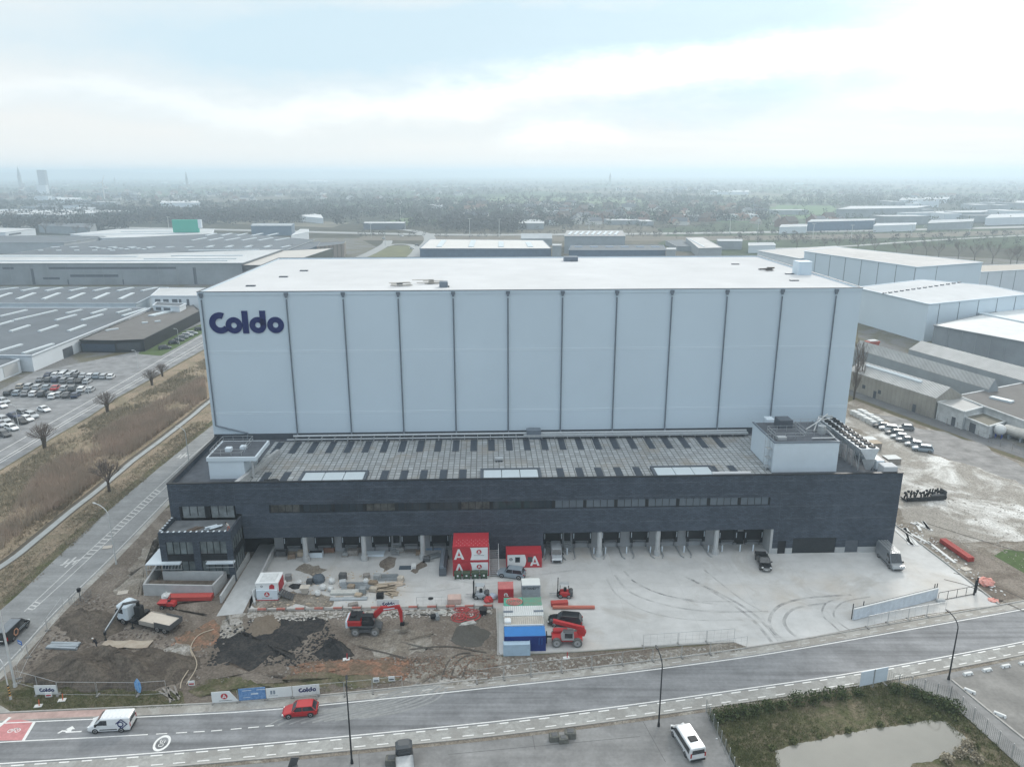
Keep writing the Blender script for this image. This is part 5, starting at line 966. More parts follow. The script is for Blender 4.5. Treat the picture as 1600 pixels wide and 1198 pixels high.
# stacked red cabins
for k, lb in ((0, 'lower red and white site cabin of the two storey stack, behind the green bins'), (1, 'upper red and white site cabin with white studs on its red roof')):
    t, yy = cabin(lb, -2.95, 111.85, .03 + 2.68 * k, 5.8, 4.8, 2.65, Mcabred, Mcabred, white_from=(-.1, 2.8), dots=k == 1)
    decal(t, [[(a * 1.5, b * 1.5) for a, b in q] for q in A_shape()], Mcabw, -1, yy + .005, -2.75, .35, name='big_letter'); Alogo(t, 1.35, yy + .01, 1.65, .42)
    decal(t, [[(.5, 1.0), (2.2, 1.0), (2.2, 1.07), (.5, 1.07)]], Mcop, -1, yy + .01, 0, 0, name='small_print')
t, yy = cabin('single red and white site cabin with two windows under the dark wall', 5.9, 113.1, .03, 5.85, 2.6, 2.6, Mcabred, Mcabred, white_from=(0.1, -2.8))
decal(t, [[(a * 1.45, b * 1.45) for a, b in q] for q in A_shape()], Mcabw, -1, yy + .008, 1.0, .3, name='big_letter'); Alogo(t, -2.2, yy + .01, 1.55, .28, mc=Mcop)
for x in (-1.1, 1.0): MB().box(x - .4, x + .4, -yy - .03, -yy, 1.0, 1.95).build('window', Mcglass, t)
# white cabin by the ramp, with an emblem board fixed to its front
t = empty('site_cabin', frB(-34.45, 104.9, .03), YAW, 'white site cabin with a round A emblem and a red patch, by the ramp', 'cabin')
MB().box(-1.72, 1.72, -1.3, 1.9, .1, 2.75).build('wall', Mcabw, t); MB().box(-1.76, 1.76, -1.34, 1.94, 2.75, 2.85).build('roof', Mcabw, t); MB().box(-1.2, 1.2, -.9, 1.5, 2.85, 2.9).build('roof_panel', mat('pale_panel', (.56, .58, .58)), t)
MB().box(-1.62, 1.62, -1.62, -1.36, .12, 1.75).build('emblem_board', Mwhite2, t); Alogo(t, 0, 1.63, 1.05, .42); decal(t, [[(-.8, .4), (.8, .4), (.8, .47), (-.8, .47)]], Mcop, -1, 1.625, 0, 0, name='small_print'); MB().box(-1.7, 1.7, -1.66, -1.3, 0, .12).build('base_frame', Mcabred, t)
decal(t, [[(.3, 1.8), (1.15, 1.8), (1.15, 2.4), (.8, 2.65), (.4, 2.4)]], Mcabred, -1, 1.31, 0, 0, name='red_patch'); decal(t, ring(-.8, 2.25, .1, .18, n=14), Mcop, -1, 1.31, 0, 0, name='emblem'); MB().box(1.73, 1.8, -1.0, 1.6, .9, 2.6).build('red_side_panel', Mcabred, t)
MB().obox((-1.95, -1.1, .95), (.08, 1.3, 1.7), -.35).build('open_door', Mcabw, t)
t = empty('steps', frB(-31.6, 104.0, .03), YAW, 'grey metal steps beside the white cabin', 'steps')
for k in range(6): MB().box(-1.1 + .35 * k, -.72 + .35 * k, -.9, .7, 1.15 - .2 * k, 1.2 - .2 * k).build('tread', Mxg, t)
for y in (-.9, .7): MB().tube([(-1.1, y, 1.2), (1.1, y, 0)], .05, 4).build('stringer', Mxg, t)
# metal stair tower beside the stacked cabins and the flight on their left
t = empty('stair_tower', frB(.85, 111.4, .03), YAW, 'galvanised outside stair on the right of the stacked red cabins', 'stairs')
for k in range(13): MB().box(-.75, .75, -2.4 + .30 * k, -2.15 + .30 * k, .2 + .21 * k, .24 + .21 * k).build('tread', Mmetal, t)
for x in (-.78, .78): MB().tube([(x, -2.5, .05), (x, 1.6, 2.9), (x, 2.0, 2.9)], .05, 4).tube([(x, -2.5, 1.1), (x, 1.6, 3.9)], .03, 4).build('rail', Mmetal, t)
t = empty('site_rack', frB(-7.6, 112.6, .03), YAW, 'tall dark grey rack of long goods left of the stacked cabins', 'rack')
MB().bbox(-.6, .6, -3.2, 3.2, .1, 1.5, .08).build('long_goods', Mcop, t); MB().bbox(-.5, .2, -3.3, 3.0, 1.5, 1.9, .06).build('top_layer', Mpipe, t)
# bins in front of the stacked cabins
for i, s in enumerate(['leftmost', 'second', 'third', 'rightmost']):
    t = empty('wheelie_bin', frB(-5.1 + i * 1.42, 108.75, .03), YAW, '%s of the four dark green rolling bins before the stacked cabins' % s, 'bin', 'rolling bins before the cabins')
    MB().loft([[(-.5, -.35, .12), (.5, -.35, .12), (.5, .35, .12), (-.5, .35, .12)], [(-.6, -.42, 1.05), (.6, -.42, 1.05), (.6, .42, 1.05), (-.6, .42, 1.05)]]).build('body', mat('bin_green', (.04, .075, .045), .5), t)
    MB().bbox(-.63, .63, -.46, .46, 1.05, 1.18, .05).build('lid', mat('bin_lid', (.055, .08, .05), .5), t); MB().box(-.13, .13, -.42, -.38, .5, .8).build('sticker', Mcabw, t)
    for s_ in (-1, 1): MB().cyl((s_ * .45, -.35, .1), (s_ * .45, -.28, .1), .1).build('wheel', Mtyre, t)
# containers
def container(label, px, Lx, Ly, H, mt, rm=None, z=.03, name='container', rz=YAW, base_px=True):
    p = frB(*px); t = empty(name, (p.x, p.y, z), rz, label, 'container'); m = MB(); n = int(Lx / .28); Y0 = 0; Y1 = Ly
    for f_, s in ((Y0, -1), (Y1, 1)):
        for k in range(n):
            a = -Lx / 2 + .1 + (Lx - .2) * k / n; b = a + (Lx - .2) / n; m.box(a, b, f_ - .03 * (k % 2) * 1 if s < 0 else f_ - .06, f_ + .06 if s < 0 else f_ + .03 * (k % 2), .15, H - .15)
    m.box(-Lx / 2 + .03, Lx / 2 - .03, Y0 + .05, Y1 - .05, .14, H - .1)
    m.build('wall', mt, t); fr = MB()
    for x in (-Lx / 2, Lx / 2 - .12):
        for y in (Y0 - .04, Y1 - .08): fr.box(x, x + .12, y, y + .12, 0, H)
    fr.box(-Lx / 2, Lx / 2, Y0 - .045, Y0 + .08, 0, .14).box(-Lx / 2, Lx / 2, Y0 - .045, Y0 + .08, H - .12, H); fr.build('frame', mt, t)
    r_ = MB().box(-Lx / 2 + .02, Lx / 2 - .02, Y0, Y1, H - .1, H - .02)
    for k in range(n): a = -Lx / 2 + .1 + (Lx - .2) * k / n; r_.box(a, a + .14, Y0 + .08, Y1 - .1, H - .02, H + .02)
    r_.build('roof', rm or mt, t); return t
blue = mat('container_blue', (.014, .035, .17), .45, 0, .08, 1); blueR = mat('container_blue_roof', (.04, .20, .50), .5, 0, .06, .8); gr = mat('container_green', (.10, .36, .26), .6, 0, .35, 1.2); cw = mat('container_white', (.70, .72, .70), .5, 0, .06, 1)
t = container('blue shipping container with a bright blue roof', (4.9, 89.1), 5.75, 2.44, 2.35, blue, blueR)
MB().box(1.9, 1.94, -.07, -.05, 1.0, 2.1).box(2.3, 2.34, -.07, -.05, 1.0, 2.1).build('white_mark', blueR, t)
t = container('pale blue flat container in front of the blue one', (3.7, 88.15), 3.7, .85, 1.75, mat('pale_blue_steel', (.38, .50, .60), .5, 0, .1, 1))
t = container('white container with a weathered ribbed roof behind the blue one', (4.85, 91.6), 5.7, 2.1, 2.55, cw, corr('weathered_white_roof', (.50, .47, .42), 0, .3, var=.25)); MB().bbox(-2.75, -1.8, .3, 1.3, 2.57, 2.9, .1).build('white_cover', Mcabw, t)
t = container('white container with two rooflights in its ribbed roof', (4.92, 93.8), 5.8, 2.4, 2.65, cw, corr('ribbed_white_roof', (.66, .68, .67), 0, .3))
for x in (-2.2, 2.2): MB().box(x - .7, x + .7, .7, 1.1, 2.67, 2.72).build('rooflight', Mpipe, t)
container('left green container with a red ring coil on its roof', (3.55, 96.5), 2.8, 2.35, 2.4, gr); container('right green container with a rusty roof', (6.4, 96.5), 2.8, 2.35, 2.4, gr, mat('rusty_green', (.10, .32, .23), .7, 0, .3, 2, c2=(.22, .25, .19)))
t = empty('hose_coil', frB(3.7, 97.6, 2.46), 0, 'coil of pale red hose lying on the green container roof', 'hose')
m = MB()
for k in range(4): m.tube([(.28 * (k + 1.2) * math.cos(2 * PI * i / 16), .22 * (k + 1.2) * math.sin(2 * PI * i / 16), .04 * (4 - k) + .02) for i in range(17)], .07, 5)
t.location.z = 2.46; m.build('hose', mat('faded_red_hose', (.55, .20, .18), .7), t)
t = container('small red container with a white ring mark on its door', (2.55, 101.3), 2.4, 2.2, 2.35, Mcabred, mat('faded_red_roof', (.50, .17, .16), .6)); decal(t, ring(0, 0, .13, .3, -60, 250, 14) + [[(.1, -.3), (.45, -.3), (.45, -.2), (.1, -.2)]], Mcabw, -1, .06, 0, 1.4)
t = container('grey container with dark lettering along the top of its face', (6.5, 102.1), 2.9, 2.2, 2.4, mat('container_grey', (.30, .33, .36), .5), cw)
ltr = [bars((0, 0, 0, 1), (0, 1, .6, 1), (0, .5, .5, .5), w=.16), bars((0, 0, 0, 1), (0, 0, .6, 0), (0, 1, .6, 1), (0, .5, .5, .5), w=.16), bars((0, 0, 0, 1), (.6, 0, .6, 1), (0, 1, .6, 0), w=.16), bars((0, 0, .3, 1), (.3, 1, .6, 0), w=.16), bars((0, 0, 0, 1), (.6, 0, .6, 1), (0, .5, .6, .5), w=.16), bars((.3, 0, .3, 1), (0, 1, .6, 1), w=.16)]
decal(t, [[((a + .85 * i) * .33, b * .36) for a, b in q] for i in range(9) for q in ltr[(i * 5 + 1) % 6]], Mblk, -1, .055, -1.28, 1.75, name='lettering')
# loose goods, each a thing of its own
Mwood = mat('raw_timber', (.40, .33, .25), .85, 0, .2, 3); Mwood2 = mat('grey_timber', (.24, .22, .20), .9, 0, .25, 3); Mbag = mat('white_bag', (.62, .63, .62), .8, 0, .08, 3); Mgalv = mat('zinc', (.34, .37, .39), .4, .5, .15, 2)
def at(name, px, lb, cat, rz=YAW, z=.035, grp=None): p = P(*px); return empty(name, (p.x, p.y, z), rz, lb, cat, grp)
def bigbag(px, lb, s=.9):
    t = at('bulk_bag', px, lb, 'bag', random.uniform(0, 1), grp='white bulk bags in the yard'); m = MB().ball((0, 0, .5 * s), .62 * s, 12, 7, sz=(1, 1, .85), jit=.06); m.v = [(max(-.5 * s, min(.5 * s, a)), max(-.5 * s, min(.5 * s, b)), max(0, c)) for a, b, c in m.v]; m.build('sack', Mbag, t)
    for a in (0, 1): MB().tube([(-.4 * s, (a - .5) * .8 * s, .8 * s), (0, (a - .5) * .5 * s, 1.15 * s), (.4 * s, (a - .5) * .8 * s, .8 * s)], .03, 4).build('strap', Mbag, t)
def pallet(px, lb, load=None, hh=.8, w=1.2, l=1.0, name='pallet_load', cat='pallet', rz=None):
    t = at(name, px, lb, cat, random.uniform(-.4, .4) if rz is None else rz)
    for k in range(5): MB().box(-w / 2 + k * w / 5, -w / 2 + k * w / 5 + .15, -l / 2, l / 2, .12, .15).build('deck_board', Mwood, t)
    for y in (-l / 2, -.05, l / 2 - .1): MB().box(-w / 2, w / 2, y, y + .1, 0, .12).build('bearer', Mwood2, t)
    if load: MB().bbox(-w / 2 + .05, w / 2 - .05, -l / 2 + .05, l / 2 - .05, .15, .15 + hh, .08).build('load', load, t)
    return t
def stack(px, lb, l, w, nl, mt, rz=YAW, name='timber_stack', cat='timber', r=None, th=.1, nb=5, z=.035, spread=.05):
    t = at(name, px, lb, cat, rz, z)
    for j in range(nl):
        for k in range(nb):
            q = -w / 2 + (k + .5) * w / nb + random.uniform(-1, 1) * spread
            if r: MB().cyl((-l / 2 + random.uniform(-.2, .2) * (spread > .06), q, r + j * 1.8 * r), (l / 2, q + random.uniform(-1, 1) * spread, r + j * 1.8 * r), r, n=8).build('pipe', mt, t)
            else: MB().obox((random.uniform(-.3, .3) * (spread > .06), q, th * (j + .5) + .01 * j), (l * random.uniform(.85, 1), w / nb * .85, th), random.uniform(-1, 1) * spread).build('board', mt, t)
    return t
bigbag((443, 915), 'white bag nearest the white cabin'); bigbag((468, 914), 'half open white bag beside black sheeting', .8)
for i, (px, lb, c, w_) in enumerate([((590, 905), 'pallet of grey blocks behind the timber heap', (.30, .31, .31), 1.3), ((583, 914), 'pallet of brown boards in the timber heap', (.22, .17, .12), 1.5), ((536, 915), 'wrapped grey pallet among the formwork', (.38, .40, .41), 1.2), ((549, 921), 'brown timber pallet among the pale frames', (.26, .21, .16), 1.2), ((567, 927), 'grey steel cage between the frames and the black crate', (.25, .27, .28), 1.1),
    ((584, 923), 'beige pallet load left of the fan of boards', (.42, .37, .30), 1.3), ((451, 906), 'small grey box behind the bag nearest the white cabin', (.22, .22, .22), 1.1), ((484, 913), 'dark crate before the round covered pile', (.07, .075, .08), 1.0), ((626, 908), 'pale pallet at the far right of the yard goods', (.46, .42, .36), 1.1), ((536, 905), 'low dark pallet behind the formwork', (.10, .10, .10), 1.3),
    ((625, 862), 'grey pallet under the fourth dock door', (.28, .28, .27), 1.4), ((563, 862), 'dark pallet at the second column foot', (.12, .10, .09), 1.2), ((655, 866), 'low brown pallet left of the third column', (.24, .18, .13), 1.2), ((697, 872), 'dark cabinet left of the stacked red cabins', (.07, .08, .09), 1.0), ((456, 872), 'brown boxes under the first dock door', (.20, .15, .11), 1.4), ((540, 868), 'grey crate before the third dock door', (.25, .26, .26), 1.1)]):
    pallet(px, lb, mat('goods_%d' % i, c, .8, 0, .25, 3), random.uniform(.4, 1.0), w_, 1.0, rz=YAW + random.uniform(-.3, .3))
bigbag((505, 921), 'white bag second from left before the steel frames'); bigbag((519, 911), 'white bag behind the pair before the steel frames'); bigbag((517, 923), 'white bag just right of the leftmost yard pair', .8); bigbag((572, 911), 'white bag in the middle of the timber heap', .8)
bigbag((497, 930), 'small open white bag nearest the site boundary', .85)
t = at('hopper', (477, 926), 'cream funnel shaped hopper standing in the yard left of the bags', 'hopper'); MB().loft([[(-.4, -.4, .1), (.4, -.4, .1), (.4, .4, .1), (-.4, .4, .1)], [(-.75, -.6, 1.1), (.75, -.6, 1.1), (.75, .6, 1.1), (-.75, .6, 1.1)]]).build('bin', mat('cream_plastic', (.50, .46, .40), .7), t); MB().box(-.5, .5, -.5, .5, 0, .1).build('foot', Mwood2, t)
t = at('sheeting_heap', (463, 917), 'crumpled black sheeting between the first two bags', 'sheeting'); MB().ball((0, 0, .1), .8, 12, 6, sz=(1.4, .7, .5), jit=.3).build('sheet', Mblk, t)
t = at('covered_pile', (498, 908), 'dark round covered pile behind the white bags', 'pile'); MB().ball((0, 0, .3), 1.1, 14, 7, sz=(1, .9, .9), jit=.06).build('cover', mat('dark_blue_grey_cover', (.09, .11, .13), .8, 0, .3, 3), t)
stack((560, 917), 'long grey formwork panels lying behind the yard goods', 5.2, 2.0, 3, Mgalv, name='formwork_stack', cat='formwork', nb=4); stack((540, 927), 'pale pipes and frames lying before the formwork panels', 4.6, 1.2, 2, mat('pale_steel', (.5, .5, .47), .6, .2), name='frame_stack', cat='frames', r=.12, nb=5)
stack((545, 936), 'long dark steel tubes nearest the site boundary', 5.8, .8, 1, Mgalv, name='steel_tubes', cat='tubes', r=.1, nb=5); stack((603, 920), 'untidy heap of sawn timber at the right end of the yard goods', 3.2, 1.8, 4, Mwood, .2, spread=.3)
stack((618, 914), 'pale planks on the far right of the yard goods', 2.6, 1.2, 3, mat('pale_timber', (.50, .42, .34), .8, 0, .2, 3), .4, spread=.15); stack((612, 929), 'fan of broken boards right of the black crate', 2.0, 1.2, 2, Mwood, -.5, spread=.35); stack((606, 903), 'grey panel lying flat behind the timber heap', 3.6, 2.0, 2, Mgalv, name='panel_stack', cat='panels', nb=2, spread=.01)
pallet((573, 902), 'pallet of rubble furthest back in the yard goods', Mwood2, .5); pallet((594, 935), 'black crate on a pallet by the boundary', Mblk, .8, rz=YAW); pallet((560, 932), 'pallet of cut timber left of the black crate', Mwood, .4); pallet((530, 935), 'empty pallet left of the steel tubes'); pallet((552, 948), 'brown wooden frame standing by the boundary barrier', Mwood2, .5, 1.6, .9)
pallet((710, 942), 'pinkish timber crate between four posts', mat('pink_board', (.52, .38, .33)), 1.0, 2.2, 1.6, rz=YAW)
for i, (px, lb) in enumerate([((474, 868), 'wood and boxes stored left of the second dock door'), ((515, 862), 'red brown boxes stored under the second dock canopy'), ((530, 858), 'orange timber boxes stored under the third dock canopy'), ((552, 866), 'brown crates stored beside the second column'), ((440, 868), 'round pipe fittings lying by the ramp wall')]):
    pallet(px, lb, [Mwood, mat('redbrown_box', (.17, .09, .06)), mat('orange_box', (.34, .20, .11)), Mwood2, Mxg][i], .8, 2.0, 1.2, rz=YAW)
stack((450, 863), 'pile of long laths under the first dock door', 3.4, 1.2, 2, Mwood, spread=.12); t = at('steel_box', (494, 869), 'pale open steel box on the yard by the first column', 'box'); MB().box(-1.2, 1.2, -.5, .5, 0, .9).build('box', Mwhite2, t); MB().box(-1.1, 1.1, -.4, .4, .9, .91).build('contents', Mblk, t)
stack((586, 866), 'stack of white panels leaning low between the columns', 3.4, 1.6, 3, Mwhite2, name='panel_stack', cat='panels', nb=2); stack((644, 862), 'grey laths and box under the fifth dock door', 2.4, 1.0, 3, Mwood2, spread=.1); stack((678, 857), 'blue and white striped beams left of the red cabins', 3.0, 1.0, 3, mat('blue_grey_beam', (.25, .34, .45)), name='beam_stack', cat='beams'); stack((680, 870), 'mixed pipes and cables by the third column', 2.2, 1.5, 2, Mgalv, .5, name='pipe_stack', cat='pipes', r=.09, spread=.2)
t = at('pallet_of_panels', (637, 887), 'dark blue box lid beside a white box on the open yard', 'box'); MB().box(-1.4, .6, -.6, .5, 0, .14).build('dark_sheet', mat('slate_sheet', (.06, .08, .10)), t); MB().box(.6, 1.4, -.4, .8, 0, .4).build('white_box', Mbag, t)
t = at('generator', (667, 877), 'small dark generator at the foot of the third column', 'generator'); MB().bbox(-.6, .6, -.4, .4, .25, .9, .08).build('casing', Mxg, t); MB().cyl((-.5, -.45, .2), (-.5, .45, .2), .2).build('wheel', Mtyre, t); MB().tube([(.6, -.3, .5), (1.3, 0, .3)], .05, 4).build('handle', Mmetal, t)
t = at('manhole', (673, 935), 'round dark manhole opening in the yard concrete', 'manhole'); MB().cyl((0, 0, 0), (0, 0, .05), .42, n=18).build('rim', Mxg, t); MB().cyl((0, 0, .05), (0, 0, .055), .34, n=18).build('hole', Mblk, t)
for px, lb, c in (((770, 935), 'blue and white wrapped goods left of the green container', (.30, .42, .58)), ((763, 940), 'red wrapped goods beside the blue and white ones', (.45, .05, .05))):
    t = at('wrapped_goods', px, lb, 'goods'); MB().ball((0, 0, .35), .7, 12, 6, sz=(1.1, .8, .8), jit=.2).build('wrapping', mat('wrap_%d' % int(c[0] * 100), c, .6, 0, .4, 3, c2=(.6, .62, .62) if c[2] > .3 else None), t); MB().bbox(-.5, .5, -.4, .4, 0, .25, .05).build('pallet', Mwood, t)
t = at('round_bin', (755, 959), 'black open tub standing at the edge of the dirt', 'tub', z=.03); MB().cyl((0, 0, 0), (0, 0, .9), .5, .62, n=16).build('body', Mblk, t); MB().cyl((0, 0, .9), (0, 0, .93), .66, .66, n=16).build('rim', Mplast, t)
for i, (px, s, lb) in enumerate([((718, 966), 1.0, 'smaller coil of red hose on the dirt'), ((736, 962), 1.3, 'larger coil of red hose on the dirt, nearest the containers'), ((722, 953), 1.0, 'flat tangle of red hose behind the two coils')]):
    t = at('hose_coil', px, lb, 'hose', z=.02); m = MB(); mt = mat('red_hose', (.40, .06, .06), .6)
    for k in range(5): m.tube([((.3 + .22 * k) * s * math.cos(2 * PI * j / 18) + .05 * math.sin(k * 9), (.3 + .22 * k) * s * math.sin(2 * PI * j / 18) * (.5 if i == 2 else 1), .08 + .09 * ((k * 7) % 3)) for j in range(19)], .06, 5)
    m.build('hose', mt, t)
for px, l, lb in (((731, 975), 2.2, 'grey white offcuts lying below the hose coils'), ((688, 958), 1.6, 'light frame lying on the dirt left of the hoses')): stack(px, lb, l, .7, 2, mat('pale_offcut', (.5, .5, .47)), .35, name='offcuts', cat='offcuts', spread=.15)
t = at('trench_roller', (679, 967), 'small black and steel compactor on the dirt', 'compactor', .3); MB().cyl((.4, -.5, .35), (.4, .5, .35), .35, n=14).build('drum', Mgalv, t); MB().bbox(-.6, .2, -.35, .35, .3, .8, .08).build('engine', Mblk, t); MB().tube([(-.6, 0, .7), (-1.2, 0, 1.3)], .05, 4).build('handle', Mxg, t)
# pipes
Mrp = mat('red_pipe', (.40, .06, .05), .5, 0, .1, 2); Mop = mat('terracotta_pipe', (.45, .14, .10), .55, 0, .1, 2)
stack((888, 951), 'long terracotta pipe lying behind the black estate', 6.4, .4, 1, Mop, name='sewer_pipe', cat='pipe', r=.28, nb=1, spread=0, rz=0.0).location.x += .8
stack((874, 945), 'short bundle of red pipes behind the long terracotta pipe', 2.6, .9, 2, Mrp, name='pipe_bundle', cat='pipes', r=.18, nb=3, rz=.1)
stack((299, 936), 'bundle of red pipes in front of the planter wall', 6.6, 1.2, 3, Mrp, name='pipe_bundle', cat='pipes', r=.14, nb=6, spread=.01)
r_ = stack((1494, 862), 'long bundle of red pipes lying on the mud right of the yard', 7.0, 1.2, 3, Mrp, name='pipe_bundle', cat='pipes', r=.15, nb=4, rz=head(P(1474, 848), P(1518, 878)), spread=.01, z=.02)
t = at('white_tarpaulin', (262, 934), 'white crumpled sheet left of the red pipe bundle', 'sheet'); MB().ball((0, 0, .2), .9, 12, 6, sz=(1, .7, .8), jit=.3).build('sheet', Mbag, t)
t = at('netting_pile', (1540, 912), 'heap of orange netting on the mud outside the yard corner', 'netting', z=.02); MB().ball((0, 0, .3), 1.25, 16, 8, sz=(1, .8, .6), jit=.22).build('netting', mat('orange_net', (.62, .20, .16), .7, 0, .3, 4, c2=(.7, .42, .36)), t)
t = at('netting_pile', (1552, 938), 'small scrap of red netting in the mud by the road', 'netting', z=.02); MB().ball((0, 0, .05), .8, 12, 6, sz=(1, .8, .3), jit=.3).build('netting', MC['orange_net'], t)
stack((100, 1010), 'grey steel beams stacked on the ground left of the worker', 4.6, 1.5, 2, mat('beam_grey', (.30, .34, .37), .55, .2), -.02, name='beam_stack', cat='beams', nb=4, spread=.06, th=.16)
for (a, b, lb) in ((180, 0, 'left beige ground mat under the crane hook'), (217, 0, 'right beige ground mat under the crane hook')):
    t = at('ground_mat', (a, 1008), lb, 'mat', -.03, z=.12, grp='beige ground mats'); m = MB(); n = 8
    for k in range(n):
        x0 = -1.7 + 3.4 * k / n; x1 = -1.7 + 3.4 * (k + 1) / n; z0, z1 = .18 * abs(2 * k / n - 1) ** 2 + .05, .18 * abs(2 * (k + 1) / n - 1) ** 2 + .05
        m.add([(x0, -.85, z0), (x1, -.85, z1), (x1, .85, z1), (x0, .85, z0), (x0, -.85, z0 - .08), (x1, -.85, z1 - .08), (x1, .85, z1 - .08), (x0, .85, z0 - .08)], [(0, 1, 2, 3), (4, 7, 6, 5), (0, 4, 5, 1), (2, 6, 7, 3), (0, 3, 7, 4), (1, 5, 6, 2)])
    m.build('board', mat('muddy_beige_mat', (.46, .41, .34), .85, 0, .15, .8, c2=(.33, .27, .21)), t)
for px, lb in (((192, 926), 'small beige board alone on the dirt left of the planter'), ((168, 855), 'grey board on the dirt left of the office canopy'), ((1509, 889), 'pale square board on the mud below the red pipes')):
    t = at('loose_board', px, lb, 'board', .3, z=.02); MB().obox((0, 0, .06), (1.5, 1.1, .08)).build('board', mat('pale_board2', (.45, .41, .36)), t)
# concrete and timber blocks on the forecourt
for px, s, lb, rz in (((866, 1155), 1.0, 'left weathered block of the cluster on the forecourt', .1), ((880, 1158), .9, 'middle low block of the cluster on the forecourt', .2), ((891, 1150), 1.1, 'right higher block of the cluster on the forecourt', 0), ((612, 1192), 1.1, 'weathered block left of the flatbed truck', 0)):
    t = at('stone_block', px, lb, 'block', rz, z=.01); MB().bbox(-.6 * s, .6 * s, -.45 * s, .45 * s, 0, .75 * s, .08).build('block', mat('mossy_concrete', (.13, .13, .115), .95, 0, .3, 3, bump=.4), t); MB().bbox(-.35 * s, .35 * s, -.3 * s, .3 * s, .75 * s, .8 * s, .03).build('lifting_recess', Mxg, t)
t = at('steel_hopper', (459, 1196), 'dark slanted metal sheet at the bottom edge', 'sheet', .5, z=.01); MB().obox((0, 0, .5), (.9, .1, 1.2), 0, ry=.4).build('sheet', mat('dark_sheet', (.09, .095, .1), .6, .3), t); MB().box(-.4, .4, -.3, .3, 0, .08).build('foot', Mxg, t)
# white kerb blocks in the right-hand car park
for i, (px, a, lb) in enumerate([((1512, 1053), .25, 'white wheel stop by the lamp post, first of the upper row'), ((1542, 1047), .25, 'white wheel stop, second of the upper row'), ((1571, 1041), .25, 'white wheel stop, third of the upper row'), ((1599, 1036), .25, 'white wheel stop cut by the right edge'), ((1515, 1080), -.75, 'white wheel stop turned along the kerb, upper one'), ((1562, 1117), -.75, 'white wheel stop turned along the kerb, lower one')]):
    t = at('wheel_stop', px, lb, 'wheel stop', a, z=.015, grp='white wheel stops'); MB().loft([[(-.7, -.25, 0), (.7, -.25, 0), (.7, .25, 0), (-.7, .25, 0)], [(-.62, -.14, .3), (.62, -.14, .3), (.62, .14, .3), (-.62, .14, .3)]]).build('block', Mbag, t)
    for x in (-.4, .4): MB().box(x - .05, x + .05, -.27, -.24, .02, .2).build('reflector', Mxg, t)
# machine frames on the right-hand plot, wrapped bundles, tanks
t = at('machine_frame', (1442, 780), 'black steel pump skid with many valves on the gravel plot', 'machinery', head(P(1410, 783), P(1478, 780)), z=.02)
MB().box(-4.3, 4.3, -1, 1, .2, .5).box(-4.3, 4.3, -1.1, -.95, .5, 1.0).build('skid', Mblk, t)
for i in range(13): MB().cyl((-4 + i * .65, random.uniform(-.5, .5), .5), (-4 + i * .65, random.uniform(-.5, .5), random.uniform(1.3, 2.3)), .16, n=7).ball((-4 + i * .65, 0, 1.6 + .3 * math.sin(i * 2)), .3, 8, 5).build('valve', Mblk, t)
MB().box(1.2, 4.2, -.9, .9, 1.0, 1.15).box(4.1, 4.25, -1, 1, .2, 2.0).build('deck', Mxg, t)
for k, (a, b, lb) in enumerate((((1331, 646), (1372, 668), 'longer row of white wrapped bundles by the building corner'), ((1342, 644), (1381, 665), 'second row of white wrapped bundles by the lane'))):
    p, q = P(*a), P(*b); t = empty('wrapped_bundle', (p + q) / 2 + Vector((0, 0, .02)), head(p, q), lb, 'bundle', 'white wrapped bundles'); l = (q - p).length
    for i in range(int(l / 1.5)): MB().bbox(-l / 2 + i * 1.5, -l / 2 + i * 1.5 + 1.35, -.75, .75, 0, 1.1 + .15 * (i % 2), .12).build('bundle_section', Mbag, t)
for px, lb in (((1363, 700), 'olive wooden crate behind the roof edge'), ((1356, 694), 'white topped crate behind the roof edge'), ((1392, 724), 'low pale container top showing over the roof corner')):
    t = at('storage_crate', px, lb, 'crate', .1, z=.02); MB().bbox(-1.6, 1.6, -1.2, 1.2, 0, 1.5, .06).build('box', Mwood2, t); MB().box(-1.65, 1.65, -1.25, 1.25, 1.5, 1.6).build('lid', Mbag if 'olive' not in lb else Mwood, t)
stack((1420, 838), 'scattered white boards along the yard kerb', 7, 3.2, 1, Mbag, head(P(1400, 830), P(1440, 860)), name='scattered_boards', cat='boards', nb=5, spread=.5, z=.02); stack((1442, 822), 'white panels and foam thrown behind the scattered boards', 4, 3.0, 1, Mbag, head(P(1420, 805), P(1475, 838)), name='scattered_foam', cat='panels', nb=5, spread=.5, z=.02)
stack((1470, 862), 'long white profile lying along the kerb by the red pipes', 8, .6, 1, Mbag, head(P(1450, 848), P(1490, 878)), name='long_profile', cat='profile', nb=1, spread=.05, z=.02)
# sliding gate and its posts
def uprights(t, pts, h=2.2, r=.05, name='post', mt=None):
    for p in pts: MB().cyl((p[0], p[1], 0), (p[0], p[1], h), r, n=6).build(name, mt or Mblk, t)
def wpart(t, mb, name, mt): M_ = t.matrix_basis.inverted(); mb.tf(M_); return mb.build(name, mt, t)
a, b = P(1332, 969), P(1463, 936); t = empty('sliding_gate', a, 0, 'long closed white sliding gate at the yard entrance', 'gate')
d_ = (b - a); MB().prism([(0, -.12), (d_.x, d_.y - .12), (d_.x, d_.y + .12), (0, .12)], .1, 1.9).build('gate_leaf', mat('gate_white', (.52, .57, .62), .55), t); MB().prism([(0, -.15), (d_.x, d_.y - .15), (d_.x, d_.y + .15), (0, .15)], 1.9, 2.0).build('top_rail', Mbag, t); MB().prism([(0, .16), (d_.x, d_.y + .16), (d_.x, d_.y + .2), (0, .2)], 1.95, 2.05).build('guide_rail', Mblk, t)
for k in (0, .12, .97, 1.0): MB().cyl((d_.x * k, d_.y * k + .35, 0), (d_.x * k, d_.y * k + .35, 2.6), .07, n=6).build('post', Mblk, t)
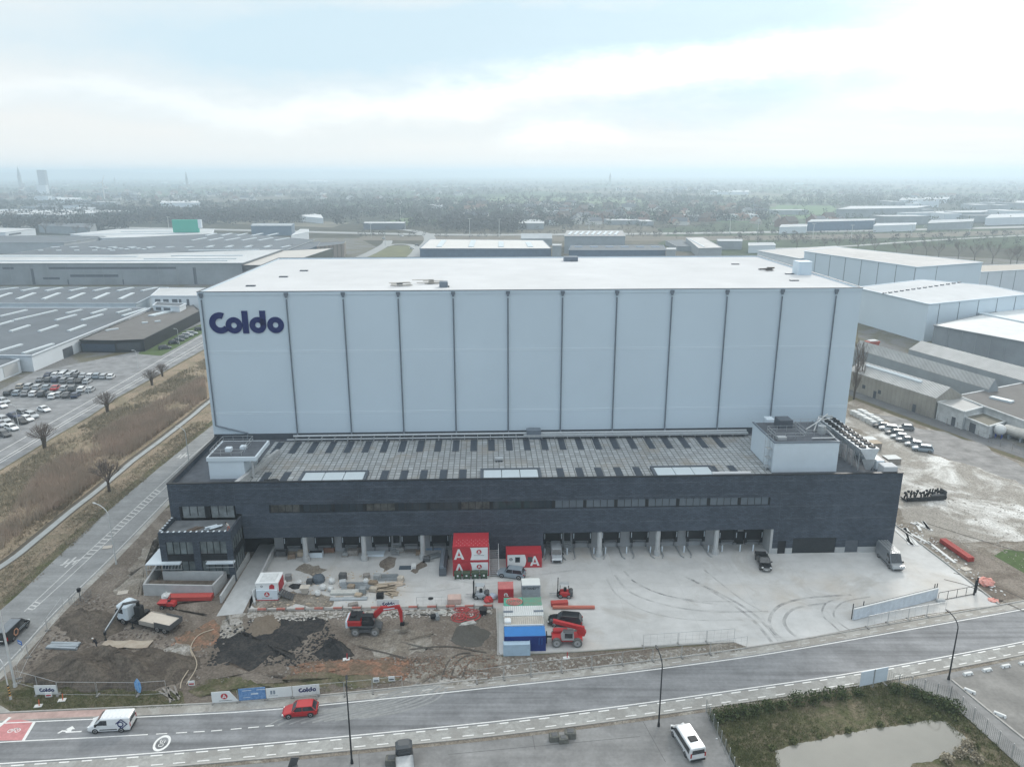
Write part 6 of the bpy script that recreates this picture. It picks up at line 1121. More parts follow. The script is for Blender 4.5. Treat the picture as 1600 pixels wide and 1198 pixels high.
MB().bbox(d_.x - .4, d_.x + .9, d_.y - 1.0, d_.y - .4, 0, .5, .08).build('motor_block', Mconc, t)
a, b = P(1465, 939), P(1523, 928); t = empty('fence', a, 0, 'low black railing between the gate end and the yard corner', 'fence'); d_ = b - a
for z in (.12, 1.5): MB().tube([(0, 0, z), (d_.x, d_.y, z)], .05, 4).build('rail', Mblk, t)
for k in range(5): MB().cyl((d_.x * k / 4, d_.y * k / 4, 0), (d_.x * k / 4, d_.y * k / 4, 1.5), .04, n=4).build('post', Mblk, t)
Mwire = mat('fence_wire', (.20, .21, .22), .6, .3, .1); Mfoot = mat('grey_fence_foot', (.22, .215, .205), .9)
a, b = P(1521, 930), P(1526, 924); t = empty('gate_post', a, 0, 'pair of thick dark gate posts at the yard corner', 'gate post')
for k in (0, .7): MB().box(k, k + .18, k, k + .18, 0, 2.7).build('post', Mblk, t)
def mesh_panel(mb, a, b, z0=.15, z1=2.0, dx=.9, dz=.6, r=.006):
    l = (b - a).length; n = max(1, int(l / dx))
    for i in range(n + 1): p = a.lerp(b, i / n); mb.cyl((p.x, p.y, z0), (p.x, p.y, z1), r, n=3, cap=False)
    k = int((z1 - z0) / dz)
    for i in range(k + 1): z = z0 + (z1 - z0) * i / k; mb.cyl((a.x, a.y, z), (b.x, b.y, z), r, n=3, cap=False)
def barrier(line, labelfn, grp, step=3.5, h=2.0, feet=True, tilt=0., skip=()):
    """temporary mesh fence: every panel and its feet is a thing"""
    pts = resample(line, step); lens = len(pts)
    for i in range(lens - 1):
        if i in skip: continue
        a, b = pts[i], pts[i + 1]; t = empty('mesh_fence', (a.x, a.y, .02), 0, labelfn(i, lens - 1), 'fence', grp); o = Vector((0, 0)); e = b - a
        m = MB().cyl((0, 0, 0), (0, 0, h), .025, n=5).cyl((e.x * .97, e.y * .97, 0), (e.x * .97, e.y * .97, h), .025, n=5).cyl((0, 0, h), (e.x * .97, e.y * .97, h), .022, n=4).cyl((0, 0, .15), (e.x * .97, e.y * .97, .15), .022, n=4); m.build('frame', Mmetal, t)
        m = MB(); mesh_panel(m, Vector((0, 0)), e * .97); m.build('mesh', Mwire, t)
        if feet: n_ = Vector((-e.y, e.x)).normalized(); MB().obox((0, 0, .08), (.22, .75, .16), math.atan2(e.y, e.x)).build('foot', Mfoot, t)
nm = lambda w, gl: (lambda i, n: '%s mesh fence panel from the left, of %d %s' % (ORD[i] if i < 12 else str(i + 1) + 'th', n, w))
barrier([P(745, 1066.5), P(830, 1055), P(925, 1044), P(1020, 1032), P(1110, 1022), P(1168, 1013)], nm('beside the road below the yard', 0), 'mesh fence panels along the road')
barrier([P(28, 1068), P(92, 1086), P(215, 1087), P(262, 1084)], nm('behind the lower left verge', 0), 'mesh fence panels at the lower left')
barrier([P(495, 1090), P(583, 1082), P(630, 1076)], nm('right of the banners', 0), 'mesh fence panels right of the banners')
barrier([P(1005, 1011), P(1060, 1007), P(1148, 1001)], nm('on the yard edge above the road', 0), 'mesh fence panels on the yard edge')
barrier([P(1355, 981), P(1387, 974), P(1419, 968), P(1448, 963), P(1477, 958)], nm('in front of the white gate', 0), 'mesh fence panels before the gate')
barrier([P(700, 950), P(650, 951)], nm('behind the arm of the excavator', 0), 'mesh fence panels by the excavator'); barrier([P(30, 1060), P(45, 1027), P(75, 985), P(100, 950)], nm('along the left road', 0), 'mesh fence panels by the left road')
t = empty('plank_barrier', P(388, 955), 0, 'long red and white low barrier along the yard edge', 'barrier'); e = P(770, 949) - P(388, 955); mr = MB(); mw = MB(); n = 26
for k in range(n): (mr if k % 2 else mw).prism([(e.x * k / n, e.y * k / n - .12), (e.x * (k + 1) / n, e.y * (k + 1) / n - .12), (e.x * (k + 1) / n, e.y * (k + 1) / n + .12), (e.x * k / n, e.y * k / n + .12)], .25, .5)
mr.build('red_board', mat('faded_red_board', (.42, .16, .13), .7), t); mw.build('white_board', mat('dirty_white_board', (.45, .43, .40), .7), t)
for k in range(14): MB().box(e.x * k / 13 - .06, e.x * k / 13 + .06, e.y * k / 13 - .2, e.y * k / 13 + .2, 0, .7).build('post', Mwood2, t)
# banners
def banner(p0, p1, h, z0, lb, mt, cut=0., logo=None, name='banner', cat='banner'):
    a, b = P(*p0), P(*p1); rz = head(a, b); l = (b - a).xy.length; t = empty(name, a, rz, lb, cat)
    pts = [(0, z0), (l, z0), (l - cut, z0 + h), (0, z0 + h)]; m = MB(); plate2d(m, pts, -.03, .03); m.build('sheet', mt, t)
    for x in (.1, l - .1): MB().cyl((x, .1, 0), (x, .1, z0 + h * .95), .03, n=5).build('post', Mmetal, t); MB().box(x - .12, x + .12, -.3, .45, 0, .14).build('foot', Mfoot, t)
    return t, l
def coldo2(t, x0, z0, s, y=.035, mt=None):
    poly = ring(66, 65, 28, 65, 64, 322, 18) + ring(147, 50, 17, 50, n=18) + [[(198, 0), (234, 0), (234, 138), (198, 138)]] + ring(290, 50, 17, 50, n=18) + [[(305, 44), (340, 50), (340, 138), (305, 138)]] + ring(396, 50, 17, 50, n=18)
    decal(t, [[(x0 + a * s, z0 + b * s) for a, b in q] for q in poly], mt or Mnavy, -1, y, 0, 0, name='lettering')
Mban = mat('banner_white', (.66, .68, .68), .6, 0, .05, 1.5); Mbanb = mat('banner_blue', (.05, .15, .36), .6, 0, .5, 3, c2=(.20, .34, .55))
t, l = banner((332, 1099), (373, 1096), 1.55, .15, 'white banner with a red round A mark, its right corner cut off', Mban, cut=1.0); Alogo(t, l * .48, .04, 1.0, .42); decal(t, bars((.9, .38, 2.4, .38), w=.07), Mcop, -1, .036, 0, 0, name='small_print')
t, l = banner((374, 1095.5), (416, 1092), 1.7, .15, 'blue patterned banner between two white ones', Mbanb); decal(t, [[(1.5, .9), (2.4, .9), (2.4, 1.1), (1.5, 1.1)], [(.5, 1.5), (1.6, 1.5), (1.6, 1.6), (.5, 1.6)], [(2.2, 1.5), (3.3, 1.5), (3.3, 1.6), (2.2, 1.6)], [(.5, .5), (1.4, .5), (1.4, .57), (.5, .57)]], mat('pale_print', (.55, .62, .68)), -1, .036, 0, 0, name='print')
t, l = banner((417, 1092), (457, 1088.5), 1.45, .15, 'white banner with a small grey mark, third of the roadside row', Mban); decal(t, [[(.5, .7), (.75, .7), (.75, 1.25), (.5, 1.25)], [(.85, .7), (1.1, .7), (1.1, 1.25), (.85, 1.25)]] + bars((.3, .5, 1.4, .5), w=.05), mat('grey_print', (.22, .26, .30)), -1, .036, 0, 0, name='print')
t, l = banner((458, 1089), (500, 1085), 1.5, .15, 'white banner with navy Coldo lettering at the end of the roadside row', Mban); coldo2(t, l * .22, .65, 2.2 / 446)
t, l = banner((56, 1086), (92, 1085.5), 1.35, .15, 'slanted white Coldo banner by the road junction', Mban, cut=.15); coldo2(t, l * .2, .55, 1.9 / 446)
t, l = banner((589, 949), (624, 948.5), 1.3, .1, 'white Coldo banner on the yard edge behind the excavator', Mban); coldo2(t, l * .25, .4, 1.9 / 446)
t, l = banner((1342, 1078), (1384, 1069), 2.1, .6, 'blank pale banner on posts above the pond', mat('banner_pale', (.55, .62, .68), .6, 0, .08, 1))
MB().box(l * .48, l * .52, -.06, -.03, 0, 2.8).build('stay', Mmetal, t)
# small signs and bits by the roads
t = at('flag_banner', (218, 1087), 'narrow blue feather flag behind the verge fence', 'flag', z=.02); MB().cyl((0, 0, 0), (0, 0, 2.6), .03, n=5).build('pole', Mmetal, t); MB().loft([[(-.05, -.02, .5), (.2, -.02, .5), (.2, .02, .5), (-.05, .02, .5)], [(-.4, -.02, 1.2), (.4, -.02, 1.2), (.4, .02, 1.2), (-.4, .02, 1.2)], [(-.4, -.02, 2.0), (.35, -.02, 2.0), (.35, .02, 2.0), (-.4, .02, 2.0)], [(-.05, -.02, 2.6), (.05, -.02, 2.6), (.05, .02, 2.6), (-.05, .02, 2.6)]]).build('cloth', mat('flag_blue', (.03, .20, .55), .6, 0, .3, 4, c2=(.3, .5, .7)), t)
t = at('road_sign', (34, 1017), 'small blue rectangular sign on a post by the left road', 'sign', -.5, z=.02); MB().cyl((0, 0, 0), (0, 0, 1.6), .04, n=6).build('post', Mmetal, t); MB().box(-.5, .5, -.05, -.01, 1.1, 1.7).build('panel', mat('sign_blue', (.02, .12, .40), .4), t); MB().box(-.3, .3, -.06, -.05, 1.3, 1.45).build('white_symbol', Mcabw, t)
for px, lb in (((77, 1091), 'red and white warning triangle leaning before the slanted banner'), ((300, 1073), 'red and white board lying by the fence corner'), ((588, 1068), 'small white notice board on the roadside bank'), ((612, 1066), 'second small white notice board on the bank')):
    t = at('notice_board', px, lb, 'notice', .1, z=.02); MB().box(-.4, .4, -.03, .03, .25, .95).build('panel', Mcabw, t); MB().box(-.3, .3, -.045, -.03, .4, .6).build('print', Mcabred if 'red' in lb else Mcop, t); MB().cyl((0, .04, 0), (0, .04, .8), .03, n=4).build('stake', Mwood2, t)
for px, c, lb in (((60, 1103), Mbag, 'pale plate with an orange marker lying on the verge'), ((97, 1094), Mbag, 'small white can on the verge'), ((541, 1030), Mcabred, 'red survey stake at the black soil'), ((885, 1028), Mcabred, 'red stake in a white foot below the telehandler')):
    t = at('marker', px, lb, 'marker', .2, z=.02); MB().obox((0, 0, .06), (.9, .6, .06)).build('plate', Mbag, t); MB().cyl((.1, 0, .05), (.15, .05, .9), .06, n=6).build('stake', c if c is not Mbag else mat('orange_plastic', (.6, .13, .05)), t)
t = at('drinks_cup', (1118, 1154), 'tiny white litter on the forecourt by the fence', 'litter', z=.01); MB().cyl((0, 0, .05), (.25, 0, .05), .08, n=8).build('cup', Mbag, t)
t = at('signal_post', (126, 938), 'black capped post ringed by wire barriers by the left road', 'post', z=.02); MB().cyl((0, 0, 0), (0, 0, 1.8), .06, n=8).build('pole', Mxg, t); MB().bbox(-.25, .25, -.25, .25, 1.6, 2.2, .08).build('cap', Mblk, t)
m = MB()
for a in range(4): u = Vector((math.cos(a * PI / 2), math.sin(a * PI / 2))); v2 = Vector((-u.y, u.x)); mesh_panel(m, u * 1.2 - v2 * 1.0, u * 1.2 + v2 * 1.0, .1, 1.3, .4, .4, .018)
m.build('wire_barrier', Mwire, t)
# street lamps
def lamp(px, h, lb, arm, mt, reach=1.6, grp=None, base=None, thick=.11, bend=1.2):
    p = P(*px); t = empty('street_lamp', (p.x, p.y, .01), arm, lb, 'street lamp', grp); m = MB().cyl((0, 0, 0), (0, 0, h - bend), thick, thick * .65, 8, cap=False); q = [(0, 0, h - bend)]
    for k in range(1, 7): a = PI / 2 * k / 6; q.append((reach * (1 - math.cos(a)), 0, h - bend + bend * math.sin(a)))
    for k, (a, b) in enumerate(zip(q[:-1], q[1:])): m.cyl(a, b, thick * .62, thick * .55, 7)
    m.build('pole', mt, t); MB().loft([[(reach - .1, -.1, h - .05), (reach - .1, .1, h - .05), (reach - .1, .1, h + .07), (reach - .1, -.1, h + .07)], [(reach + .25, -.17, h - .07), (reach + .25, .17, h - .07), (reach + .25, .15, h + .08), (reach + .25, -.15, h + .08)], [(reach + .7, -.08, h - .03), (reach + .7, .08, h - .03), (reach + .7, .08, h + .03), (reach + .7, -.08, h + .03)]]).build('lamp_head', mt, t)
    MB().cyl((0, 0, 0), (0, 0, .5), thick * 1.6, thick * 1.3, 8).build('base', base or mt, t); return t
Mlb = mat('lamp_black', (.03, .034, .038), .45, .3, .1); Mlw = mat('lamp_pale', (.55, .57, .57), .5, .2, .08)
aw = head(P(800, 1130), P(790, 1060))
lamp((550, 1192), 10.2, 'black street lamp on the forecourt, left of three along the main road', aw + .1, Mlb, 1.2, 'black street lamps'); lamp((1029, 1134), 9.4, 'black curved street lamp beside the white minibus', head(P(1029, 1134), P(1000, 1070)), Mlb, 1.9, 'black street lamps'); lamp((1482, 1061), 8.8, 'black curved street lamp by the wheel stops', head(P(1482, 1061), P(1440, 1020)), Mlb, 1.9, 'black street lamps')
lamp((182, 881), 10.6, 'tall pale street lamp beside the left road hatching', head(P(182, 881), P(120, 860)), Mlw, 3.0, 'pale street lamps', bend=1.6); lamp((296, 726), 8.8, 'pale street lamp half hidden behind the loading building roof', head(P(296, 726), P(250, 715)), Mlw, 2.2, 'pale street lamps')
lamp((24, 1072), 13.5, 'pale leaning street lamp at the left edge by the junction', head(P(24, 1072), P(-30, 1070)), Mlw, 2.5, 'pale street lamps', thick=.16)
t = lamp((17, 1092), 6.0, 'short pale post with a black and yellow banded foot by the junction', head(P(17, 1092), P(-20, 1080)), Mlw, 1.0, 'pale street lamps', thick=.10)
for k in range(8): MB().cyl((0, 0, .5 + .2 * k), (0, 0, .7 + .2 * k), .115, n=8).build('band', Mblk if k % 2 else mat('band_orange', (.6, .35, .12), .6), t)
for (px, hh, lb) in (((31, 674), 7.2, 'white lamp post at the near end of the car park'), ((139, 617), 7.0, 'white lamp post in the middle of the car park'), ((216, 575), 6.2, 'white lamp post at the car park exit'), ((280, 538), 6.2, 'white lamp post by the kerbside cars')): lamp(px, hh, lb, head(P(*px), P(px[0] - 20, px[1])), Mlw, .8, 'car park lamp posts', thick=.09, bend=.6)
# fences round the pond
for (a, b, n_, lb) in (((1103, 1112), (1160, 1235), 9, 'mesh fence between the forecourt and the pond bank'), ((1384, 1066), (1484, 1092), 5, 'mesh fence above the pond along the access road'), ((1484, 1092), (1625, 1225), 7, 'mesh fence along the right side of the pond')):
    a, b = P(*a), P(*b); t = empty('fence', a, 0, lb, 'fence'); e = b - a; m = MB(); mesh_panel(m, Vector((0, 0)), e.xy, .05, 1.75, .25, .22, .011); m.build('mesh', mat('green_grey_wire', (.13, .155, .15), .6, .2), t)
    for k in range(n_ + 1): MB().cyl((e.x * k / n_, e.y * k / n_, 0), (e.x * k / n_, e.y * k / n_, 1.95), .045, n=5).build('post', Mmetal, t)
# soil heaps and patches
def heap(name, px, h, mt, lb, cat='soil heap', **k): return mound(name, [p.xy for p in W(px)], h, mt, kind=None, label=lb, cat=cat, **k)
heap('soil_heap', [(35, 1062), (75, 1028), (130, 1023), (235, 1026), (300, 1032), (285, 1066), (220, 1080), (110, 1078)], 2.3, Mdark, 'long dark heap of soil behind the lower left fence', prof=.85, rings=14, rough=.08)
heap('soil_heap', [(95, 975), (125, 945), (160, 955), (190, 985), (150, 1002), (110, 1000)], 1.3, Mdark, 'grey brown soil heap left of the crane lorry', rings=10)
heap('soil_heap', [(250, 1015), (275, 1000), (305, 1010), (298, 1024), (268, 1026)], .5, Mrubble, 'low pinkish heap of gravel right of the ground mats', 'gravel heap')
heap('soil_heap', [(488, 1022), (510, 1002), (535, 1000), (545, 1022), (520, 1030)], 1.6, Mblack, 'pointed black heap of fine grit left of the excavator', amp=.25, step=.5)
heap('soil_heap', [(705, 1000), (716, 980), (740, 977), (760, 990), (752, 1008), (722, 1012)], 1.1, mat('grey_grit', (.09, .085, .075), .95, 0, .2, 4), 'round grey heap of grit near the containers', amp=.2, step=.5)
heap('soil_heap', [(388, 985), (398, 965), (425, 962), (440, 975), (425, 990), (400, 992)], .8, mat('brown_sand', (.16, .13, .10), .95, 0, .2, 3), 'small brown heap at the foot of the ramp', amp=.3)
def patch(px, mt, h=.06, z=.012, **k): patch.z += .0025; return mound('bare_patch', [p.xy for p in W(px)], h, mt, z=z + patch.z, **k)
patch.z = 0
patch([(325, 1034), (350, 990), (405, 975), (470, 968), (500, 975), (488, 1000), (450, 1018), (470, 1030), (400, 1040)], Mblack, amp=.8); patch([(435, 970), (480, 965), (505, 985), (480, 1012), (430, 1020)], Mblack, .08, amp=.8)
patch([(445, 1040), (480, 1034), (560, 1030), (640, 1033), (640, 1058), (560, 1062), (470, 1060)], Mredsoil, .25, amp=.5); patch([(330, 1060), (360, 1040), (440, 1040), (460, 1062), (400, 1072)], Mdirt, .3, amp=.7)
patch([(262, 1018), (290, 985), (330, 972), (345, 985), (320, 1010), (290, 1022)], Mredsoil, .15, amp=.6); patch([(335, 1000), (352, 960), (388, 957), (378, 985), (355, 1008)], Mrubble, .05, amp=.3); patch([(385, 965), (390, 955), (550, 953), (700, 956), (770, 953), (770, 958), (500, 962)], Mrubble, .08, amp=.25)
patch([(640, 1060), (650, 1032), (700, 1025), (760, 1022), (778, 1030), (765, 1055)], Mtrack, .06, amp=.5); patch([(660, 1062), (690, 1055), (770, 1046), (775, 1062), (700, 1068)], Mrubble, .03, amp=.3)
patch([(550, 1002), (600, 990), (690, 985), (690, 1015), (600, 1020)], Mtrack, .04, amp=.6); patch([(190, 900), (230, 850), (262, 830), (240, 880), (225, 940), (180, 930)], Mtrack, .05, amp=.8); patch([(165, 940), (230, 935), (330, 945), (330, 965), (250, 960), (170, 960)], Mdirt, .05, amp=.6)
patch([(300, 1078), (330, 1056), (420, 1062), (500, 1070), (480, 1082), (400, 1088)], Mgrass, .25, amp=.5); patch([(430, 1062), (520, 1050), (620, 1060), (600, 1070), (500, 1072)], Mgrass, .2, amp=.5)
for px in ([(690, 1062), (700, 1035), (718, 1022), (735, 1020)], [(704, 1062), (712, 1038), (728, 1025), (746, 1024)], [(722, 1060), (730, 1040), (745, 1030), (765, 1030)], [(640, 1015), (700, 1010), (760, 1020)], [(560, 1010), (640, 1030), (660, 1036)]): ribbon('wheel_rut', smooth(W(px)), .26, .115, mat('rut_soil', (.085, .075, .065), .95, 0, .2, 3))
for px in ([(1475, 905), (1520, 918), (1600, 955)], [(1490, 895), (1540, 910), (1610, 940)], [(1440, 815), (1520, 840), (1620, 870)]): ribbon('wheel_rut', smooth(W(px)), .2, .04, mat('rut_soil', (.085, .075, .065), .95, 0, .2, 3))
# hoses and pipes lying about
def hose(px, lb, r, mt, z=.12): p0 = P(*px[0]); pts = smooth([P(*q) for q in px], 6); t = empty('hose', (p0.x, p0.y, 0), 0, lb, 'hose'); return MB().tube([(p.x - p0.x, p.y - p0.y, z + .3 * abs(math.sin(i))*0 ) for i, p in enumerate(pts)], r, 5).build('tube', mt, t)
hose([(335, 985), (310, 995), (298, 1015), (302, 1035), (285, 1065), (282, 1078)], 'pale hose running down to the lower left fence corner', .07, mat('pale_hose', (.42, .36, .28)), .3); hose([(298, 1016), (308, 1042), (292, 1072)], 'second pale hose twisting beside the first', .07, MC['pale_hose'], .35)
stack((268, 1084), 'broken grey sticks by the fence corner', 3.4, 1.4, 1, Mwood2, -.8, name='stick_heap', cat='sticks', nb=5, spread=.35, z=.03)
# scattered stones and scraps: nobody could count them
def scatter(name, px, n, s0, s1, mt, z=.03):
    pg = [p.xy for p in W(px)]; tr = tessellate_polygon([[Vector((q[0], q[1], 0)) for q in pg]]); ar = np.array([abs((pg[b] - pg[a]).cross(pg[c] - pg[a])) for a, b, c in tr]); ar /= ar.sum(); V = []; F = []
    base = np.array([(-1, -1, 0), (1, -1, 0), (1, 1, 0), (-1, 1, 0), (-.6, -.6, 1), (.6, -.6, 1), (.6, .6, 1), (-.6, .6, 1)]) * .5; bf = np.array([(4, 5, 6, 7), (0, 1, 5, 4), (1, 2, 6, 5), (2, 3, 7, 6), (3, 0, 4, 7)])
    for k in range(n):
        a, b, c = tr[rng.choice(len(tr), p=ar)]; u, v = sorted((random.random(), random.random())); p = pg[a] * u + pg[b] * (v - u) + pg[c] * (1 - v); s = random.uniform(s0, s1) ; an = random.uniform(0, 3)
        q = base * (s * random.uniform(.6, 1.8), s, s * .5); V.append(np.stack([q[:, 0] * math.cos(an) - q[:, 1] * math.sin(an) + p.x, q[:, 0] * math.sin(an) + q[:, 1] * math.cos(an) + p.y, q[:, 2] + z], 1)); F.append(bf + 8 * k)
    return tag(npmesh(name, np.concatenate(V), np.concatenate(F), mt), kind='stuff')
scatter('rubble', [(780, 1030), (960, 1024), (1150, 1008), (1160, 1016), (960, 1042), (780, 1060)], 500, .08, .4, Mrubble); scatter('rubble', [(385, 955), (770, 950), (770, 962), (390, 972)], 500, .08, .35, mat('pale_rubble', (.42, .40, .37)), .08)
scatter('rubble', [(150, 900), (250, 840), (300, 985), (350, 1005), (320, 1060), (80, 1070), (60, 1010)], 700, .06, .3, Mwood2); scatter('rubble', [(400, 1085), (600, 1075), (760, 1060), (690, 1020), (500, 1035), (330, 1060)], 400, .06, .25, Mwood2, .1)
scatter('rubble', [(1400, 810), (1460, 840), (1580, 935), (1530, 915), (1400, 825)], 110, .08, .35, Mbag, .05); scatter('rubble', [(1410, 740), (1600, 790), (1600, 900), (1480, 840)], 300, .08, .3, Mrubble, .02)
scatter('rubble', [(400, 900), (640, 890), (640, 940), (400, 950)], 220, .06, .3, Mwood, .035)
scatter('soil_clods', [(320, 1040), (345, 985), (400, 965), (510, 965), (550, 1030), (450, 1040)], 900, .08, .35, mat('black_clods', (.035, .034, .034), .95, 0, .3, 3), .05)
scatter('soil_clods', [(30, 1070), (60, 1010), (130, 930), (250, 960), (340, 990), (310, 1070)], 900, .08, .4, mat('brown_clods', (.10, .082, .068), .95, 0, .35, 3), .03); scatter('soil_clods', [(440, 1062), (480, 1032), (780, 1022), (770, 1060)], 900, .06, .3, mat('red_brown_clods', (.17, .12, .09), .95, 0, .35, 3), .12)
scatter('rubble', [(560, 965), (770, 958), (775, 1025), (560, 1030)], 350, .05, .2, Mwood2, .02)
# ---------------------------------------------------------------- people, one continuous skinned body each
def person(px, z, rz, lb, top, legs, bend=0., arms=(.3, .3), helmet=None, step=.12):
    p = P(px[0], px[1], z); t = empty('person', p, rz, lb, 'person'); sb, cb = math.sin(bend), math.cos(bend)
    def up(h, y=0): return (y, (h) * sb, .92 + h * cb)
    J = [((0, 0, .92), .13)]; E_ = []
    def add(par, co_, r): J.append((co_, r)); E_.append((par, len(J) - 1)); return len(J) - 1
    ch = add(0, up(.28), .14); sh = add(ch, up(.46), .13); nk = add(sh, up(.56), .055); hd = add(nk, up(.68), .095); add(hd, up(.80), .08)
    for i, s in enumerate((-1, 1)):
        a = add(sh, up(.47, s * .19), .06); e = add(a, (s * .27, up(.22)[1] + arms[i] * .2, up(.2)[2]), .045); w_ = add(e, (s * .25, up(.1)[1] + arms[i], up(0)[2] + arms[i] * .25), .032); add(w_, (s * .24, up(.1)[1] + arms[i] + .1, up(0)[2] + arms[i] * .25 - .03), .03)
        k = add(0, (s * .11, 0, .86), .10); kn = add(k, (s * .12, step * s + .04, .47), .07); an = add(kn, (s * .12, step * s * 1.3 - .04, .08), .05); add(an, (s * .12, step * s * 1.3 + .14, .04), .045)
    me = bpy.data.meshes.new('body'); me.from_pydata([j[0] for j in J], E_, []); o = bpy.data.objects.new('body', me); COL.objects.link(o)
    md = o.modifiers.new('skin', 'SKIN'); me.skin_vertices[0].data[0].use_root = True
    for i, j in enumerate(J): me.skin_vertices[0].data[i].radius = (j[1], j[1])
    o.modifiers.new('sub', 'SUBSURF').levels = 1; bpy.context.view_layer.update(); dg = bpy.context.evaluated_depsgraph_get(); m2 = bpy.data.meshes.new_from_object(o.evaluated_get(dg)); bpy.data.objects.remove(o)
    m2.materials.clear(); [m2.materials.append(x) for x in (top, legs, mat('skin', (.42, .26, .19), .6))]
    hz_ = up(.60)[2]
    for f_ in m2.polygons: z_ = f_.center.z; f_.material_index = 2 if z_ > hz_ or (abs(f_.center.x) > .2 and f_.center.y > up(.1)[1] + min(arms) + .04) else (0 if z_ > .93 else 1); f_.use_smooth = True
    ob = bpy.data.objects.new('body', m2); COL.objects.link(ob); ob.parent = t; c = up(.76)
    MB().ball((c[0], c[1], c[2]), .125, 12, 6, sz=(1, 1.1, .8)).build('helmet' if helmet else 'hair', helmet or mat('dark_hair', (.02, .016, .013)), t); return t
person((152, 1012), .05, 1.4, 'worker in dark clothes and a white helmet bending by the ground mats', mat('dark_jacket', (.02, .022, .026)), mat('dark_trousers', (.025, .028, .035)), .7, (.4, .3), Mbag)
t = person((358, 829), 8.25, 2.2, 'worker in pale top with orange trousers crouching on the office terrace', mat('pale_top', (.55, .53, .5)), mat('orange_trousers', (.5, .14, .08)), .5, (.4, .3)); 
# ================================================================ buildings around
def bld(name, label, px, hgt, wm, rm, z0=0., cat='building', lights=(), lm=None, lw=1.3, par=.5, world=False, wins=(), group=None):
    """flat-roofed block: corners of its roof outline, wall, roof behind a low parapet, rooflights"""
    pts = [Vector(p[:2]) for p in px] if world else [P(a, b, hgt).xy for a, b in px]; c = sum(pts, Vector((0, 0))) / len(pts)
    t = empty(name, (c.x, c.y, 0), 0, label, cat, group); l = [p - c for p in pts]
    MB().prism(l, z0, hgt - par * .5).build('wall', wm, t)
    big = [q for q in l]; MB().prism([q * 1.004 for q in big], hgt - par * .5, hgt - .05).build('roof', rm, t)
    m = MB()
    for a, b in zip(l, l[1:] + l[:1]):
        if (b - a).length > .5: ribbon_mb([a * 1.005, b * 1.005], .45, hgt - par * .5, m, z1=hgt + .12)
    m.build('parapet', wm, t)
    for q in lights:
        a, b = P(*q[0], hgt).xy - c, P(*q[1], hgt).xy - c; m = MB(); ribbon_mb([a, b], q[2] if len(q) > 2 else lw, hgt - .05, m, z1=hgt + .45); m.build('skylight', lm or Mlight, t)
    for (i, f0, f1, za, zb, mt) in wins:     # edge index, fractions along it, heights
        a, b = l[i], l[(i + 1) % len(l)]; d = (b - a).normalized(); n = Vector((d.y, -d.x)); n = n if n.dot((a + b) / 2) > 0 else -n
        p, q = a.lerp(b, f0) + n * .03, a.lerp(b, f1) + n * .03; m = MB(); ribbon_mb([p, q], .12, za, m, z1=zb); m.build('window' if zb - za < 2.2 or za > .5 else 'door', mt, t)
    return t
def gable(name, label, e0, e1, r0, r1, he, hr, wm, rm, lights=(), far=True, wins=()):
    a, b = P(*e0, he), P(*e1, he); c, d = P(*r0, hr), P(*r1, hr); o = Vector((a.x, a.y, 0)); t = empty(name, o, 0, label, 'shed')
    dr = (b - a).xy.normalized(); nrm = Vector((-dr.y, dr.x)); w = nrm.dot((c - a).xy); fa = a.xy + nrm * 2 * w + dr * 0; fb = b.xy + nrm * 2 * w
    c = Vector((*(a.xy + nrm * w), hr)); d = Vector((*(b.xy + nrm * w), hr)); V = lambda p, z: (p[0] - o.x, p[1] - o.y, z)
    MB().add([V(a, 0), V(b, 0), V(b, he), V(a, he)], [(0, 1, 2, 3)]).add([V(fa, 0), V(fb, 0), V(fb, he), V(fa, he)], [(3, 2, 1, 0)]).add([V(a, 0), V(a, he), V(c, hr - .05), V(fa, he), V(fa, 0)], [(0, 1, 2, 3, 4)]).add([V(b, 0), V(fb, 0), V(fb, he), V(d, hr - .05), V(b, he)], [(0, 1, 2, 3, 4)]).build('wall', wm, t)
    MB().loft([[V(a, he), V(c, hr), V(fa, he), V(fa, he + .15), V(c, hr + .15), V(a, he + .15)], [V(b, he), V(d, hr), V(fb, he), V(fb, he + .15), V(d, hr + .15), V(b, he + .15)]]).build('roof', rm, t)
    for (u0, u1, v0, v1) in lights:
        q = [a.lerp(b, u0).lerp(c.lerp(d, u0), v0), a.lerp(b, u1).lerp(c.lerp(d, u1), v0), a.lerp(b, u1).lerp(c.lerp(d, u1), v1), a.lerp(b, u0).lerp(c.lerp(d, u0), v1)]
        MB().add([V(p, p.z + .5) for p in q] + [V(p, p.z + .1) for p in q], [(0, 1, 2, 3), (0, 4, 5, 1), (1, 5, 6, 2), (2, 6, 7, 3), (3, 7, 4, 0)]).build('skylight', Mlight, t)
    for (f, wd, za, zb) in wins:
        p = a.xy.lerp(b.xy, f) - nrm * .04; q = p + dr * wd; MB().add([V(p, za), V(q, za), V(q, zb), V(p, zb), V(p - nrm * .05, za), V(q - nrm * .05, za), V(q - nrm * .05, zb), V(p - nrm * .05, zb)], [(4, 5, 6, 7), (3, 7, 6, 2), (0, 4, 7, 3), (1, 2, 6, 5)]).build('window' if za > .3 else 'door', Mcop, t)
    return t
Mdkroof = mat('dark_bitumen_roof', (.105, .12, .135), .85, 0, .15, .08, big=.1); Mltroof = mat('pale_roof', (.47, .485, .49), 1., 0, .1, .1, big=.1, spec=.05); Mwwall = mat('white_wall', (.60, .65, .69), .6, 0, .04, .2); Mconcw = mat('concrete_panel_wall', (.24, .265, .285), .8, 0, .14, .12, big=.15)
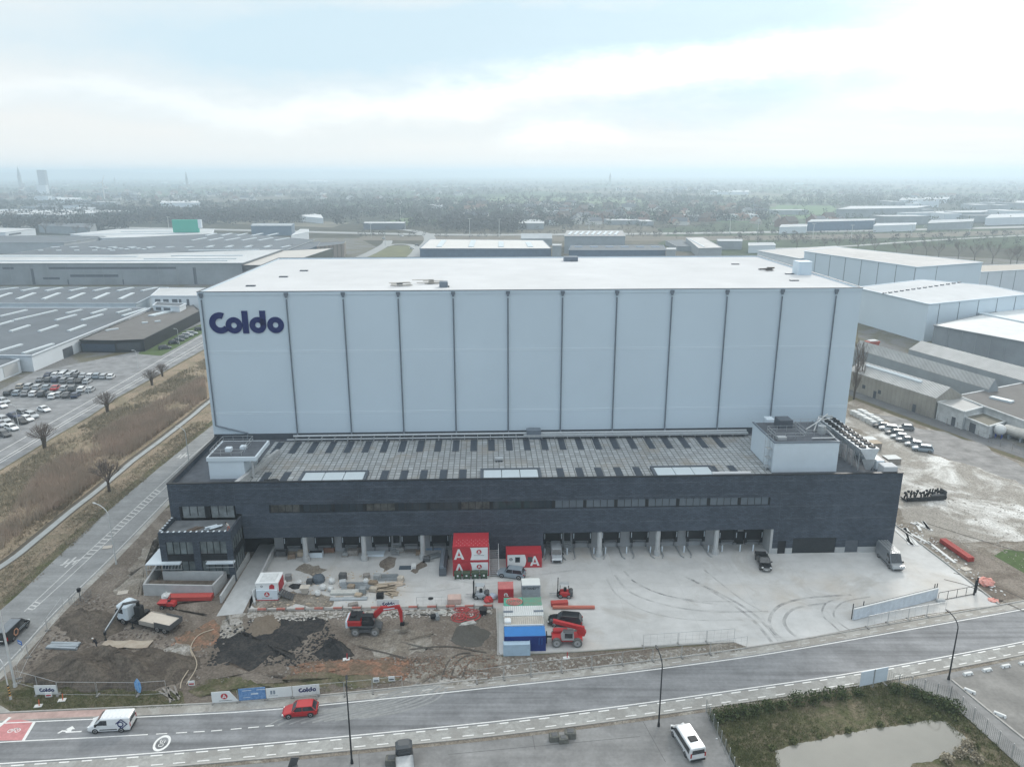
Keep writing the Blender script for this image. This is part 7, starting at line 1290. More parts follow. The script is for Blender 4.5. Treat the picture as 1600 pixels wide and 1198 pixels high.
Mgr1 = mat('grey_metal_wall', (.28, .31, .33), .6, .1, .12, .2); Mshed = corr('fibre_cement_roof', (.34, .345, .34), 0, .5, dk=.94, var=.12); Mtan = corr('tan_sheet_wall', (.30, .285, .25), 0, .5, dk=.92, var=.1); Mwarm = mat('warm_white_roof', (.52, .505, .49), 1., 0, .08, .2, big=.08, spec=.05); Mbluew = mat('blue_dark_wall', (.07, .12, .19), .55, 0, .2, .3)
# left side, near to far
bld('warehouse', 'low dark roofed warehouse with long white side wall, beside the car park', [(-160, 553), (49, 555), (235, 481), (-160, 481)], 5.6, Mwwall, Mdkroof, lights=[((0, 495), (42, 485)), ((22, 501), (89, 485.5)), ((-30, 516), (20, 502)), ((16, 518.5), (46, 509)), ((87, 501), (119, 492.5)), ((61, 518.5), (90, 509)), ((104, 490), (128, 484.5)), ((128, 501), (160, 492)), ((107, 518), (133, 508.5)), ((143, 490.5), (166, 484)), ((183, 489.5), (204, 484)), ((192, 494), (228, 483)), ((-10, 552), (34, 539)), ((36, 553), (83, 538))], wins=[(1, .20, .27, 0, 3.4, Mcop), (1, .33, .345, 0, 2.6, Mcop)], cat='warehouse')
bld('garage', 'white garage block with two tall doors cut by the left edge', [(-60, 595), (30, 561), (-10, 556), (-80, 575)], 4.6, Mwwall, Mdkroof, cat='garage', wins=[(0, .35, .6, .6, 4.0, Mltroof), (0, .68, .95, .6, 4.0, Mltroof)])
bld('warehouse', 'dark roofed warehouse with two rows of slanted rooflights, second from the car park', [(-160, 474), (212, 474), (262, 449), (-160, 449)], 5.6, mat('pale_blue_wall', (.42, .49, .54), .6, 0, .08, .3), Mdkroof, lights=[((-5, 465.5), (17, 458.5), 1.8)] + [((27 + 40 * k, 468), (54 + 38.5 * k, 458.5), 1.8) for k in range(5)] + [((-10, 455), (28, 450), 1.8)] + [((34 + 37.5 * k, 455), (60 + 37 * k, 450), 1.8) for k in range(6)], cat='warehouse')
t = bld('office_block', 'white two storey office block with square windows behind the tall cold store', [(236, 462), (312, 462), (322, 450), (250, 450)], 9.0, Mwwall, Mltroof, wins=[(0, .07, .18, 4.6, 7.4, Mcop), (0, .24, .35, 4.6, 7.4, Mcop), (0, .42, .53, 4.6, 7.4, Mcop), (0, .56, .61, 4.6, 7.4, Mcop), (0, .72, .77, 3, 7.4, Mcop)])
bld('office', 'flat black office building with dark glazing along the far road', [(125, 531), (179, 532), (224, 530), (312, 486), (300, 476), (236, 483)], 4.6, Mblk, mat('dark_warm_roof', (.13, .125, .12), .85, 0, .12, .3), lights=[((236, 494), (268, 486), 3.2), ((165, 517), (185, 514), 1.0), ((222, 505), (231, 504), 1.2), ((242, 503), (251, 502), 1.0)], wins=[(0, .02, .98, .4, 3.2, mat('blue_shaded_glass', (.05, .07, .10), .2)), (1, .05, .9, .6, 3.6, Mglass)])
bld('annex', 'small white rooftop block by the black office', [(239, 477), (280, 479), (290, 474), (245, 472)], 7.0, Mwwall, Mdkroof, cat='annex', wins=[(0, .1, .3, 5, 6.2, Mcop), (0, .4, .65, 5, 6.2, Mcop)])
t = bld('factory', 'long grey concrete panel factory with narrow window bands on the left', [(-200, 412), (378, 411), (441, 389.5), (175, 398), (-200, 398)], 12.6, Mconcw, Mltroof, lights=[((-100, 408.5), (356, 407.5), 1.6), ((-60, 400.5), (215, 401), 2.2), ((225, 405), (370, 404.5), 1.2), ((268, 400), (380, 399.5), 1.5), ((295, 391.7), (405, 390.7), 2.0)], cat='factory', wins=[(0, .35, .38, 9.2, 10.4, Mcop), (0, .475, .82, 9.2, 10.4, Mcop), (0, .53, .66, 4.6, 6.0, Mcop), (0, .455, .50, 3.2, 4.4, Mcop), (0, .425, .432, .2, 9.5, Mcop), (0, .865, .873, .2, 10, Mcop), (0, .52, .523, .2, 3, Mcop), (0, .67, .673, .2, 3, Mcop)] + [(0, .02 + .05 * k, .021 + .05 * k, .2, 11.8, Mgr1) for k in range(19)])
bld('factory', 'glazed dark end block joining the concrete factory to the pale roof', [(378, 414.5), (440, 414), (520, 388), (441, 392)], 11.4, Mglass, mat('sandy_roof', (.46, .44, .41), .8, 0, .08, .2), cat='factory')
bld('factory', 'broad dark roofed factory with scattered small rooflights behind the pale roof', [(10, 398), (180, 398), (300, 393), (445, 391.5), (490, 375), (360, 364), (190, 372), (100, 384)], 9.5, Mgr1, Mdkroof, cat='factory', lights=[((322 + 24 * k, 368.5), (338 + 24 * k, 365), 2.2) for k in range(5)] + [((300 + 26 * k, 376), (322 + 26 * k, 372), 1.8) for k in range(6)] + [((60 + 28 * k, 392), (68 + 28 * k, 391.6), 3) for k in range(5)] + [((80 + 30 * k, 387), (92 + 30 * k, 386), 3) for k in range(12)] + [((150 + 9 * k, 388 + (k % 3)), (156 + 9 * k, 387.6 + (k % 3)), 4) for k in range(10)] + [((320 + 30 * k, 387), (334 + 30 * k, 384), 2) for k in range(5)])
bld('hall', 'dark flat hall roof with a sandy strip at the far left', [(-100, 379), (100, 379), (165, 369), (60, 368), (-100, 370)], 9, mat('pale_grey_wall', (.36, .39, .41), .7, 0, .1, .1), Mdkroof, cat='hall')
t = bld('retail_hall', 'low white hall carrying the big green sign box', [(160, 372), (330, 368), (334, 358), (185, 358), (110, 366)], 8.5, Mwwall, Mltroof, cat='hall', lights=[((190, 362.5), (270, 361.5), 3), ((120, 367), (290, 365), 2)])
p = P(292, 363.5, 8.5); t = empty('sign_box', (p.x, p.y, 8.4), 0, 'big plain green sign box standing on the white hall roof', 'sign'); MB().bbox(-12.5, 12.0, -1.5, 1.5, .4, 12.2, .3).build('box', mat('sign_green', (.02, .34, .24), .5, 0, .03, .1), t); MB().box(12.0, 15, -1.4, 1.6, 4.5, 12.2).build('white_end_panel', Mwwall, t); MB().box(-11, 11, -1, 1, 0, .4).build('foot', Mgr1, t)
bld('office', 'white sloped block with a dark window band at the far left', [(-60, 362), (8, 363), (55, 357), (-20, 356)], 9.5, Mwwall, Mltroof, cat='office', wins=[(1, .1, .5, 6, 7.6, Mcop)])
bld('hall', 'long pale hall in front of the far left woods', [(-60, 333), (90, 336), (208, 329), (100, 328), (-60, 328)], 9, mat('pale_grey_wall', (.36, .39, .41)), Mltroof, cat='hall'); bld('hall', 'blue grey hall behind the dark factory roof', [(392, 353), (455, 353), (460, 349), (395, 349)], 10, mat('steel_blue_wall', (.13, .18, .24), .6, 0, .15, .1), Mgr1, cat='hall')
bld('kiosk', 'white wedge shaped petrol station canopy with a red sign', [(455, 368), (482, 362), (482, 358), (470, 358)], 7.5, Mwwall, Mltroof, cat='canopy')
bld('hall', 'brown ribbed wall hall beyond the left end of the cold store roof', [(495, 386), (537, 381), (540, 377), (500, 379)], 10, corr('brown_ribbed_wall', (.22, .19, .165), 0, 2.2, dk=.6), Mdkroof, cat='hall'); bld('hall', 'dark blue hall wall left of the brown ribbed hall', [(462, 397), (494, 385), (500, 378), (452, 383), (430, 391)], 9, mat('navy_wall', (.055, .085, .13)), Mdkroof, cat='hall', lights=[((440, 387), (458, 383), 2.5)])
bld('hall', 'long low shop with a thin white roof line beyond the roundabout', [(568, 349), (632, 349), (634, 346.5), (570, 346.5)], 7, mat('slate_wall', (.13, .15, .18)), Mltroof, cat='shop')
# behind the cold store
bld('hall', 'cream roofed hall with dark front and arched rooflights behind the cold store', [(656, 388.5), (861, 388.5), (848, 375.5), (672, 374)], 9.5, Mbluew, mat('cream_roof', (.55, .54, .52), .8, 0, .06, .1), cat='hall', lights=[((686, 386), (694, 376), 4), ((736, 386), (740, 376), 4), ((783, 386), (783, 378), 4), ((829, 386), (825, 379), 4)])
gable('barn', 'pale arched sports hall behind the cream roof', (814, 371), (862, 371), (814, 365), (862, 365), 6, 10, Mgr1, Mltroof)
bld('tower_block', 'square grey tower stub between the two dark halls', [(863, 384), (877, 384), (877, 381), (864, 381)], 13, Mgr1, Mltroof, cat='tower'); bld('tower_block', 'second square grey stub at the right end of the dark hall', [(1041, 390), (1056, 390), (1056, 387), (1042, 387)], 10, Mgr1, Mltroof, cat='tower')
t = bld('parking_deck', 'grey block with cars and clutter on its roof beyond the cold store', [(882, 369), (977, 369), (972, 360), (886, 360)], 14, Mgr1, mat('deck_roof', (.30, .30, .30)), cat='hall', lights=[((889 + 9 * k, 367.2), (894 + 9 * k, 362), 2) for k in range(9)])
bld('hall', 'long navy hall with rooftop units right behind the cold store roof', [(889, 391), (1040, 391), (1036, 383), (893, 383)], 8.5, Mbluew, Mdkroof, cat='hall', lights=[((898 + 24 * k, 386), (910 + 24 * k, 386), 4) for k in range(6)], lm=mat('blue_grey_unit', (.20, .27, .36)))
bld('hall', 'white roofed shed right of the navy hall', [(1092, 388), (1128, 387), (1098, 371), (1072, 371.5)], 7.5, Mgr1, Mwarm, cat='hall', lights=[((1078, 374), (1100, 386), 1)]); bld('hall', 'grey low hall with a white roof line behind the white roofed shed', [(1122, 377), (1160, 377), (1160, 373.5), (1120, 373.5)], 7, Mconcw, Mltroof, cat='hall')
bld('hall', 'pair of white low units left of the right-hand cold stores', [(1170, 384), (1212, 383), (1208, 379), (1170, 379.5)], 6, Mwwall, Mltroof, cat='hall'); bld('hall', 'grey flat yard roof between the navy hall and the white roofed shed', [(1058, 385), (1090, 385), (1066, 375), (1040, 376)], 4, Mconcw, Mdkroof, cat='hall')
# right side
bld('cold_hall', 'white cold hall furthest back on the right, with a flat pale roof', [(1184, 391.5), (1250, 404), (1330, 396), (1306, 384.5)], 15, Mwwall, Mwarm, cat='warehouse'); bld('cold_hall', 'large white hall with vertical pipes behind the right corner of the cold store', [(1257, 392.6), (1432.6, 417.3), (1535, 410), (1521, 408), (1307.5, 386)], 19, Mclad, Mwarm, cat='warehouse', wins=[(0, .12 + .145 * k, .124 + .145 * k, 1, 18.5, Mpipe) for k in range(7)] + [(1, .3, .305, 1, 18.5, Mpipe)])
bld('hall', 'pale panelled hall with a tan roof at the right edge, furthest back', [(1533, 425), (1640, 419), (1620, 412), (1530, 415)], 13, Mwwall, mat('tan_roof', (.33, .30, .26)), cat='hall', wins=[(0, .1 + .2 * k, .106 + .2 * k, 1, 12.5, Mpipe) for k in range(5)])
bld('cold_hall', 'white cube hall with roof hatches nearest on the right of the cold store', [(1338, 449), (1451.6, 475), (1608, 459.5), (1545, 446), (1442, 437)], 15, Mclad, Mroofw, cat='warehouse', wins=[(1, .10 + .19 * k, .105 + .19 * k, 1, 14.5, Mpipe) for k in range(5)], lights=[((1380 + 9 * k, 459 - 1.3 * k), (1384 + 9 * k, 458.5 - 1.3 * k), .7) for k in range(14)], lm=Mcop)
bld('hall', 'grey concrete walled hall with white corrugated roof below the white cube hall', [(1460, 508), (1600, 534), (1800, 570), (1800, 500), (1600, 478), (1500, 499)], 9, Mconcw, corr('white_corrugated_roof', (.52, .54, .54), 1, .6, dk=.92), cat='hall', lights=[((1528, 489), (1620, 507), 3.5)], wins=[(0, .16 * k + .02, .16 * k + .026, .5, 8.6, Mgr1) for k in range(6)])
gable('shed', 'long tan walled shed with a grey ribbed roof beside the gravel lot', (1325, 579), (1463, 623), (1352, 566), (1508, 605), 5.6, 8.2, Mtan, Mshed, lights=[(.1, .74, .66, .8)], wins=[(.20, 1.1, 1.8, 2.9), (.34, 1.0, 0, 2.2), (.39, 1.0, 1.8, 2.9), (.78, 1.1, 0, 2.2)])
gable('shed', 'middle grey roofed shed between the tan shed and the concrete hall', (1335, 545), (1545, 609), (1393, 546.4), (1583, 593), 5.6, 8.4, Mgr1, Mshed); gable('shed', 'third grey roofed shed at the foot of the concrete walled hall', (1420, 546), (1640, 607), (1458, 537.7), (1680, 590), 5.6, 8.2, Mgr1, Mshed)
bld('outbuilding', 'white outbuilding with two doors beside the tan shed', [(1466, 628), (1507, 643), (1537, 635), (1496, 620)], 4.8, mat('stained_white_wall', (.52, .54, .54), .8, 0, .18, .6, big=.2), Mshed, wins=[(0, .6, .74, 0, 2.4, Mcop)]); bld('outbuilding', 'low white annex with a mossy flat roof in front of the tanks', [(1508, 651), (1545, 666), (1571, 658), (1536, 645)], 3.2, MC['stained_white_wall'], mat('mossy_roof', (.12, .115, .09)), wins=[(0, .25, .5, 0, 2.4, Mcop)])
bld('hall', 'dark flat roofed hall with one rooflight at the right edge', [(1498, 618), (1537, 634), (1600, 657), (1760, 712), (1760, 640), (1640, 590)], 5.0, MC['stained_white_wall'], mat('dark_warm_roof', (.13, .125, .12)), cat='hall', lights=[((1548, 621), (1582, 629), 1.9)])
t = at('round_tank', (1560, 684), 'round white gas tank on blue legs by the low annex', 'tank', z=0); MB().ball((0, 0, 2.2), 1.4, 18, 10).build('shell', Mbag, t, smooth=True)
for k in range(4): MB().cyl((.9 * math.cos(k * PI / 2), .9 * math.sin(k * PI / 2), 0), (.9 * math.cos(k * PI / 2), .9 * math.sin(k * PI / 2), 1.6), .12, n=6).build('leg', mat('leg_blue', (.03, .07, .30)), t)
p, q = P(1570, 682), P(1625, 698); t = empty('long_tank', (p + q) / 2, head(p, q), 'long pale cylindrical tank lying on saddles at the right edge', 'tank'); l = (q - p).length / 2; MB().cyl((-l, 0, 2.0), (l, 0, 2.0), 1.25, n=18).ball((-l, 0, 2.0), 1.25, 14, 8, sz=(.5, 1, 1)).build('shell', mat('cream_shell', (.52, .50, .46), .5), t, smooth=False)
for x in (-.7, .0, .7): MB().box(x * l - .2, x * l + .2, -1, 1, 0, 1.1).build('saddle', Mgr1, t)
t = at('skip', (1362, 541), 'orange red skip in front of the white cube hall', 'skip', .2, z=0); MB().loft([[(-2, -1, 0), (2, -1, 0), (2, 1, 0), (-2, 1, 0)], [(-2.6, -1.2, 2), (2.6, -1.2, 2), (2.6, 1.2, 2), (-2.6, 1.2, 2)]]).build('body', mat('skip_red', (.40, .10, .07)), t); MB().box(-1.5, 1.8, -1, 1, 2, 2.4).build('contents', Mbag, t)
a, b = P(1345, 612), P(1640, 728); t = empty('fence', a, 0, 'long wire fence between the gravel lot and the lane', 'fence'); e = b - a; m = MB(); mesh_panel(m, Vector((0, 0)), e.xy, .1, 1.8, 2.5, .55, .015); m.build('mesh', Mwire, t)
for k in range(20): MB().cyl((e.x * k / 19, e.y * k / 19, 0), (e.x * k / 19, e.y * k / 19, 2.0), .05, n=4).build('post', Mwood2, t)
# roads of the middle distance
Mfr = mat('far_road', (.26, .27, .27), .8, 0, .1, .1)
ribbon('road', smooth([P(*q) for q in ((540, 412), (580, 395), (603, 382), (606, 376))]), 9, .06, Mfr); ribbon('road', smooth([P(*q) for q in ((630, 412), (648, 396), (651, 388), (640, 382.5), (615, 382), (602, 385))]), 7, .07, Mfr); ribbon('road', smooth([P(*q) for q in ((640, 410), (662, 388), (672, 375), (665, 366), (640, 360), (600, 356))]), 12, .05, Mfr)
sheet('meadow', W([(556, 406), (612, 384), (648, 384), (652, 392), (636, 406)]), .04, mat('meadow_grass', (.12, .125, .06), .95, 0, .25, .1)); ribbon('motorway', smooth([P(*q) for q in ((-200, 352), (200, 356), (640, 366), (860, 366.5), (1150, 363.5), (1400, 359.5), (1700, 352), (2000, 344))]), 22, .08, Mfr)
ribbon('embankment', smooth([P(*q) for q in ((560, 372), (860, 373), (1150, 372), (1400, 368), (1700, 360))]), 50, .03, mat('embankment_soil', (.12, .105, .08), .95, 0, .25, .05)); ribbon('road', smooth([P(*q) for q in ((1180, 389), (1300, 386), (1450, 376), (1600, 368), (1750, 362))]), 8, .06, Mfr)
for px, c in (([(1175, 331), (1250, 342), (1330, 333), (1300, 322), (1210, 320)], (.06, .12, .035)), ([(740, 316), (900, 320), (1020, 316), (990, 308), (780, 308)], (.09, .13, .05)), ([(1130, 348), (1180, 346), (1175, 338), (1110, 340)], (.05, .10, .035)), ([(1000, 340), (1080, 344), (1090, 336), (1010, 334)], (.06, .09, .04)), ([(1500, 322), (1620, 330), (1700, 318), (1560, 312)], (.14, .13, .10)), ([(600, 348), (640, 352), (690, 345), (640, 340)], (.08, .12, .045)), ([(1090, 312), (1300, 316), (1330, 308), (1120, 304)], (.10, .11, .06)), ([(300, 345), (400, 352), (520, 356), (560, 348), (420, 343)], (.13, .12, .09))):
    sheet('field', jag([p.xy for p in W(px)], 4, 20), .02 + random.random() * .01, mat('field_%d_%d' % (int(c[0] * 100), int(c[1] * 100)), c, .95, 0, .2, .05))
# far halls of the right-hand business park and around
for i, (px, h_, wm, rm, lb) in enumerate([
    ([(1307, 327), (1432, 325), (1455, 321.5), (1330, 322)], 12, Mconcw, Mroofw, 'broad grey hall with a bright roof in the far right park'), ([(1262, 347), (1365, 344.5), (1368, 341.5), (1268, 343)], 10, Mbluew, Mltroof, 'low blue fronted shop beyond the motorway'), ([(1218, 355), (1260, 354), (1262, 350), (1222, 351)], 7, Mwwall, Mltroof, 'small white depot left of the blue fronted shop'),
    ([(1455, 334), (1540, 331), (1545, 328.5), (1460, 330)], 9, Mgr1, Mroofw, 'bright roofed hall right of the broad grey hall'), ([(1540, 341), (1640, 338), (1640, 333), (1550, 335)], 9, Mwwall, Mroofw, 'white hall at the right edge beyond the motorway'), ([(1365, 353), (1430, 351), (1432, 348), (1370, 349)], 7, Mwwall, Mroofw, 'low white hall right of the blue fronted shop'),
    ([(1450, 349), (1520, 346), (1522, 342), (1455, 344)], 8, Mgr1, Mltroof, 'grey hall in the middle of the far right park'), ([(1583, 318), (1660, 317), (1660, 313), (1590, 314)], 9, Mwwall, Mroofw, 'distant bright hall at the right edge'), ([(1405, 313), (1480, 311), (1484, 308), (1410, 309)], 9, Mwwall, Mltroof, 'distant low white hall above the broad grey hall'),
    ([(250, 317), (312, 317), (314, 314), (252, 314)], 8, Mwwall, Mroofw, 'thin bright hall in the woods on the left'), ([(88, 312), (128, 312), (126, 309), (90, 309)], 8, Mwwall, Mltroof, 'pale hall below the steeple on the far left'), ([(470, 338), (505, 341), (500, 334), (478, 333)], 7, Mwwall, Mroofw, 'bright roofed depot in the woods left of centre'), ([(668, 322), (692, 322), (692, 319.5), (669, 319.5)], 6, Mwwall, Mltroof, 'small white hall in the fields left of centre'),
    ([(1050, 340), (1075, 338), (1074, 335), (1051, 336)], 6, Mwwall, Mltroof, 'small white farm hall right of centre'), ([(810, 349), (850, 349), (850, 345), (812, 345)], 7, Mgr1, Mltroof, 'grey shed at the village edge behind the sports hall'), ([(60, 352), (140, 356), (150, 350), (70, 347)], 8, Mgr1, Mdkroof, 'dark scrapyard hall behind the white sloped block'), ([(1110, 300), (1170, 300), (1170, 297.5), (1112, 297.5)], 8, Mwwall, Mroofw, 'very distant white hall right of centre'), ([(480, 283), (512, 283), (512, 281.5), (482, 281.5)], 9, Mwwall, Mroofw, 'very distant white hall left of centre')]):
    bld('distant_hall', lb, px, h_, wm, rm, cat='hall')
def extra_halls(n, x0, x1, y0, y1, lb, grp, hs=(6, 11)):
    for _ in range(n):
        c = P(random.uniform(x0, x1), random.uniform(y0, y1)).xy; a = random.choice((.1, .15, 1.6)); u = Vector((math.cos(a), math.sin(a))); v = Vector((-u.y, u.x)); l, w = random.uniform(22, 60), random.uniform(14, 32); HPOS.append(c.to_3d())
        bld('distant_hall', lb, [tuple(c + u * l * i / 2 + v * w * j / 2) for i, j in ((-1, -1), (1, -1), (1, 1), (-1, 1))], random.uniform(*hs), random.choice([Mwwall, Mgr1, Mconcw]), random.choice([Mroofw, Mltroof, Mltroof, Mdkroof]), world=True, cat='hall', group=grp)
HPOS = []
extra_halls(22, 1390, 1600, 314, 350, 'plain pale hall in the far right business park', 'halls of the far right business park'); extra_halls(14, 0, 230, 306, 345, 'plain hall among the trees on the far left', 'halls among the far left trees'); extra_halls(12, 800, 1250, 334, 352, 'plain low hall at the edge of the village', 'halls at the village edge', (4, 7)); extra_halls(12, 200, 1300, 282, 300, 'very distant pale hall on the plain', 'very distant halls', (7, 12))
# church towers and the town tower block
def steeple(px, h1, h2, w, lb):
    p = P(*px); t = empty('church_tower', p, 0, lb, 'church'); m = mat('stone_tower', (.20, .19, .18), .9); MB().box(-w, w, -w, w, 0, h1).build('tower', m, t)
    MB().loft([[(-w, -w, h1), (w, -w, h1), (w, w, h1), (-w, w, h1)], [(-.1, -.1, h2), (.1, -.1, h2), (.1, .1, h2), (-.1, .1, h2)]]).build('spire', Mcop, t); MB().box(-w * .8, w * .8, w, w * 5, 0, h1 * .4).build('nave', m, t)
steeple((33, 294), 48, 92, 5, 'tall church tower with a pointed spire on the far left skyline'); steeple((293, 293), 34, 68, 4, 'slim church spire rising left of centre'); steeple((953, 288), 38, 60, 5, 'faint stub of a church tower near the centre skyline'); steeple((180, 288), 22, 40, 3.5, 'faint small spire between the tower block and the slim spire')
bld('tower_block', 'tall pale tower block of flats on the far left skyline', [tuple(P(70, 297).xy + Vector(q)) for q in ((-14, -8), (14, -8), (14, 8), (-14, 8))], 72, mat('flat_tower_wall', (.17, .18, .20), .8, 0, .2, .1), Mcop, world=True, cat='tower')
bld('tower_block', 'lower white block of flats beside the tower block', [tuple(P(68, 303).xy + Vector(q)) for q in ((-14, -7), (14, -7), (14, 7), (-14, 7))], 26, Mwwall, Mltroof, world=True, cat='tower')
for px, lb in (((165, 321), 'white wind turbine on the far left'), ((1559, 0), '')):
    if not lb: continue
    p = P(*px); t = empty('wind_turbine', p, 0, lb, 'turbine'); MB().cyl((0, 0, 0), (0, 0, 44), 1.4, .8, 8).build('tower', Mbag, t)
    for k in range(3): a = .4 + k * 2.094; MB().cyl((0, -1, 44), (15 * math.sin(a), -1, 44 + 15 * math.cos(a)), .7, .2, 5).build('blade', Mbag, t)
for (x, y, h_) in ((265, 366, 26), (580, 372, 20), (602, 384, 16), (734, 370, 26), (780, 371, 26), (920, 366, 22), (1140, 366, 30), (1184, 364, 20), (1270, 372, 20), (1330, 372, 18), (1424, 368, 16), (1515, 364, 22), (626, 342, 22)):
    p = P(x, y); t = empty('light_mast', p, 0, 'thin motorway light mast beyond the halls', 'light mast', 'motorway light masts'); MB().cyl((0, 0, 0), (0, 0, h_ * .7), .3, .2, 6).build('mast', Mlw, t); MB().box(-1.8, 1.8, -.3, .3, h_ * .7 - .3, h_ * .7).build('lamp_bar', Mlw, t)
# village houses, each a thing: a few kinds, then copies
Mtile = [mat('roof_tile_%s' % n, c, .85, 0, .2, .8) for n, c in (('red', (.15, .09, .075)), ('brown', (.10, .08, .07)), ('slate', (.09, .10, .115)), ('orange', (.19, .115, .085)))]
Mhw = [mat('house_wall_%s' % n, c, .85, 0, .12, .8) for n, c in (('white', (.58, .57, .54)), ('brick', (.22, .13, .10)), ('cream', (.45, .42, .36)))]
def house(w, l, he, hr, wm, rm, lb):
    t = empty('house', (0, 0, 0), 0, lb, 'house', lb.replace('house', 'houses').replace(' of ', ' of ')); MB().box(-w, w, -l, l, 0, he).add([(-w, -l, he), (w, -l, he), (0, -l, hr - .2)], [(0, 1, 2)]).add([(-w, l, he), (w, l, he), (0, l, hr - .2)], [(2, 1, 0)]).build('wall', wm, t)
    MB().loft([[(-w - .4, -l - .3, he - .2), (0, -l - .3, hr), (w + .4, -l - .3, he - .2), (w + .4, -l - .3, he), (0, -l - .3, hr + .25), (-w - .4, -l - .3, he)], [(-w - .4, l + .3, he - .2), (0, l + .3, hr), (w + .4, l + .3, he - .2), (w + .4, l + .3, he), (0, l + .3, hr + .25), (-w - .4, l + .3, he)]]).build('roof', rm, t)
    MB().box(.6, 1.3, l * .4, l * .4 + .7, he, hr + .9).build('chimney', Mhw[1], t); MB().box(-1, 0, -l - .04, -l, 1, 2.4).box(1, 2, -l - .04, -l, 1, 2.4).build('window', Mcop, t); return t
HP = [house(4.2, 5.5, 3.2, 7.8, Mhw[0], Mtile[0], 'far white house with a red roof among the trees'), house(4.5, 6.5, 5.4, 9.5, Mhw[1], Mtile[1], 'far brick house with a brown roof among the trees'), house(4.0, 7.5, 3.0, 7.2, Mhw[2], Mtile[3], 'far cream house with an orange roof among the trees'), house(5.0, 9.0, 4.6, 8.2, Mhw[0], Mtile[2], 'far white house with a slate roof among the trees')]
used = [False] * 4
zones = [(820, 1190, 318, 352, 85), (700, 960, 322, 345, 25), (0, 330, 284, 312, 55), (330, 760, 292, 322, 45), (960, 1600, 282, 312, 45), (0, 800, 276, 286, 20), (1180, 1330, 345, 356, 12)]
for (xa, xb, ya, yb, n_) in zones:
    for _ in range(n_):
        x, y = random.uniform(xa, xb), random.uniform(ya, yb); k = random.randrange(4); p = P(x, y); rz = random.uniform(0, PI); HPOS.append(p)
        if not used[k]: used[k] = True; HP[k].location = p; HP[k].rotation_euler = (0, 0, rz)
        else: copy_tree(HP[k], p, rz, scale=random.uniform(.95, 1.35))
# vehicles seen small in the distance
for k, (x, y, c) in enumerate([(644, 389, 'white'), (628, 370, 'white'), (600, 374, 'silver'), (652, 384, 'dark grey'), (1205, 352, 'white'), (1290, 358, 'silver'), (1420, 356, 'white'), (1446, 355, 'white'), (1310, 356, 'dark grey'), (1540, 353, 'white')]):
    key = (c, 'hatch'); pr = PROTO.get(key); p = P(x, y); p.z = .1; lb = '%s car far off, %s of those on the distant roads from the left' % (c, ORD[sorted([644, 628, 600, 652, 1205, 1290, 1420, 1446, 1310, 1540]).index(x)])
    if pr: copy_tree(pr, p, .1, lb, 'cars on the distant roads')
# ================================================================ trees and plants
Mbark = mat('bark', (.085, .07, .055), .9, 0, .3, 4); Mtwig = mat('bare_twigs', (.19, .15, .125), .95, 0, .35, 2, c2=(.13, .11, .10)); Mleaf = [mat('far_bare_wood', (.066, .062, .056), .95, 0, .4, .3), mat('far_evergreen', (.028, .045, .022), .95, 0, .4, .3), mat('far_greenish_wood', (.055, .07, .035), .95, 0, .4, .3)]
def blades(n, spread, rmax, zf, s, flat_=1.):
    """n small random faces; returns verts, quads"""
    u = rng.normal(size=(n, 3)); u /= np.linalg.norm(u, axis=1)[:, None]; r = rmax * rng.random(n) ** .45; c = u * r[:, None] * np.array(spread); a = rng.normal(size=(n, 3)); a /= np.linalg.norm(a, axis=1)[:, None]; b = np.cross(a, rng.normal(size=(n, 3))); b /= np.linalg.norm(b, axis=1)[:, None] + 1e-6
    sz = s * rng.uniform(.5, 1.4, n)[:, None]; V = np.stack([c - a * sz - b * sz * flat_, c + a * sz - b * sz * flat_, c + a * sz + b * sz * flat_, c - a * sz + b * sz * flat_], 1).reshape(-1, 3); V[:, 2] += zf; return V, np.arange(4 * n).reshape(n, 4)
TP = {}
def twigs(m, p, d, l, r, dep, spread=.5, up_=.1, n=3):
    q = p + d * l; m.cyl(p, q, r, r * .7, 4 if dep < 2 else 5, cap=False)
    if dep == 0: return
    for i in range(n):
        e = (d + Vector((random.gauss(0, spread), random.gauss(0, spread), random.gauss(0, spread * .5) + up_))).normalized(); twigs(m, q if i < 2 else p.lerp(q, .7), e, l * random.uniform(.6, .85), r * .62, dep - 1, spread, up_, n)
def bare_tree(name, h, kind, lb, cat='tree', group=None):
    t = empty(name, (0, 0, 0), 0, lb, cat, group); tr = MB(); cr = MB()
    if kind == 'pollard':
        tr.cyl((0, 0, 0), (.1, 0, h * .28), .42, .5, 8).ball((.1, 0, h * .30), .65, 8, 5, jit=.1)
        for i in range(80):
            a = random.uniform(0, 2 * PI); e = random.uniform(.25, 1.3); d = Vector((math.cos(a) * math.cos(e), math.sin(a) * math.cos(e), math.sin(e))); twigs(cr, Vector((.1, 0, h * .3)), d, h * .22, .035, 2, .16, .16, 3)
    elif kind == 'broad':
        tr.cyl((0, 0, 0), (0, 0, h * .3), .32, .24, 7)
        for i in range(7): a = i * .9 + random.random(); twigs(cr, Vector((0, 0, h * random.uniform(.22, .34))), Vector((math.cos(a) * .6, math.sin(a) * .6, 1)).normalized(), h * .23, .13, 4, .38, .12, 3)
    else:
        tr.cyl((0, 0, 0), (0, 0, h * .8), .3, .06, 7)
        for i in range(60): z = h * random.uniform(.1, .85); a = random.uniform(0, 2 * PI); twigs(cr, Vector((0, 0, z)), Vector((math.cos(a) * .35, math.sin(a) * .35, 1)).normalized(), h * .12, .05, 2, .15, .25, 3)
    tr.build('trunk', Mbark, t); cr.build('crown', Mtwig, t); return t
pol = bare_tree('pollard_willow', 8.0, 'pollard', 'bare pollard willow by the far road, nearest the left edge', 'tree', 'pollard willows'); pol.location = P(70, 700)
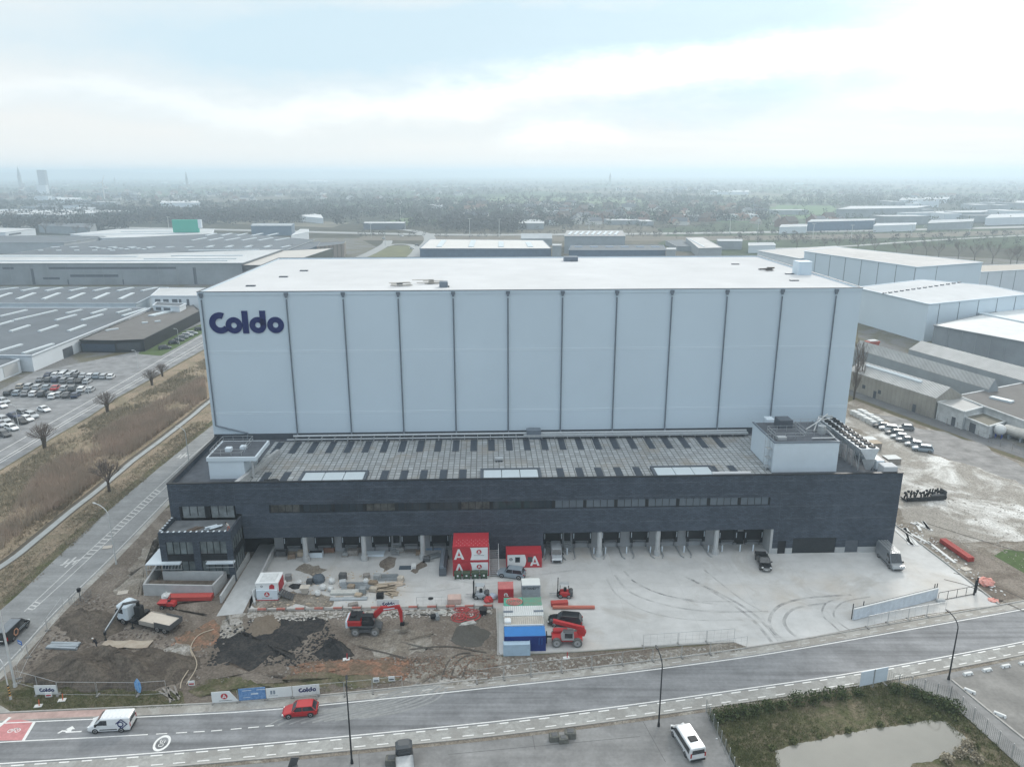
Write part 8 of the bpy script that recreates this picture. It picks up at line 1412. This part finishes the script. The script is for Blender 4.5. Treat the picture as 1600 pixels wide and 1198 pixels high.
for (x, y, s, lb) in ((168, 644, .95, 'bare pollard willow opposite the car park exit'), (238, 602, .85, 'bare pollard willow, left one of the pair near the cold store'), (254, 588, .7, 'small bare pollard willow, right one of the pair')): copy_tree(pol, P(x, y), random.uniform(0, 6), lb, scale=s)
br = bare_tree('bare_tree', 7.5, 'broad', 'low leafless tree leaning over the ditch', 'tree'); br.location = P(171, 768)
pl = bare_tree('poplar', 17.0, 'poplar', 'tall bare poplar against the right edge of the cold store', 'tree', 'poplars by the cold store'); pl.location = P(1334, 624); copy_tree(pl, P(1343, 612), 1.2, 'shorter bare poplar behind the tall one', scale=.82)
bt = bare_tree('bare_tree', 15.0, 'broad', 'leafless roadside tree behind the right-hand halls', 'tree', 'leafless trees behind the right-hand halls'); bt.location = P(1245, 388)
for (x, y, s) in ((1288, 388, .7), (1307, 390, .75), (1340, 392, .9), (1366, 395, .75), (1447, 399, .8), (1466, 404, .9), (1497, 405, 1.0), (1522, 408, .95), (1550, 412, 1.15), (1578, 416, 1.0), (1588, 415, 1.1), (1612, 420, 1.1), (1400, 398, .7), (1425, 397, .7)): copy_tree(bt, P(x, y), random.uniform(0, 6), scale=s)
copy_tree(bt, P(72, 0 + 366), 1, 'leafless tree behind the far left halls', 'leafless trees behind the left halls', scale=1.2)
for (x, y, s) in ((95, 364, 1), (120, 368, .8), (140, 368, .9), (20, 352, 1.3), (236, 356, 1)): copy_tree(bt, P(x, y), random.uniform(0, 6), 'leafless tree behind the far left halls', 'leafless trees behind the left halls', scale=s)
# woods of the plain: masses of crowns, too many to count
from mathutils import noise
def woods(name, zones_, mi, faces, smin=4.5, smax=7.5, dense=True):
    V = []; F = []; o = 0
    for (xa, xb, ya, yb, n_) in zones_:
        for _ in range(n_):
            x, y = random.uniform(xa, xb), random.uniform(ya, yb); p = P(x, y); d = p.xy.length
            if noise.noise(Vector((p.x / 380, p.y / 170, 3.1))) < (-.02 if y < 325 and dense else -.35): continue
            if any(abs(q.x - p.x) < 9 and abs(q.y - p.y) < 14 for q in HPOS): continue
            s = random.uniform(smin, smax); nf = faces if d < 1400 else faces // 2; v, f = blades(nf, (1.1, 1.1, .9), s, s * .95, .11 * s if nf == faces else .17 * s); v += np.array([p.x, p.y, 0]); V.append(v); F.append(f + o); o += len(v)
    return tag(npmesh(name, np.concatenate(V), np.concatenate(F), Mleaf[mi]), kind='stuff')
woods('woodland', [(0, 640, 318, 349, 900), (150, 560, 330, 352, 500), (640, 900, 318, 356, 620), (0, 1600, 296, 322, 2800), (0, 1600, 280, 297, 2300), (0, 200, 340, 362, 260), (690, 820, 345, 363, 200), (900, 1200, 318, 352, 420)], 0, 44)
woods('woodland', [(300, 800, 305, 345, 170), (820, 1200, 322, 350, 120), (0, 1600, 285, 310, 340), (0, 300, 300, 350, 120), (1050, 1130, 300, 318, 120)], 1, 40, 4, 8)
woods('woodland', [(0, 1600, 290, 325, 500), (600, 1200, 325, 356, 240), (1180, 1600, 318, 350, 140), (1180, 1400, 305, 322, 160)], 2, 40, 3.5, 6)
woods('scrubland', [(1150, 1600, 364, 384, 220), (560, 860, 352, 372, 120), (1080, 1250, 340, 372, 90), (860, 1150, 354, 372, 120)], 0, 30, 1.5, 3.2)
# reeds, dry grass, pond-side growth
def tufts(name, px, n, h0, h1, mt, bl=7, wd=.05, lean=.35, zb=.01, avoid=None):
    pg = [p.xy for p in W(px)]; tr = tessellate_polygon([[Vector((q[0], q[1], 0)) for q in pg]]); A = np.array([[pg[a], pg[b], pg[c]] for a, b, c in tr], dtype=float)
    ar = np.abs((A[:, 1, 0] - A[:, 0, 0]) * (A[:, 2, 1] - A[:, 0, 1]) - (A[:, 1, 1] - A[:, 0, 1]) * (A[:, 2, 0] - A[:, 0, 0])); ti = rng.choice(len(tr), n, p=ar / ar.sum()); u = np.sort(rng.random((n, 2)), axis=1)
    c = A[ti, 0] * u[:, :1] + A[ti, 1] * (u[:, 1:] - u[:, :1]) + A[ti, 2] * (1 - u[:, 1:]); g = np.sin(c[:, 0] * .35) * np.cos(c[:, 1] * .28) + np.sin(c[:, 0] * .11 + c[:, 1] * .17); keep = g + rng.normal(0, .7, n) > -.5; c = c[keep]; n = len(c)
    c = np.repeat(c, bl, 0); n *= bl; c = c + rng.normal(0, .12 + .05 * h1, (n, 2)); hh = rng.uniform(h0, h1, n); an = rng.random(n) * 2 * PI; dx = np.cos(an) * wd; dy = np.sin(an) * wd; lx = rng.normal(0, lean, n) * hh; ly = rng.normal(0, lean, n) * hh; z = np.full(n, zb)
    V = np.stack([np.stack([c[:, 0] - dx, c[:, 1] - dy, z], 1), np.stack([c[:, 0] + dx, c[:, 1] + dy, z], 1), np.stack([c[:, 0] + lx, c[:, 1] + ly, hh], 1)], 1).reshape(-1, 3)
    return tag(npmesh(name, V, np.arange(3 * n).reshape(n, 3), mt), kind='stuff')
Mreed = mat('reed_stalks', (.47, .365, .295), .95, 0, .35, .12, c2=(.34, .295, .235)); Mhay = mat('dead_grass', (.36, .31, .235), .95, 0, .3, .12, c2=(.22, .20, .14)); Mtuft = mat('grass_tufts', (.085, .105, .040), .95, 0, .35, .4, c2=(.16, .16, .08)); Mbush = mat('bramble_leaves', (.045, .068, .025), .95, 0, .4, 1.2, c2=(.085, .10, .045))
tufts('reed_bed', [(0, 830), (60, 740), (180, 665), (320, 590), (322, 622), (250, 675), (200, 712), (140, 760), (60, 812), (0, 860)], 9500, .9, 2.2, Mreed, 7, .05, .12); tufts('dry_grass', [(-30, 860), (0, 745), (140, 658), (250, 600), (322, 560), (322, 600), (180, 672), (60, 750), (0, 830)], 6500, .3, .9, Mhay, 7, .05, .4)
tufts('dry_grass', [(0, 945), (60, 905), (170, 798), (328, 664), (328, 640), (240, 708), (150, 780), (60, 850), (0, 895)], 5000, .12, .4, Mhay, 6, .04, .5); tufts('dry_grass', [(0, 876), (60, 828), (150, 755), (210, 702), (300, 640), (320, 600), (200, 690), (60, 800)], 4500, .2, .7, mat('dull_grass', (.24, .20, .145), .95, 0, .3, .3), 6, .05, .4)
tufts('verge_grass', [(-10, 1090), (25, 1111), (285, 1103), (285, 1080), (215, 1078), (55, 1068)], 3500, .06, .22, Mtuft, 6, .02, .5); tufts('verge_grass', [(300, 1078), (330, 1060), (500, 1066), (520, 1080), (400, 1092)], 1800, .1, .3, Mtuft, 6, .02, .5, .12)
tufts('verge_grass', [(1104, 1108), (1381, 1061), (1482, 1095), (1600, 1204), (1640, 1260), (1520, 1180), (1475, 1126), (1400, 1132), (1256, 1159), (1214, 1168), (1225, 1260), (1190, 1260)], 11000, .08, .3, Mtuft, 6, .03, .5)
def bush(px, s, lb, mt=None, grp='bushes round the pond'):
    p = P(*px); t = empty('bush', p, 0, lb, 'bush', grp); v, f = blades(int(260 * s), (1, 1, .75), s * .85, s * .5, .075); v[:, 2] = np.maximum(v[:, 2], .02); npmesh('foliage', v, f, mt or Mbush, parent=t)
    m = MB(); [twigs(m, Vector((0, 0, 0)), Vector((math.cos(a), math.sin(a), 1.3)).normalized(), s * .4, .025, 2, .4) for a in (0, 1.5, 3, 4.5)]; m.build('stem', Mbark, t); return t
row_ = [(1120, 1125), (1140, 1120), (1160, 1117), (1180, 1113), (1200, 1108), (1222, 1105), (1245, 1098), (1270, 1097), (1292, 1091), (1315, 1090), (1340, 1086), (1400, 1082), (1428, 1088), (1450, 1095), (1470, 1104), (1490, 1112)]
for i, (x, y) in enumerate(row_): bush((x, y), random.uniform(.8, 1.6), 'dark bramble bush, %s from the left along the pond bank top' % (ORD[i] if i < 12 else str(i + 1) + 'th'))
for i, (x, y) in enumerate([(1206, 1170), (1240, 1160), (1280, 1152), (1325, 1143), (1375, 1133), (1420, 1126), (1462, 1120), (1492, 1124), (1512, 1142), (1526, 1166)]): bush((x, y), random.uniform(.35, .6), 'low green growth at the water edge, %s clump round the pond from the left' % ORD[i], Mtuft, 'clumps at the pond edge')
for i, (x, y) in enumerate([(1512, 1168), (1500, 1180), (1525, 1188), (1480, 1190)]): bush((x, y), 1.0, 'grey brown dead brush in the pond corner, %s of four from the left' % ORD[[2, 1, 3, 0][i]], Mhay, 'dead brush in the pond corner')
